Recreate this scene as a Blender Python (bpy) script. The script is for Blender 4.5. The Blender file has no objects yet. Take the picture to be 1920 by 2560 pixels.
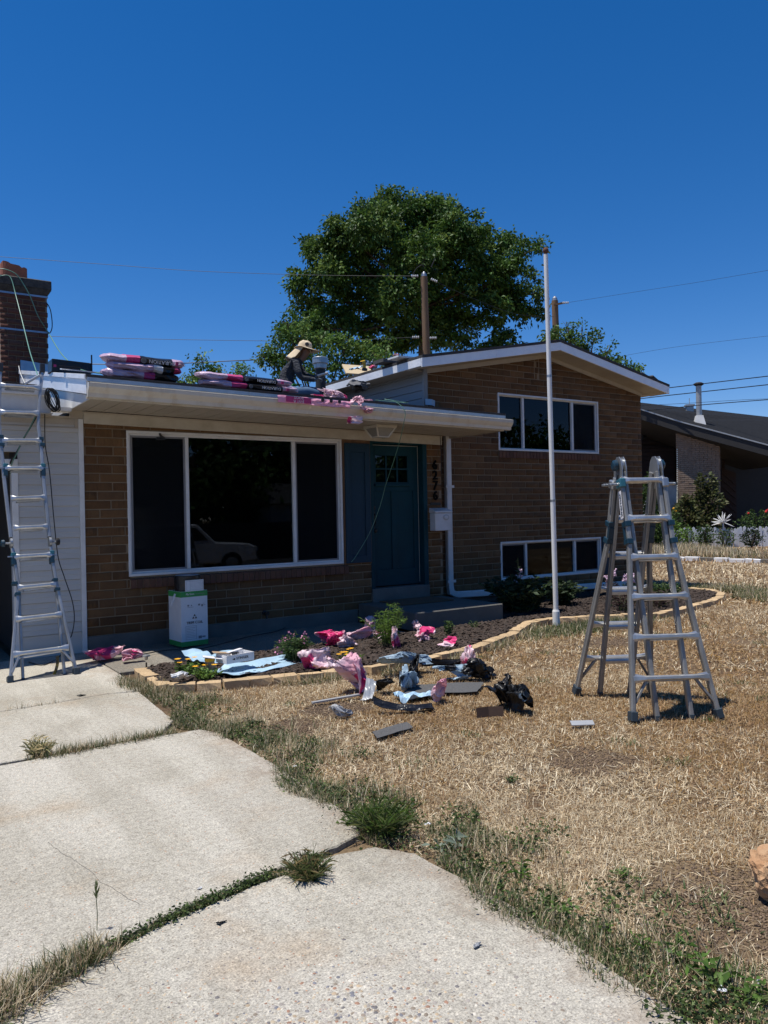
import bpy, bmesh, math, random
import numpy as np
from mathutils import Vector, Matrix, noise
R = math.radians
rng = np.random.default_rng(7)
random.seed(7)
S = bpy.context.scene
COL = S.collection

# ------------------------------------------------------------------ camera, light, exposure
EYE = Vector((0, 0, 1.5))
FOC = 1935.0                       # focal length in photograph pixels (1920 x 2560)
ROLL = 0.0195
AZ = R(56.15)                      # facade axis (x) lies this far right of the view
VIEW = Vector((math.cos(AZ), math.sin(AZ), 0))
RIGHT = Vector((math.sin(AZ), -math.cos(AZ), 0))
cam = bpy.data.cameras.new('camera')
cam.sensor_fit = 'VERTICAL'
cam.angle = 2 * math.atan(1280 / FOC)
cam.clip_end = 2000
camo = bpy.data.objects.new('camera', cam)
COL.objects.link(camo)
camo.matrix_world = Matrix.Translation(EYE) @ Matrix(((RIGHT.x, 0, -VIEW.x, 0), (RIGHT.y, 0, -VIEW.y, 0), (0, 1, 0, 0), (0, 0, 0, 1))) @ Matrix.Rotation(-math.atan(ROLL), 4, 'Z')
S.camera = camo
SUN_D = Vector((0.28, -0.10, -1)).normalized()       # direction the light travels
W = bpy.data.worlds.new('World'); S.world = W; W.use_nodes = True
wn = W.node_tree.nodes; wl = W.node_tree.links
sky = wn.new('ShaderNodeTexSky'); sky.sky_type = 'NISHITA'; sky.sun_disc = False
sky.sun_elevation = math.asin(-SUN_D.z)
sky.sun_rotation = math.atan2(-SUN_D.x, -SUN_D.y)
sky.altitude = 1350; sky.air_density = 1.0; sky.dust_density = 0.15; sky.ozone_density = 4.5
hsv = wn.new('ShaderNodeHueSaturation'); hsv.inputs['Saturation'].default_value = 1.33; wl.new(sky.outputs[0], hsv.inputs['Color'])
tint = wn.new('ShaderNodeMix'); tint.data_type = 'RGBA'; tint.blend_type = 'MULTIPLY'; tint.inputs[0].default_value = 1; tint.inputs[7].default_value = (1.02, .90, 1.0, 1); wl.new(hsv.outputs[0], tint.inputs[6])
wl.new(tint.outputs[2], wn['Background'].inputs[0]); wn['Background'].inputs[1].default_value = 0.105
sl = bpy.data.lights.new('sun', 'SUN'); sl.energy = 5.0; sl.angle = R(0.53); sl.color = (1, 0.955, 0.88)
so = bpy.data.objects.new('sun', sl); COL.objects.link(so)
so.rotation_euler = SUN_D.to_track_quat('-Z', 'Y').to_euler(); so.location = (-10, 5, 40)
vs = S.view_settings; vs.view_transform = 'Standard'; vs.look = 'None'; vs.exposure = 0.22; vs.gamma = 1; vs.use_curve_mapping = False
S.cycles.max_bounces = 8; S.cycles.transparent_max_bounces = 12

# ------------------------------------------------------------------ helpers
def ray(u, v):
    du, dv = u - 960, v - 1280; n = math.hypot(1, ROLL)
    xr = (du - ROLL * dv) / n; yd = (ROLL * du + dv) / n
    return VIEW * FOC + RIGHT * xr - Vector((0, 0, yd))
def gz(u, v, z=0.0): r = ray(u, v); return EYE + r * ((z - 1.5) / r.z)
def gy(u, v, y): r = ray(u, v); return EYE + r * (y / r.y)
def gx(u, v, x): r = ray(u, v); return EYE + r * (x / r.x)
def gd(u, v, d): return EYE + ray(u, v) * (d / FOC)
def gp(u, v, p0, n):                                   # on a plane
    r = ray(u, v); return EYE + r * ((Vector(p0) - EYE).dot(n) / r.dot(n))

def tag(o, label=None, cat=None, group=None, kind=None):
    if label: o['label'] = label
    if cat: o['category'] = cat
    if group: o['group'] = group
    if kind: o['kind'] = kind
    return o
def thing(name, label, cat, loc=(0, 0, 0), rz=0.0, group=None):
    o = bpy.data.objects.new(name, None); COL.objects.link(o); o.empty_display_size = .1
    o.location = loc; o.rotation_euler = (0, 0, rz)
    return tag(o, label, cat, group)
WORLD = set()
def link(name, me, parent=None, world=False, loc=None):
    o = bpy.data.objects.new(name, me); COL.objects.link(o)
    if loc is not None: o.location = loc
    if parent is not None:
        o.parent = parent
        if world:                                       # vertices given in world space
            if parent.name not in WORLD: o.matrix_parent_inverse = Matrix.Translation(-Vector(parent.location))
            WORLD.add(o.name)
    return o

class MB:
    def __init__(s): s.v = []; s.f = []; s.m = []
    def add(s, vs, fs, mat=0):
        b = len(s.v); s.v += [tuple(p) for p in vs]
        for f in fs: s.f.append([b + i for i in f]); s.m.append(mat)
        return s
    def box(s, x0, x1, y0, y1, z0, z1, mat=0, T=None):
        vs = [Vector((x, y, z)) for z in (z0, z1) for y in (y0, y1) for x in (x0, x1)]
        if T is not None: vs = [T @ p for p in vs]
        return s.add(vs, [(0, 2, 3, 1), (4, 5, 7, 6), (0, 1, 5, 4), (2, 6, 7, 3), (0, 4, 6, 2), (1, 3, 7, 5)], mat)
    def bar(s, a, b, w, h, up=(0, 0, 1), mat=0, w2=None, h2=None):
        a, b = Vector(a), Vector(b); d = (b - a).normalized(); u = Vector(up)
        sd = d.cross(u).normalized(); u = sd.cross(d).normalized()
        w2 = w if w2 is None else w2; h2 = h if h2 is None else h2
        vs = [a + sd * x * w / 2 + u * y * h / 2 for x, y in ((-1, -1), (1, -1), (1, 1), (-1, 1))] + [b + sd * x * w2 / 2 + u * y * h2 / 2 for x, y in ((-1, -1), (1, -1), (1, 1), (-1, 1))]
        return s.add(vs, [(3, 2, 1, 0), (4, 5, 6, 7), (0, 1, 5, 4), (1, 2, 6, 5), (2, 3, 7, 6), (3, 0, 4, 7)], mat)
    def tube(s, pts, r, n=7, mat=0, cap=True):
        pts = [Vector(p) for p in pts]; rs = r if isinstance(r, (list, tuple)) else [r] * len(pts)
        b = len(s.v); u = None
        for i, p in enumerate(pts):
            d = (pts[min(i + 1, len(pts) - 1)] - pts[max(i - 1, 0)]).normalized()
            if u is None: u = d.orthogonal().normalized()
            u = (u - d * u.dot(d)).normalized(); w = d.cross(u)
            s.v += [tuple(p + (u * math.cos(2 * math.pi * k / n) + w * math.sin(2 * math.pi * k / n)) * rs[i]) for k in range(n)]
        for i in range(len(pts) - 1):
            for k in range(n):
                s.f.append([b + i * n + k, b + i * n + (k + 1) % n, b + (i + 1) * n + (k + 1) % n, b + (i + 1) * n + k]); s.m.append(mat)
        if cap:
            for ids in ([b + k for k in range(n)][::-1], [b + (len(pts) - 1) * n + k for k in range(n)]):
                c = len(s.v); s.v += [s.v[i] for i in ids]; s.f.append(list(range(c, c + n))); s.m.append(mat)
        return s
    def lathe(s, prof, n=20, c=(0, 0, 0), mat=0, T=None):
        b = len(s.v); c = Vector(c)
        for r, z in prof:
            for k in range(n):
                p = Vector((r * math.cos(2 * math.pi * k / n), r * math.sin(2 * math.pi * k / n), z))
                if T is not None: p = T @ p
                s.v.append(tuple(p + c))
        for i in range(len(prof) - 1):
            for k in range(n):
                s.f.append([b + i * n + k, b + i * n + (k + 1) % n, b + (i + 1) * n + (k + 1) % n, b + (i + 1) * n + k]); s.m.append(mat)
        s.f.append([b + k for k in range(n)][::-1]); s.m.append(mat)
        s.f.append([b + (len(prof) - 1) * n + k for k in range(n)]); s.m.append(mat)
        return s
    def prism(s, poly, axis, a, b, mat=0):              # poly in the two other axes (x,y,z order)
        def P(q, t):
            return (t, q[0], q[1]) if axis == 'x' else (q[0], t, q[1]) if axis == 'y' else (q[0], q[1], t)
        n = len(poly); vs = [P(q, a) for q in poly] + [P(q, b) for q in poly]
        return s.add(vs, [list(range(n))[::-1], [n + i for i in range(n)]] + [(i, (i + 1) % n, n + (i + 1) % n, n + i) for i in range(n)], mat)
    def mesh(s, name, mats, smooth=False, bevel=0):
        me = bpy.data.meshes.new(name); me.from_pydata(s.v, [], s.f)
        for m in (mats if isinstance(mats, (list, tuple)) else [mats]): me.materials.append(m)
        me.polygons.foreach_set('material_index', s.m)
        bm = bmesh.new(); bm.from_mesh(me)
        bmesh.ops.recalc_face_normals(bm, faces=bm.faces)
        if bevel: bmesh.ops.bevel(bm, geom=list(bm.edges), offset=bevel, segments=1, affect='EDGES', clamp_overlap=True)
        bm.to_mesh(me); bm.free()
        if smooth: me.polygons.foreach_set('use_smooth', [True] * len(me.polygons))
        me.update(); return me
    def build(s, name, mats, parent=None, smooth=False, bevel=0, world=True, loc=None):
        if loc is not None:
            L = Vector(loc); s.v = [tuple(Vector(p) - L) for p in s.v]
        return link(name, s.mesh(name, mats, smooth, bevel), parent, world and parent is not None, loc)

def np_mesh(name, V, F, mat, col=None, smooth=False):
    V = np.asarray(V, np.float32); F = np.asarray(F, np.int32); k = F.shape[1]
    me = bpy.data.meshes.new(name)
    me.vertices.add(len(V)); me.vertices.foreach_set('co', V.ravel())
    me.loops.add(F.size); me.loops.foreach_set('vertex_index', F.ravel())
    me.polygons.add(len(F)); me.polygons.foreach_set('loop_start', np.arange(0, F.size, k, dtype=np.int32))
    me.update(calc_edges=True)
    if col is not None:
        a = me.attributes.new('col', 'FLOAT_COLOR', 'POINT')
        c = np.ones((len(V), 4), np.float32); c[:, :3] = col; a.data.foreach_set('color', c.ravel())
    if smooth: me.polygons.foreach_set('use_smooth', np.ones(len(F), bool))
    me.materials.append(mat); return me

def text_mesh(txt, size, mat, ext=0.001, align='CENTER'):
    cu = bpy.data.curves.new('text', 'FONT'); cu.body = txt; cu.size = size; cu.extrude = ext
    cu.align_x = align; cu.align_y = 'CENTER'; cu.resolution_u = 2; cu.offset = .004 if ext == .01 else 0
    o = bpy.data.objects.new('text', cu); COL.objects.link(o)
    dg = bpy.context.evaluated_depsgraph_get(); me = bpy.data.meshes.new_from_object(o.evaluated_get(dg))
    COL.objects.unlink(o); bpy.data.objects.remove(o)
    me.materials.clear(); me.materials.append(mat); return me
def text(name, txt, size, mat, parent, origin, xdir, updir, ext=0.001, align='CENTER'):
    """flat lettering; xdir = reading direction, updir = up of the letters, in the parent's space"""
    me = text_mesh(txt, size, mat, ext, align)
    x = Vector(xdir).normalized(); y = Vector(updir).normalized(); z = x.cross(y)
    T = Matrix(((x.x, y.x, z.x, origin[0]), (x.y, y.y, z.y, origin[1]), (x.z, y.z, z.z, origin[2]), (0, 0, 0, 1)))
    me.transform(T); return me

# ------------------------------------------------------------------ materials
def nt(name):
    m = bpy.data.materials.new(name); m.use_nodes = True
    n = m.node_tree.nodes; return m, n, m.node_tree.links, n['Principled BSDF']
def ramp(n, stops, interp='LINEAR'):
    r = n.new('ShaderNodeValToRGB'); e = r.color_ramp.elements; r.color_ramp.interpolation = interp
    while len(e) < len(stops): e.new(.5)
    for i, (p, c) in enumerate(stops): e[i].position = p; e[i].color = (*c, 1) if len(c) == 3 else c
    return r
def noise_tex(n, l, scale, detail=4, rough=.6, vec=None, dim='3D', stretch=None):
    t = n.new('ShaderNodeTexNoise'); t.inputs['Scale'].default_value = scale; t.inputs['Detail'].default_value = detail; t.inputs['Roughness'].default_value = rough
    tc = vec
    if tc is None: tc = n.new('ShaderNodeTexCoord').outputs['Object']
    if stretch:
        mp = n.new('ShaderNodeMapping'); mp.inputs['Scale'].default_value = stretch; l.new(tc, mp.inputs['Vector']); tc = mp.outputs[0]
    l.new(tc, t.inputs['Vector']); return t
def mixc(n, l, fac, a, b, mode='MIX'):
    m = n.new('ShaderNodeMix'); m.data_type = 'RGBA'; m.blend_type = mode
    for sock, val in ((m.inputs[0], fac), (m.inputs[6], a), (m.inputs[7], b)):
        if hasattr(val, 'is_linked') or hasattr(val, 'links'): l.new(val, sock)
        elif isinstance(val, (tuple, list)): sock.default_value = (*val[:3], 1)
        else: sock.default_value = val
    return m.outputs[2]
def bump(n, l, b, h, strength=.3, dist=.01):
    bp = n.new('ShaderNodeBump'); bp.inputs['Strength'].default_value = strength; bp.inputs['Distance'].default_value = dist
    l.new(h, bp.inputs['Height']); l.new(bp.outputs[0], b.inputs['Normal']); return bp
def pm(name, col, rough=.55, metal=0.0, col2=None, vs=4, bmp=0, bs=60, stretch=None, spec=.5, lo=.35, hi=.7, bdist=.004, objrand=0, rvar=0):
    m, n, l, b = nt(name)
    col2 = col2 or tuple(c * .78 for c in col)
    t = noise_tex(n, l, vs, 6, .65, stretch=stretch); r = ramp(n, [(lo, (0, 0, 0)), (hi, (1, 1, 1))]); l.new(t.outputs['Fac'], r.inputs[0])
    c = mixc(n, l, r.outputs[0], col, col2)
    if objrand:
        oi = n.new('ShaderNodeObjectInfo'); mr = n.new('ShaderNodeMapRange'); mr.inputs[3].default_value = 1 - objrand; mr.inputs[4].default_value = 1 + objrand
        l.new(oi.outputs['Random'], mr.inputs[0]); c = mixc(n, l, 1.0, c, mr.outputs[0], 'MULTIPLY')
    l.new(c, b.inputs['Base Color'])
    b.inputs['Roughness'].default_value = rough; b.inputs['Metallic'].default_value = metal; b.inputs['Specular IOR Level'].default_value = spec
    if rvar:
        mr2 = n.new('ShaderNodeMapRange'); mr2.inputs[3].default_value = rough - rvar; mr2.inputs[4].default_value = rough + rvar
        l.new(t.outputs['Fac'], mr2.inputs[0]); l.new(mr2.outputs[0], b.inputs['Roughness'])
    if bmp:
        t2 = noise_tex(n, l, bs, 4, .6, stretch=stretch); bump(n, l, b, t2.outputs['Fac'], bmp, bdist)
    return m
def attr_mat(name, rough=.6, trans=0.0, spec=.3):
    m, n, l, b = nt(name); a = n.new('ShaderNodeAttribute'); a.attribute_name = 'col'
    l.new(a.outputs['Color'], b.inputs['Base Color']); b.inputs['Roughness'].default_value = rough; b.inputs['Specular IOR Level'].default_value = spec
    if trans:
        tr = n.new('ShaderNodeBsdfTranslucent'); mx = n.new('ShaderNodeMixShader'); mx.inputs[0].default_value = trans
        hs = n.new('ShaderNodeHueSaturation'); hs.inputs['Value'].default_value = 1.3; hs.inputs['Hue'].default_value = .48; l.new(a.outputs['Color'], hs.inputs['Color']); l.new(hs.outputs[0], tr.inputs[0])
        l.new(b.outputs[0], mx.inputs[1]); l.new(tr.outputs[0], mx.inputs[2]); l.new(mx.outputs[0], n['Material Output'].inputs[0])
    return m
def brick_mat(name, pal, island=False):
    m, n, l, b = nt(name)
    if island: rnd = n.new('ShaderNodeNewGeometry').outputs['Random Per Island']
    else: rnd = n.new('ShaderNodeObjectInfo').outputs['Random']
    r = ramp(n, [(i / (len(pal) - 1), c) for i, c in enumerate(pal)]); l.new(rnd, r.inputs[0])
    geo = n.new('ShaderNodeNewGeometry').outputs['Position']
    # combed vertical striations on some of the bricks
    st = noise_tex(n, l, 1, 3, .7, vec=geo, stretch=(160, 160, 9)); sr = ramp(n, [(.52, (0, 0, 0)), (.66, (1, 1, 1))]); l.new(st.outputs['Fac'], sr.inputs[0])
    wn_ = n.new('ShaderNodeTexWhiteNoise'); wn_.noise_dimensions = '1D'; l.new(rnd, wn_.inputs['W'])
    gt = n.new('ShaderNodeMath'); gt.operation = 'GREATER_THAN'; gt.inputs[1].default_value = .5; l.new(wn_.outputs['Value'], gt.inputs[0])
    mu = n.new('ShaderNodeMath'); mu.operation = 'MULTIPLY'; l.new(sr.outputs[0], mu.inputs[0]); l.new(gt.outputs[0], mu.inputs[1])
    mu2 = n.new('ShaderNodeMath'); mu2.operation = 'MULTIPLY'; mu2.inputs[1].default_value = .45; l.new(mu.outputs[0], mu2.inputs[0])
    c = mixc(n, l, mu2.outputs[0], r.outputs[0], (.04, .022, .012))
    bl = noise_tex(n, l, 7, 6, .7, vec=geo); br = ramp(n, [(.3, (.72, .72, .72)), (.7, (1.12, 1.1, 1.08))]); l.new(bl.outputs['Fac'], br.inputs[0])
    c = mixc(n, l, 1.0, c, br.outputs[0], 'MULTIPLY')
    l.new(c, b.inputs['Base Color']); b.inputs['Roughness'].default_value = .85; b.inputs['Specular IOR Level'].default_value = .25
    ad = n.new('ShaderNodeMath'); ad.operation = 'SUBTRACT'; g2 = noise_tex(n, l, 90, 4, .7, vec=geo); l.new(g2.outputs['Fac'], ad.inputs[0]); l.new(mu.outputs[0], ad.inputs[1])
    bump(n, l, b, ad.outputs[0], .5, .006); return m
def glass_mat(name, tint=(.55, .6, .62), boost=1.0):
    m, n, l, b = nt(name); n.remove(b)
    tr = n.new('ShaderNodeBsdfTransparent'); tr.inputs[0].default_value = (*tint, 1)
    gl = n.new('ShaderNodeBsdfGlossy'); gl.inputs['Roughness'].default_value = .012; gl.inputs[0].default_value = (.42, .46, .52, 1)
    wv = noise_tex(n, l, .9, 2, .5); bp = n.new('ShaderNodeBump'); bp.inputs['Strength'].default_value = .05; bp.inputs['Distance'].default_value = .02; l.new(wv.outputs['Fac'], bp.inputs['Height']); l.new(bp.outputs[0], gl.inputs['Normal'])
    fr = n.new('ShaderNodeFresnel'); fr.inputs[0].default_value = 1.5 * boost
    mx = n.new('ShaderNodeMixShader'); l.new(fr.outputs[0], mx.inputs[0]); l.new(tr.outputs[0], mx.inputs[1]); l.new(gl.outputs[0], mx.inputs[2]); l.new(mx.outputs[0], n['Material Output'].inputs[0]); return m
def screen_mat(name):
    m, n, l, b = nt(name); b.inputs['Base Color'].default_value = (.008, .009, .011, 1); b.inputs['Roughness'].default_value = .7; b.inputs['Specular IOR Level'].default_value = .1
    tr = n.new('ShaderNodeBsdfTransparent'); mx = n.new('ShaderNodeMixShader'); mx.inputs[0].default_value = .45
    l.new(tr.outputs[0], mx.inputs[1]); l.new(b.outputs[0], mx.inputs[2]); l.new(mx.outputs[0], n['Material Output'].inputs[0]); return m
def concrete_mat(name, base=(.47, .43, .365), dirt=False):
    m, n, l, b = nt(name); geo = n.new('ShaderNodeNewGeometry').outputs['Position']
    big = noise_tex(n, l, .55, 6, .62, vec=geo); r1 = ramp(n, [(.28, (base[0] * .68, base[1] * .66, base[2] * .62)), (.46, base), (.6, (base[0] * 1.06, base[1] * 1.06, base[2] * 1.08)), (.72, tuple(min(1, c * 1.2) for c in base))]); l.new(big.outputs['Fac'], r1.inputs[0])
    rust = noise_tex(n, l, 1.3, 5, .6, vec=geo); rr = ramp(n, [(.54, (0, 0, 0)), (.74, (.62, .62, .62))]); l.new(rust.outputs['Fac'], rr.inputs[0])
    c = mixc(n, l, rr.outputs[0], r1.outputs[0], (.33, .24, .15))
    fine = noise_tex(n, l, 120, 4, .85, vec=geo); r2 = ramp(n, [(.35, (.28, .26, .24)), (.45, (.80, .79, .78)), (.53, (1.05, 1.05, 1.05)), (.64, (1.5, 1.46, 1.38))]); l.new(fine.outputs['Fac'], r2.inputs[0])
    c = mixc(n, l, .85, c, r2.outputs[0], 'MULTIPLY')
    mid = noise_tex(n, l, 34, 6, .8, vec=geo); r3 = ramp(n, [(.34, (.66, .64, .61)), (.48, (.96, .96, .96)), (.62, (1.18, 1.17, 1.14))]); l.new(mid.outputs['Fac'], r3.inputs[0])
    c = mixc(n, l, 1.0, c, r3.outputs[0], 'MULTIPLY')
    # faint worn streaks and, on the driveway, soil ground into the lawn side edge
    sk = noise_tex(n, l, 1, 4, .6, vec=geo, stretch=(2.6, .35, 1)); sr = ramp(n, [(.42, (.88, .87, .85)), (.58, (1.08, 1.08, 1.08))]); l.new(sk.outputs['Fac'], sr.inputs[0]); c = mixc(n, l, .8, c, sr.outputs[0], 'MULTIPLY')
    if dirt:
        sx = n.new('ShaderNodeSeparateXYZ'); l.new(geo, sx.inputs[0]); dn_ = noise_tex(n, l, 5, 6, .7, vec=geo); ma = n.new('ShaderNodeMath'); ma.operation = 'MULTIPLY_ADD'; ma.inputs[1].default_value = .9; l.new(dn_.outputs['Fac'], ma.inputs[0]); l.new(sx.outputs[0], ma.inputs[2])
        dr_ = ramp(n, [(.0, (0, 0, 0)), (1, (.75, .75, .75))]); mr_ = n.new('ShaderNodeMapRange'); mr_.inputs[1].default_value = 2.26; mr_.inputs[2].default_value = 2.62; l.new(ma.outputs[0], mr_.inputs[0]); l.new(mr_.outputs[0], dr_.inputs[0]); c = mixc(n, l, dr_.outputs[0], c, (.19, .135, .09))
    vo = n.new('ShaderNodeTexVoronoi'); vo.inputs['Scale'].default_value = 85; l.new(geo, vo.inputs['Vector'])
    pr = ramp(n, [(0, (.16, .12, .09)), (.3, (.42, .36, .28)), (.55, (.2, .18, .18)), (.75, (.5, .42, .3)), (1, (.42, .2, .11))]); sep = n.new('ShaderNodeSeparateColor'); l.new(vo.outputs['Color'], sep.inputs[0]); l.new(sep.outputs[0], pr.inputs[0])
    dm = ramp(n, [(.2, (1, 1, 1)), (.34, (0, 0, 0))]); l.new(vo.outputs['Distance'], dm.inputs[0])
    sel = ramp(n, [(.70, (0, 0, 0)), (.74, (1, 1, 1))]); l.new(sep.outputs[1], sel.inputs[0])
    mm = n.new('ShaderNodeMath'); mm.operation = 'MULTIPLY'; l.new(dm.outputs[0], mm.inputs[0]); l.new(sel.outputs[0], mm.inputs[1])
    c = mixc(n, l, mm.outputs[0], c, pr.outputs[0])
    l.new(c, b.inputs['Base Color']); b.inputs['Roughness'].default_value = .9; b.inputs['Specular IOR Level'].default_value = .25
    ad = n.new('ShaderNodeMath'); ad.operation = 'ADD'; l.new(fine.outputs['Fac'], ad.inputs[0]); l.new(mid.outputs['Fac'], ad.inputs[1])
    bump(n, l, b, ad.outputs[0], .55, .006); return m
def ground_mat(name):
    m, n, l, b = nt(name); geo = n.new('ShaderNodeNewGeometry').outputs['Position']
    a = noise_tex(n, l, .8, 6, .65, vec=geo); r = ramp(n, [(.32, (.11, .075, .05)), (.48, (.17, .12, .075)), (.62, (.24, .175, .105)), (.75, (.16, .11, .07))]); l.new(a.outputs['Fac'], r.inputs[0])
    f = noise_tex(n, l, 34, 6, .8, vec=geo, stretch=(1, 1.7, 1)); r2 = ramp(n, [(.33, (.45, .4, .36)), (.5, (1, 1, 1)), (.7, (1.35, 1.3, 1.2))]); l.new(f.outputs['Fac'], r2.inputs[0])
    c = mixc(n, l, 1.0, r.outputs[0], r2.outputs[0], 'MULTIPLY'); l.new(c, b.inputs['Base Color'])
    b.inputs['Roughness'].default_value = .95; b.inputs['Specular IOR Level'].default_value = .1; bump(n, l, b, f.outputs['Fac'], .8, .02); return m
def wrap_mat(name, base, hot, white, sc=3.2, th=.55):
    m, n, l, b = nt(name); oi = n.new('ShaderNodeObjectInfo'); tc = n.new('ShaderNodeTexCoord').outputs['Object']
    va = n.new('ShaderNodeVectorMath'); va.operation = 'ADD'; l.new(tc, va.inputs[0])
    sc_ = n.new('ShaderNodeVectorMath'); sc_.operation = 'SCALE'; sc_.inputs['Scale'].default_value = 9; cx = n.new('ShaderNodeCombineXYZ')
    for i in range(3): l.new(oi.outputs['Random'], cx.inputs[i])
    l.new(cx.outputs[0], sc_.inputs[0]); l.new(sc_.outputs[0], va.inputs[1])
    t = noise_tex(n, l, sc, 2, .5, vec=va.outputs[0]); r = ramp(n, [(th, (0, 0, 0)), (th + .015, (1, 1, 1))]); l.new(t.outputs['Fac'], r.inputs[0])
    t2 = noise_tex(n, l, sc * .7, 2, .5, vec=va.outputs[0], stretch=(1, 1, 1.7)); r2 = ramp(n, [(.42, (0, 0, 0)), (.5, (1, 1, 1))]); l.new(t2.outputs['Fac'], r2.inputs[0])
    c = mixc(n, l, r2.outputs[0], base, white); c = mixc(n, l, r.outputs[0], c, hot)
    l.new(c, b.inputs['Base Color']); b.inputs['Roughness'].default_value = .38; b.inputs['Specular IOR Level'].default_value = .45
    t3 = noise_tex(n, l, 22, 4, .6); bump(n, l, b, t3.outputs['Fac'], .5, .012)
    tr = n.new('ShaderNodeBsdfTranslucent'); l.new(c, tr.inputs[0]); mx = n.new('ShaderNodeMixShader'); mx.inputs[0].default_value = .22
    l.new(b.outputs[0], mx.inputs[1]); l.new(tr.outputs[0], mx.inputs[2]); l.new(mx.outputs[0], n['Material Output'].inputs[0]); return m

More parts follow.
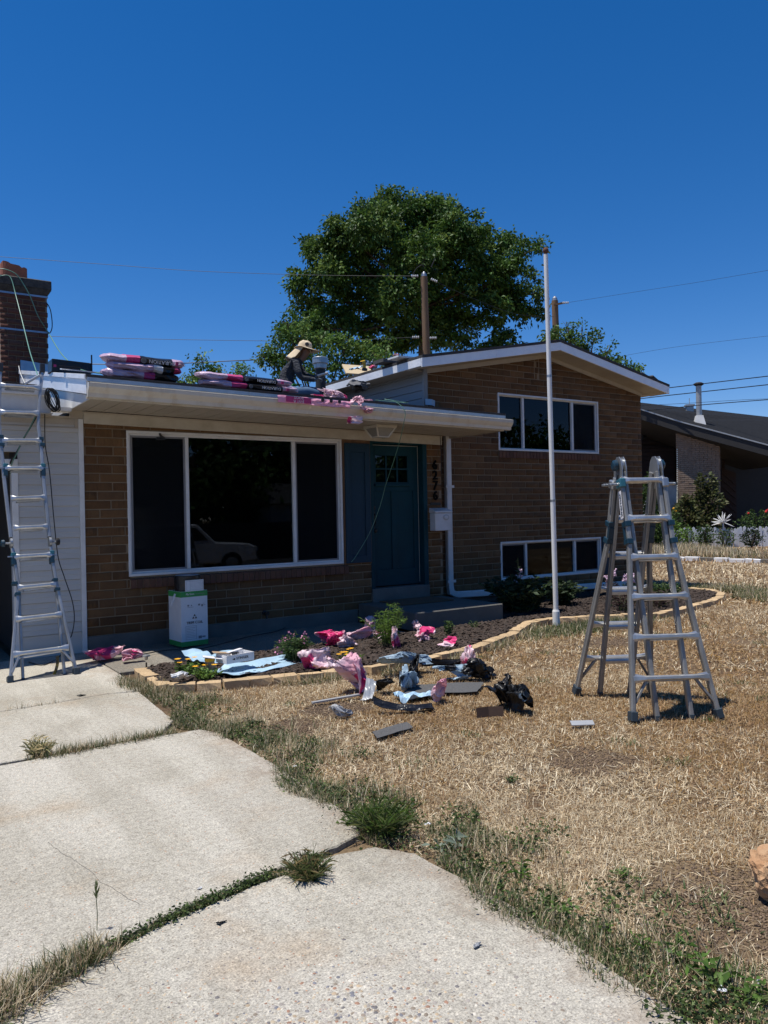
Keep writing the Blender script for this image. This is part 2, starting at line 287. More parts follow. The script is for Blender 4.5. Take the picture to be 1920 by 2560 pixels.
PAL = [(.10, .050, .022), (.155, .082, .036), (.125, .065, .028), (.18, .10, .046), (.108, .062, .032), (.16, .085, .038), (.135, .064, .026)]
B = dict(
 brick=brick_mat('brick', PAL), brick_stuff=brick_mat('brick_joined', PAL, True),
 mortar=pm('mortar', (.26, .19, .12), .95, bmp=.5, bs=120),
 red=brick_mat('chimney_brick', [(.115, .05, .036), (.15, .062, .043), (.125, .07, .055), (.17, .075, .05), (.10, .045, .035)]),
 redj=brick_mat('chimney_brick_joined', [(.115, .05, .036), (.15, .062, .043), (.125, .07, .055), (.17, .075, .05), (.10, .045, .035)], True),
 sill=brick_mat('sill_brick', [(.12, .06, .04), (.16, .08, .05), (.14, .07, .05)]),
 white=pm('white_paint', (.55, .52, .45), .45, col2=(.40, .36, .29), vs=3, bmp=.06, bs=30),
 trimw=pm('white_trim', (.70, .70, .69), .4, col2=(.60, .59, .57), vs=6, bmp=.05, bs=30),
 vinyl=pm('vinyl_siding', (.55, .535, .50), .42, col2=(.46, .44, .40), vs=2.2, bmp=.1, bs=150, stretch=(.15, .15, 1)),
 gsiding=pm('grey_siding', (.27, .275, .28), .4, col2=(.21, .215, .22), vs=2, bmp=.1, bs=90, stretch=(.15, .15, 1)),
 soffit=pm('soffit', (.45, .41, .345), .55, col2=(.37, .32, .26), vs=2.4),
 gutter=pm('gutter_paint', (.58, .54, .46), .32, col2=(.42, .33, .22), vs=5, stretch=(1, 1, .3), lo=.5, hi=.8),
 alu=pm('fascia_aluminium', (.85, .85, .86), .3, .1, col2=(.76, .76, .78), vs=5, bmp=.45, bs=5, bdist=.03),
 drip=pm('drip_edge', (.55, .57, .6), .35, .6, vs=8),
 shingle=pm('roof_shingle', (.035, .034, .035), .9, col2=(.065, .06, .058), vs=40, bmp=.6, bs=160),
 underlay=pm('roof_underlay', (.12, .12, .125), .75, col2=(.07, .07, .07), vs=5),
 conc=concrete_mat('concrete', (.41, .388, .335), dirt=True), porch=pm('porch_concrete', (.13, .122, .105), .9, col2=(.09, .085, .075), vs=5, bmp=.4, bs=50), conc2=concrete_mat('walk_concrete', (.21, .195, .165)),
 found=pm('foundation', (.15, .14, .125), .9, col2=(.10, .095, .085), vs=4, bmp=.5, bs=40),
 glass=glass_mat('window_glass'), screen=screen_mat('insect_screen'),
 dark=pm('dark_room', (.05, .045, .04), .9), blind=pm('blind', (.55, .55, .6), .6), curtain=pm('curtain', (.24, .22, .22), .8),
 door=pm('door_paint', (.006, .045, .060), .5, spec=.15, col2=(.007, .036, .046), vs=3), shut=pm('shutter_paint', (.018, .045, .072), .5, spec=.15, col2=(.018, .042, .06), vs=4),
 brownwood=pm('bare_wood', (.2, .11, .055), .8, col2=(.12, .06, .03), vs=12, stretch=(1, 1, .1)),
 black=pm('black_metal', (.012, .012, .013), .4), rubber=pm('rubber', (.022, .024, .026), .7),
 mailw=pm('mailbox_white', (.62, .62, .63), .3), grey=pm('grey_plate', (.3, .3, .3), .4, .5),
 clay=pm('clay_flue', (.36, .125, .07), .85, col2=(.22, .075, .045), vs=5, bmp=.4, bs=40),
 cap=pm('chimney_cap', (.05, .046, .043), .95, col2=(.1, .09, .08), vs=14, bmp=.9, bs=25, bdist=.02),
 strap=pm('metal_strap', (.3, .4, .52), .4, .5), flash=pm('flashing', (.4, .47, .56), .3, .75, col2=(.25, .3, .38), vs=4, bmp=.3, bs=4, bdist=.02),
 galv=pm('galvanised', (.33, .34, .35), .36, .7, col2=(.4, .42, .44), vs=9),
 ladalu=pm('ladder_aluminium', (.47, .47, .465), .38, .6, col2=(.28, .28, .275), vs=7, bmp=.1, bs=60, stretch=(1, 1, .3), rvar=.1),
 rung=pm('rung_aluminium', (.62, .62, .61), .3, .7, col2=(.42, .42, .41), vs=9, rvar=.08),
 ladold=pm('worn_aluminium', (.33, .325, .31), .45, .5, col2=(.17, .165, .155), vs=9, bmp=.15, bs=60, stretch=(1, 1, .35), rvar=.1),
 blue=pm('ladder_blue', (.010, .038, .062), .4), teal=pm('collar_teal', (.03, .12, .16), .35), foot=pm('ladder_foot', (.02, .035, .05), .6),
 pole=pm('pole_white', (.78, .78, .77), .35, col2=(.66, .64, .6), vs=5, stretch=(1, 1, .2)), rust=pm('rust', (.12, .05, .03), .9),
 wood=pm('pole_wood', (.21, .13, .075), .9, col2=(.12, .075, .045), vs=8, stretch=(1, 1, .08), bmp=.5, bs=40),
 ceramic=pm('insulator', (.55, .57, .6), .25), wire=pm('wire', (.015, .016, .018), .5),
 wirel=pm('thin_wire', (.03, .035, .045), .6),
 hose=pm('green_hose', (.14, .30, .22), .4), cable=pm('black_cable', (.012, .012, .012), .5), wcable=pm('white_cable', (.6, .6, .58), .5),
 stone=pm('edging_stone', (.56, .41, .24), .92, col2=(.44, .30, .16), vs=9, bmp=.7, bs=45, objrand=.14, bdist=.012),
 mulch=pm('mulch_soil', (.03, .02, .015), .95, col2=(.025, .017, .012), vs=20, bmp=.8, bs=40),
 chips=attr_mat('mulch_chip', .85), straw=attr_mat('straw', .65, .15), green=attr_mat('green_blade', .5, .25), leaf=attr_mat('leaf', .55, .25, .22),
 bark=pm('bark', (.09, .066, .048), .95, col2=(.05, .036, .026), vs=9, stretch=(1, 1, .2), bmp=.7, bs=25),
 ground=ground_mat('dry_ground'), soil=pm('soil', (.17, .12, .08), .95, col2=(.11, .075, .05), vs=6, bmp=.7, bs=50),
 pink=wrap_mat('pink_wrap', (.80, .46, .54), (.72, .06, .22), (.88, .68, .73), 2.8, .605),
 pinkhot=wrap_mat('pink_wrap_hot', (.79, .40, .49), (.72, .05, .20), (.87, .62, .68), 2.6, .545),
 hotwrap=wrap_mat('hot_pink_wrap', (.74, .05, .22), (.84, .60, .66), (.72, .04, .19), 3.0, .62),
 bluewrap=wrap_mat('blue_black_wrap', (.008, .008, .01), (.30, .42, .52), (.012, .013, .015), 3.0, .6),
 bluebag=wrap_mat('blue_wrap', (.30, .42, .52), (.02, .022, .026), (.36, .48, .58), 3.2, .62),
 blackbag=wrap_mat('black_wrap', (.008, .008, .009), (.26, .37, .46), (.011, .011, .012), 3.0, .66),
 bluesheet=pm('blue_sheet', (.37, .53, .66), .5, col2=(.31, .46, .58), vs=6, bmp=.3, bs=7, bdist=.02),
 bluemetal=pm('blue_metal', (.33, .42, .52), .35, .3, vs=6, bmp=.3, bs=6, bdist=.02),
 shing2=pm('shingle_piece', (.06, .06, .062), .9, col2=(.10, .10, .10), vs=60, bmp=.6, bs=220), brownstrip=pm('brown_strip', (.10, .06, .04), .8),
 greymetal=pm('grey_metal', (.42, .43, .44), .4, .3), whiteplastic=pm('white_plastic', (.74, .74, .74), .4),
 carton=pm('carton_white', (.72, .72, .73), .55, col2=(.62, .62, .64), vs=4), cgreen=pm('carton_green', (.04, .30, .07), .55), cardboard=pm('cardboard', (.34, .24, .15), .85), tanboard=pm('tan_board', (.66, .52, .32), .8, col2=(.58, .45, .27), vs=5),
 ink_flat=pm('number_black', (.004, .004, .004), .8, spec=.1), ink=pm('ink_black', (.02, .02, .02), .6), inkg=pm('ink_grey', (.22, .22, .23), .6), inkw=pm('ink_white', (.8, .78, .8), .6), inkp=pm('ink_pink', (.50, .04, .17), .6), inkl=pm('ink_pale', (.78, .6, .68), .6),
 bundle=pm('bundle_pink', (.56, .42, .52), .35, col2=(.42, .27, .38), vs=6, bmp=.7, bs=9, bdist=.03), bundlek=pm('bundle_black', (.012, .012, .014), .3, bmp=.6, bs=10, bdist=.03),
 yellow=pm('tool_yellow', (.70, .42, .02), .45), mat=pm('door_mat', (.13, .075, .04), .98, bmp=.8, bs=200),
 hat=pm('hat_cloth', (.66, .54, .36), .85, col2=(.56, .44, .29), vs=7, bmp=.3, bs=30), shirt=pm('shirt_grey', (.042, .048, .062), .85, col2=(.022, .026, .034), vs=14, bmp=1.0, bs=14, bdist=.05, stretch=(1, 1, 2.2)), jean=pm('jeans', (.06, .12, .21), .85, col2=(.04, .085, .16), vs=12, bmp=.4, bs=25), skin=pm('skin', (.22, .115, .07), .6), glove=pm('glove', (.16, .17, .18), .8), hair=pm('hair', (.015, .012, .01), .8),
 nbrick=None, nwood=pm('dark_wood', (.04, .021, .015), .8, col2=(.024, .013, .01), vs=6, stretch=(.3, .3, 3)), nroof=pm('dark_roof', (.012, .0125, .014), .95, spec=.05, col2=(.026, .027, .03), vs=9, bmp=.5, bs=30), nfascia=pm('dark_fascia', (.022, .02, .02), .7),
 rock=pm('tan_rock', (.36, .2, .1), .9, col2=(.5, .36, .22), vs=7, bmp=.9, bs=22, bdist=.02),
 asphalt=pm('asphalt', (.05, .05, .052), .9, vs=30), truckw=pm('truck_white', (.75, .75, .75), .25), fencew=pm('picket_white', (.78, .79, .81), .6, col2=(.62, .63, .66), vs=8, objrand=.12),
 petal=pm('petal_pink', (.75, .30, .45), .5), petalw=pm('petal_pale', (.75, .55, .68), .5), petaly=pm('petal_yellow', (.82, .42, .02), .5), petalr=pm('petal_red', (.65, .03, .03), .5),
 clear=None)

# ------------------------------------------------------------------ ground
def gh(x, y):                                            # terrain: falls towards the street behind the camera
    return -.03 - .85 * min(1, max(0, (-y - 2) / 9.0)) ** 1.3 if y < -2 else -.03
xs = sorted(set([-400, -200, -100, -50, -25] + list(np.linspace(-12, 40, 27)) + [60, 100, 200, 400])); ys = sorted(set([-300, -150, -80, -40, -25, -18, -14, -11, -9, -7.5, -6, -5, -4, -3, -2] + list(np.linspace(0, 40, 21)) + [60, 100, 200, 400]))
V = [(x, y, gh(x, y)) for y in ys for x in xs]; nx = len(xs)
F = [(j * nx + i, j * nx + i + 1, (j + 1) * nx + i + 1, (j + 1) * nx + i) for j in range(len(ys) - 1) for i in range(nx - 1)]
me = bpy.data.meshes.new('ground'); me.from_pydata(V, [], F); me.materials.append(B['ground'])
tag(link('ground', me), 'dry brown lawn soil', None, None, 'structure')

# driveway: separate slabs with ragged edges and recessed joints
def jit(a, b, n, amp, sd):
    a, b = Vector((*a, 0)), Vector((*b, 0)); d = (b - a); nrm = Vector((-d.y, d.x, 0)).normalized()
    return [tuple((a + d * (i / n) + nrm * amp * (noise.noise(Vector((i * .9 + sd, sd * 3.1, 0))) + .5 * noise.noise(Vector((i * 2.7 + sd, sd, 4)))))[:2]) for i in range(n + 1)]
def slab(name, pts, ztop, thick, mat, parent):
    bm = bmesh.new(); top = [bm.verts.new((x, y, ztop)) for x, y in pts]; bot = [bm.verts.new((x, y, ztop - thick)) for x, y in pts]
    n = len(pts); bm.faces.new(top)
    for i in range(n): bm.faces.new((top[i], bot[i], bot[(i + 1) % n], top[(i + 1) % n]))
    bmesh.ops.recalc_face_normals(bm, faces=bm.faces); bmesh.ops.bevel(bm, geom=[e for e in bm.edges if all(v.co.z > ztop - .001 for v in e.verts)], offset=.006, segments=1, affect='EDGES', clamp_overlap=True)
    me = bpy.data.meshes.new(name); bm.to_mesh(me); bm.free(); me.materials.append(mat)
    return link(name, me, parent)
drive = tag(bpy.data.objects.new('driveway', None), 'pale concrete driveway of cracked slabs with weeds in the joints', None, None, 'structure'); COL.objects.link(drive)
J3 = [(-3.2, 1.75), (-.4, 2.42), (.32, 2.64), (.92, 2.87), (1.35, 2.94), (1.68, 2.98)]
def dens(P, n=5, amp=.02, sd=0):
    out = []
    for i in range(len(P) - 1): out += jit(P[i], P[i + 1], n, amp, sd + i)[:-1]
    return out + [P[-1]]
e_r = dens([(1.70, 2.96), (1.88, 2.92), (1.98, 2.76), (2.02, 2.2), (2.0, 1.8), (1.97, 1.3), (1.96, .6), (1.96, -2.2)], 5, .012, 2)
slab('slab', dens([(-3.2, 1.73), (-.4, 2.40), (.32, 2.62), (.92, 2.845), (1.35, 2.915), (1.66, 2.955)], 6, .012, 11)[:-1] + e_r + [(-3.2, -2.2)], 0, .1, B['conc'], drive)
slab('slab', dens([(-3.2, 5.2), (.66, 5.245), (1.55, 5.27), (1.93, 5.25), (2.0, 5.12), (2.02, 4.3), (2.0, 3.7), (1.97, 3.25), (1.90, 3.08), (1.66, 3.01), (1.35, 2.985), (.92, 2.905), (.32, 2.69), (-.4, 2.46), (-3.2, 1.80)], 6, .012, 23), 0, .1, B['conc'], drive)
slab('slab', dens([(-3.2, 6.69), (.9, 6.70), (1.7, 6.78), (1.93, 6.72), (1.9, 6.2), (1.86, 5.6), (1.66, 5.32), (.66, 5.295), (-3.2, 5.25)], 6, .01, 37), 0, .1, B['conc'], drive)
slab('slab', dens([(-3.2, 9.04), (2.0, 9.04), (2.0, 7.3), (1.96, 6.76), (1.7, 6.80), (.9, 6.715), (-3.2, 6.705)], 6, .008, 41), 0, .1, B['conc'], drive)
slab('slab', [(-3.2, 13), (1.3, 13), (1.3, 9.05), (-3.2, 9.05)], -.004, .1, B['conc2'], drive)
walk = tag(bpy.data.objects.new('pavement', None), 'concrete front walk along the brick wall', None, None, 'structure'); COL.objects.link(walk)
for a, b_ in ((2.012, 3.3), (3.31, 4.6), (4.61, 5.55)): slab('slab', [(a, 9.03), (b_, 9.03), (b_, 7.62), (a, 7.62)], .006, .12, B['conc2'], walk)

# ------------------------------------------------------------------ the house
tz = lambda x: -.016 * (x - 2.0)                         # the eave line drops a little to the right
house = thing('brick_house', 'brown brick split level house with white trim, teal front door and roof under repair', 'house', (2.04, 9.05, 0))
Y1, Y2 = 9.05, 9.4
XG0, XG1, XPK = 7.08, 12.17, 9.62
rtop = lambda x: 4.29 - .185 * abs(x - XPK)              # top of the gable roof
H1 = [(2.53, 5.37, .83, 2.48), (5.84, 6.84, .0, 2.50)]
H2 = [(8.58, 10.95, 2.485, 3.385), (8.58, 10.96, .36, .958), (9.40, 9.425, 3.72, 4.2), (9.50, 9.525, 3.72, 4.2), (9.71, 9.735, 3.72, 4.2), (9.81, 9.835, 3.72, 4.2)]

def wall_sheet(name, x0, x1, z0, z1, y, holes, depth, mat, topfn=None):
    X = sorted(set([x0, x1] + [h[i] for h in holes for i in (0, 1)] + ([XPK] if topfn else []))); Z = sorted(set([z0, z1] + [min(max(h[i], z0), z1) for h in holes for i in (2, 3)]))
    mb = MB()
    for i in range(len(X) - 1):
        for j in range(len(Z) - 1):
            xc, zc = (X[i] + X[i + 1]) / 2, (Z[j] + Z[j + 1]) / 2
            if any(h[0] < xc < h[1] and h[2] < zc < h[3] for h in holes): continue
            if topfn and j == len(Z) - 2: mb.add([(X[i], y, Z[j]), (X[i + 1], y, Z[j]), (X[i + 1], y, topfn(X[i + 1])), (X[i], y, topfn(X[i]))], [(0, 1, 2, 3)])
            else: mb.add([(X[i], y, Z[j]), (X[i + 1], y, Z[j]), (X[i + 1], y, Z[j + 1]), (X[i], y, Z[j + 1])], [(0, 1, 2, 3)])
    for a, b_, c, d in holes:
        mb.add([(a, y, c), (a, y, d), (a, y + depth, d), (a, y + depth, c)], [(0, 1, 2, 3)]); mb.add([(b_, y, c), (b_, y, d), (b_, y + depth, d), (b_, y + depth, c)], [(3, 2, 1, 0)])
        mb.add([(a, y, d), (b_, y, d), (b_, y + depth, d), (a, y + depth, d)], [(0, 1, 2, 3)]); mb.add([(a, y, c), (b_, y, c), (b_, y + depth, c), (a, y + depth, c)], [(3, 2, 1, 0)])
    # closed back of the wall
    mb.add([(x0, y + depth, z0), (x1, y + depth, z0), (x1, y, z0), (x0, y, z0)], [(0, 1, 2, 3)])
    return mb.build(name, mat, house)
wall1 = wall_sheet('wall', 2.04, 7.10, .16, 2.66, Y1, H1, .14, B['mortar'])
wtop = lambda x: rtop(x) - .17
wall2 = wall_sheet('wall', XG0, XG1, .10, 3.4, Y2, H2, .14, B['mortar'], wtop)

bricks = []                                              # (wall, x0, x1, z0, z1, y)
def lay(wall, x0, x1, z0, z1, y, holes, topfn=None, L=.3048, H=.1016, jt=.0135, sh=0.0):
    nrow = int(round((z1 - z0) / H)) if topfn is None else int((z1 - z0) / H) + 1
    for k in range(nrow):
        za, zb = z0 + k * H + jt / 2, z0 + (k + 1) * H - jt / 2
        off = (k % 2) * L / 2 + random.uniform(-.02, .02) + sh
        x = x0 - L + off
        while x < x1:
            a, b_ = max(x + jt / 2, x0 + .002), min(x + L - jt / 2, x1 - .002); x += L
            if b_ - a < .04: continue
            segs = [(a, b_)]
            for h in holes:
                if h[2] < zb - .02 and h[3] > za + .02:
                    ns = []
                    for s0, s1 in segs:
                        if h[1] <= s0 or h[0] >= s1: ns.append((s0, s1))
                        else:
                            if h[0] - s0 > .03: ns.append((s0, h[0] - .002))
                            if s1 - h[1] > .03: ns.append((h[1] + .002, s1))
                    segs = ns
            for s0, s1 in segs:
                t = zb
                if topfn:
                    t = min(zb, topfn(s0), topfn(s1))
                    if t - za < .03: continue
                bricks.append((wall, s0, s1, za, t, y))
lay('w1', 2.04, 7.10, .17, 2.61, Y1 - .009, H1 + [(2.53, 5.40, .70, .83)])
lay('w2', XG0, XG1, .13, 4.3, Y2 - .009, H2 + [(8.56, 11.0, 2.36, 2.485)], wtop, sh=.1)
# chimney
CY = 12.0; CX0, CX1, CD = 1.62, 2.25, .75
chim = MB().box(CX0 + .008, CX1 - .008, CY + .009, CY + CD, 0, 4.76).build('chimney', B['mortar'], house)
def lay_ch():
    k = 0; z = 2.55
    while z < 4.70:
        za, zb = z + .005, z + .0745 - .005; off = (k % 2) * .1
        x = CX0 - .2 + off + .0
        while x < CX1:
            a, b_ = max(x + .005, CX0), min(x + .2 - .005, CX1); x += .2
            if b_ - a > .03: bricks.append(('ch', a, b_, za, zb, CY))
        z += .0745; k += 1
lay_ch()
# bricks: mesh variants shared by the 300 that show largest; the rest joined
def brick_mesh(name, sd, mat):
    r = random.Random(sd); j = lambda a: r.uniform(-a, a)
    o = [(-.5, -.5), (.5, -.5), (.5, .5), (-.5, .5)]
    v = [(x + j(.004), .006 + j(.001), z + j(.012)) for x, z in o] + [(x * .968 + j(.005), j(.0012), z * .90 + j(.012)) for x, z in o] + [(x, .03, z) for x, z in o]
    f = [(4, 5, 6, 7)] + [(i, (i + 1) % 4, 4 + (i + 1) % 4, 4 + i) for i in range(4)] + [(8 + i, 8 + (i + 1) % 4, (i + 1) % 4, i) for i in range(4)]
    me = bpy.data.meshes.new(name); me.from_pydata(v, [], f); me.materials.append(mat); return me
bv = [brick_mesh('brick', i, B['brick']) for i in range(6)]; bvr = [brick_mesh('brick', 20 + i, B['red']) for i in range(4)]
def area(b_):
    p = Vector(((b_[1] + b_[2]) / 2, b_[5], (b_[3] + b_[4]) / 2)); d = (p - EYE).dot(VIEW); u = (p - EYE).dot(RIGHT) / d * FOC
    hid = (b_[0] == 'w1' and (b_[3] > 2.5 or (b_[1] > 7.0))) or u < -990 or (b_[0] == 'ch' and b_[3] < 3.0) or (b_[0] == 'w2' and b_[4] < .1)
    return 0 if hid else (b_[2] - b_[1]) * (b_[4] - b_[3]) / d / d * (1.2 if b_[0] == 'ch' else 1)
bricks.sort(key=area, reverse=True)
rest = {'w1': [], 'w2': [], 'ch': []}; par = {'w1': wall1, 'w2': wall2, 'ch': chim}
for i, b_ in enumerate(bricks):
    if i < 300:
        o = link('brick', random.choice(bvr if b_[0] == 'ch' else bv), par[b_[0]])
        o.matrix_parent_inverse = Matrix(); o.location = ((b_[1] + b_[2]) / 2, b_[5] + random.uniform(-.0025, .001), (b_[3] + b_[4]) / 2); o.scale = (b_[2] - b_[1], 1, b_[4] - b_[3])
    else: rest[b_[0]].append(b_)
for k, L_ in rest.items():
    if not L_: continue
    V, F = [], []
    for b_ in L_:
        me = random.choice(bvr if k == 'ch' else bv); n0 = len(V)
        yo = random.uniform(-.0025, .001)
        V += [((b_[1] + b_[2]) / 2 + p.co.x * (b_[2] - b_[1]), b_[5] + yo + p.co.y, (b_[3] + b_[4]) / 2 + p.co.z * (b_[4] - b_[3])) for p in me.vertices]
        F += [[n0 + i for i in p.vertices] for p in me.polygons]
    o = link('brick', np_mesh('brick', V, F, B['redj'] if k == 'ch' else B['brick_stuff']), par[k]); o['kind'] = 'stuff'
# chimney cap, flue, straps, flashing
mb = MB(); n = 9
mb.box(CX0 - .05, CX1 + .05, CY - .05, CY + CD + .05, 4.80, 4.935); mb.add([(CX0 - .05, CY - .05, 4.80), (CX1 + .05, CY - .05, 4.80), (CX1 + .05, CY + CD + .05, 4.80), (CX0 - .05, CY + CD + .05, 4.80), (CX0, CY, 4.72), (CX1, CY, 4.72), (CX1, CY + CD, 4.72), (CX0, CY + CD, 4.72)], [(0, 1, 5, 4), (1, 2, 6, 5), (2, 3, 7, 6), (3, 0, 4, 7)])
cap = mb.build('chimney_cap', B['cap'], house, bevel=.012)
fl = MB(); pr = []
nf = 40
def flue_r(k, r):                                        # rounded square
    a = 2 * math.pi * k / nf; c, s = math.cos(a), math.sin(a); q = r / (abs(c) ** 5 + abs(s) ** 5) ** .2; return c * q, s * q
fc = (1.845, CY + .3)
rings = []
for zi, (r, z) in enumerate([(.175, 4.92), (.175, 5.0), (.175, 5.08), (.175, 5.15), (.145, 5.13), (.145, 4.95)]):
    for k in range(nf):
        x, y = flue_r(k, r); a = 2 * math.pi * k / nf
        zz = z + ((.05 * noise.noise(Vector((math.cos(a) * 1.7, math.sin(a) * 1.7, 2))) + .03 * noise.noise(Vector((math.cos(a) * 5, math.sin(a) * 5, 2))) - .03 * math.cos(a)) if zi in (3, 4) else 0)
        fl.v.append((fc[0] + x, fc[1] + y, zz))
for i in range(5):
    for k in range(nf): fl.f.append([i * nf + k, i * nf + (k + 1) % nf, (i + 1) * nf + (k + 1) % nf, (i + 1) * nf + k]); fl.m.append(0)
fl.build('flue', B['clay'], house)
for z in (4.705, 4.19): MB().box(CX0 - .004, CX1 + .004, CY - .006, CY + CD, z - .013, z + .013).build('strap', B['strap'], chim)
MB().add([(1.87, CY - .02, 3.76), (2.25, CY - .02, 3.73), (2.27, CY - .02, 3.6), (1.87, CY - .02, 3.58), (1.87, CY - .004, 3.76), (2.25, CY - .004, 3.73), (2.27, CY - .004, 3.6), (1.87, CY - .004, 3.58)], [(3, 2, 1, 0), (4, 5, 6, 7), (0, 1, 5, 4), (1, 2, 6, 5), (2, 3, 7, 6), (3, 0, 4, 7)]).build('flashing', B['flash'], chim)

# foundation
MB().box(2.04, 5.60, Y1 - .02, Y1 + .14, -.05, .168).build('foundation', B['found'], house, bevel=.006)
MB().box(7.36, XG1, Y2 - .02, Y2 + .14, -.05, .128).build('foundation', B['found'], house, bevel=.006)
MB().box(5.845, 6.835, Y1 - .03, Y1 + .25, .0, .43).build('door_sill', B['found'], house, bevel=.006)
# enclosing walls (side, rear) so the rooms behind the glass stay dark
MB().box(2.05, 2.19, Y1 + .15, 17, -.05, 2.75).build('side_wall', B['mortar'], house)
MB().box(12.03, XG1, Y2 + .15, 17, -.05, 3.62).build('side_wall', B['mortar'], house)
MB().box(2.05, XG1, 17, 17.14, -.05, 2.8).build('rear_wall', B['mortar'], house)
MB().box(XG0, XG1, 17.15, 17.29, -.05, 3.7).build('rear_wall', B['mortar'], house)
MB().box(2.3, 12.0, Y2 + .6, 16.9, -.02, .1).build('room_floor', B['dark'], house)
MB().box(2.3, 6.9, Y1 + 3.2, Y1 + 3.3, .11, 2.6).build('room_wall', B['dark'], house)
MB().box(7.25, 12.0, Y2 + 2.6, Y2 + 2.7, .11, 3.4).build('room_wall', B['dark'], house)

# left: vinyl siding strip, garage opening, header
k = 0; z = .235
while z < 2.50:
    h = .1165
    for x0, x1 in ((1.365, 1.985),) if z < 2.14 else ((-3.0, 1.985),):
        p = [(Y1 - .002, z), (Y1 - .021, z + .004), (Y1 - .013, z + h * .5), (Y1 - .017, z + h * .52), (Y1 - .005, z + h - .001), (Y1 + .004, z + h - .001), (Y1 + .004, z)]
        MB().prism(p, 'x', x0, x1).build('siding_plank', B['vinyl'], house)
    z += h
MB().box(1.365, 1.985, Y1 - .008, Y1 + .02, 0, .233).build('skirt_panel', B['vinyl'], house)
MB().box(1.30, 1.364, Y1 - .03, Y1 + .1, 0, 2.14).build('corner_trim', B['trimw'], house, bevel=.004)
MB().box(1.986, 2.038, Y1 - .032, Y1 + .1, 0, 2.60).build('corner_trim', B['trimw'], house, bevel=.004)
MB().box(-3.0, 1.364, Y1 - .028, Y1 + .1, 2.05, 2.14).build('corner_trim', B['trimw'], house, bevel=.004)
MB().box(1.2, 1.985, Y1 - .012, Y1 + .05, 2.505, 2.60).build('siding_plank', B['soffit'], house)
for a, b_, c, d in ((1.2, 1.99, 2.602, 2.625), (1.2, 1.985, 2.495, 2.504), (1.945, 1.984, 2.505, 2.60)): MB().box(a, b_, Y1 - .024, Y1 + .05, c, d).build('frieze', B['soffit'], house)
MB().box(-3.0, 1.30, Y1 + .101, Y1 + .2, 2.14, 2.8).build('garage_wall', B['mortar'], house)
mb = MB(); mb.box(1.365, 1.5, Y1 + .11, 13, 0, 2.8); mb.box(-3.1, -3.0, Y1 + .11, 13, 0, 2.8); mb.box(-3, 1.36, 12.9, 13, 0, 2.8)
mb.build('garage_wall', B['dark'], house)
MB().box(-3.05, 1.68, 8.90, 9.03, 2.63, 2.845).build('header_beam', B['trimw'], house, bevel=.004)
MB().box(-3.07, 1.64, 8.868, 8.90, 2.815, 2.885).build('header_edge', B['trimw'], house, bevel=.004)
MB().box(-3.1, 1.55, 8.89, 12.0, 2.888, 2.93).build('garage_roof', B['shingle'], house)
MB().box(-3.1, 1.69, 8.85, 9.04, 2.62, 2.629).build('soffit', B['soffit'], house)

# lower roof
EY, EZ, SL = 8.06, 2.925, .172
def roofz(x, y): return EZ + tz(x) + SL * (y - EY)
def rsheet(name, x0, x1, y0, y1, th, mat, up=0, parent=None):
    q = [(x0, y0), (x1, y0), (x1, y1), (x0, y1)]
    v = [(x, y, roofz(x, y) + up) for x, y in q] + [(x, y, roofz(x, y) + up - th) for x, y in q]
    return MB().add(v, [(0, 1, 2, 3), (7, 6, 5, 4), (0, 4, 5, 1), (1, 5, 6, 2), (2, 6, 7, 3), (3, 7, 4, 0)]).build(name, mat, parent or house)
rsheet('roof', 1.88, XG0 - .004, EY, 13.0, .05, B['shingle']); rsheet('roof', XG0, 7.47, EY, Y2 - .012, .05, B['shingle'])
v = [(1.88, 13.0, roofz(1.88, 13)), (7.07, 13.0, roofz(7.07, 13)), (7.07, 17.4, roofz(7.07, 13) - .85), (1.88, 17.4, roofz(1.88, 13) - .85)]
MB().add(v + [(a, b_, c - .05) for a, b_, c in v], [(0, 1, 2, 3), (7, 6, 5, 4), (0, 4, 5, 1), (1, 5, 6, 2), (2, 6, 7, 3), (3, 7, 4, 0)]).build('roof', B['shingle'], house)
def eave_bar(name, x0, x1, y0, y1, z0, z1, mat, bevel=0):   # follows the eave's slight fall
    q = [(x0, y0), (x1, y0), (x1, y1), (x0, y1)]
    v = [(x, y, z0 + tz(x)) for x, y in q] + [(x, y, z1 + tz(x)) for x, y in q]
    return MB().add(v, [(3, 2, 1, 0), (4, 5, 6, 7), (0, 1, 5, 4), (1, 2, 6, 5), (2, 3, 7, 6), (3, 0, 4, 7)]).build(name, mat, house, bevel=bevel)
eave_bar('shingle_edge', 1.85, 7.47, 8.028, 8.056, 2.905, 2.93, B['shingle'])
for a, b_ in ((1.86, 3.6), (3.603, 6.3), (6.303, 7.47)): eave_bar('drip_edge', a, b_, 8.035, 8.05, 2.86, 2.904, B['drip'], .002)
eave_bar('fascia_board', 1.86, 7.47, 8.075, 8.10, 2.69, 2.858, B['gutter'])
gp_ = [(8.072, 2.845), (8.072, 2.70), (8.03, 2.705), (8.022, 2.745), (8.0, 2.77), (7.978, 2.80), (7.974, 2.842), (7.982, 2.846), (7.984, 2.806), (8.006, 2.776), (8.026, 2.75), (8.036, 2.712), (8.066, 2.708), (8.066, 2.845)]
def gutter(x0, x1, par_=house):
    n = len(gp_); vs_ = [(x, y, z + tz(x)) for x in (x0, x1) for y, z in gp_]
    return MB().add(vs_, [(i, (i + 1) % n, n + (i + 1) % n, n + i) for i in range(n)] + [tuple(range(n))[::-1], tuple(n + i for i in range(n))]).build('gutter', B['gutter'], par_)
gutter(1.875, 4.35); gutter(4.353, 7.55)
ge = [(8.072, 2.845), (8.072, 2.70), (8.03, 2.705), (8.022, 2.745), (8.0, 2.77), (7.978, 2.80), (7.974, 2.844)]
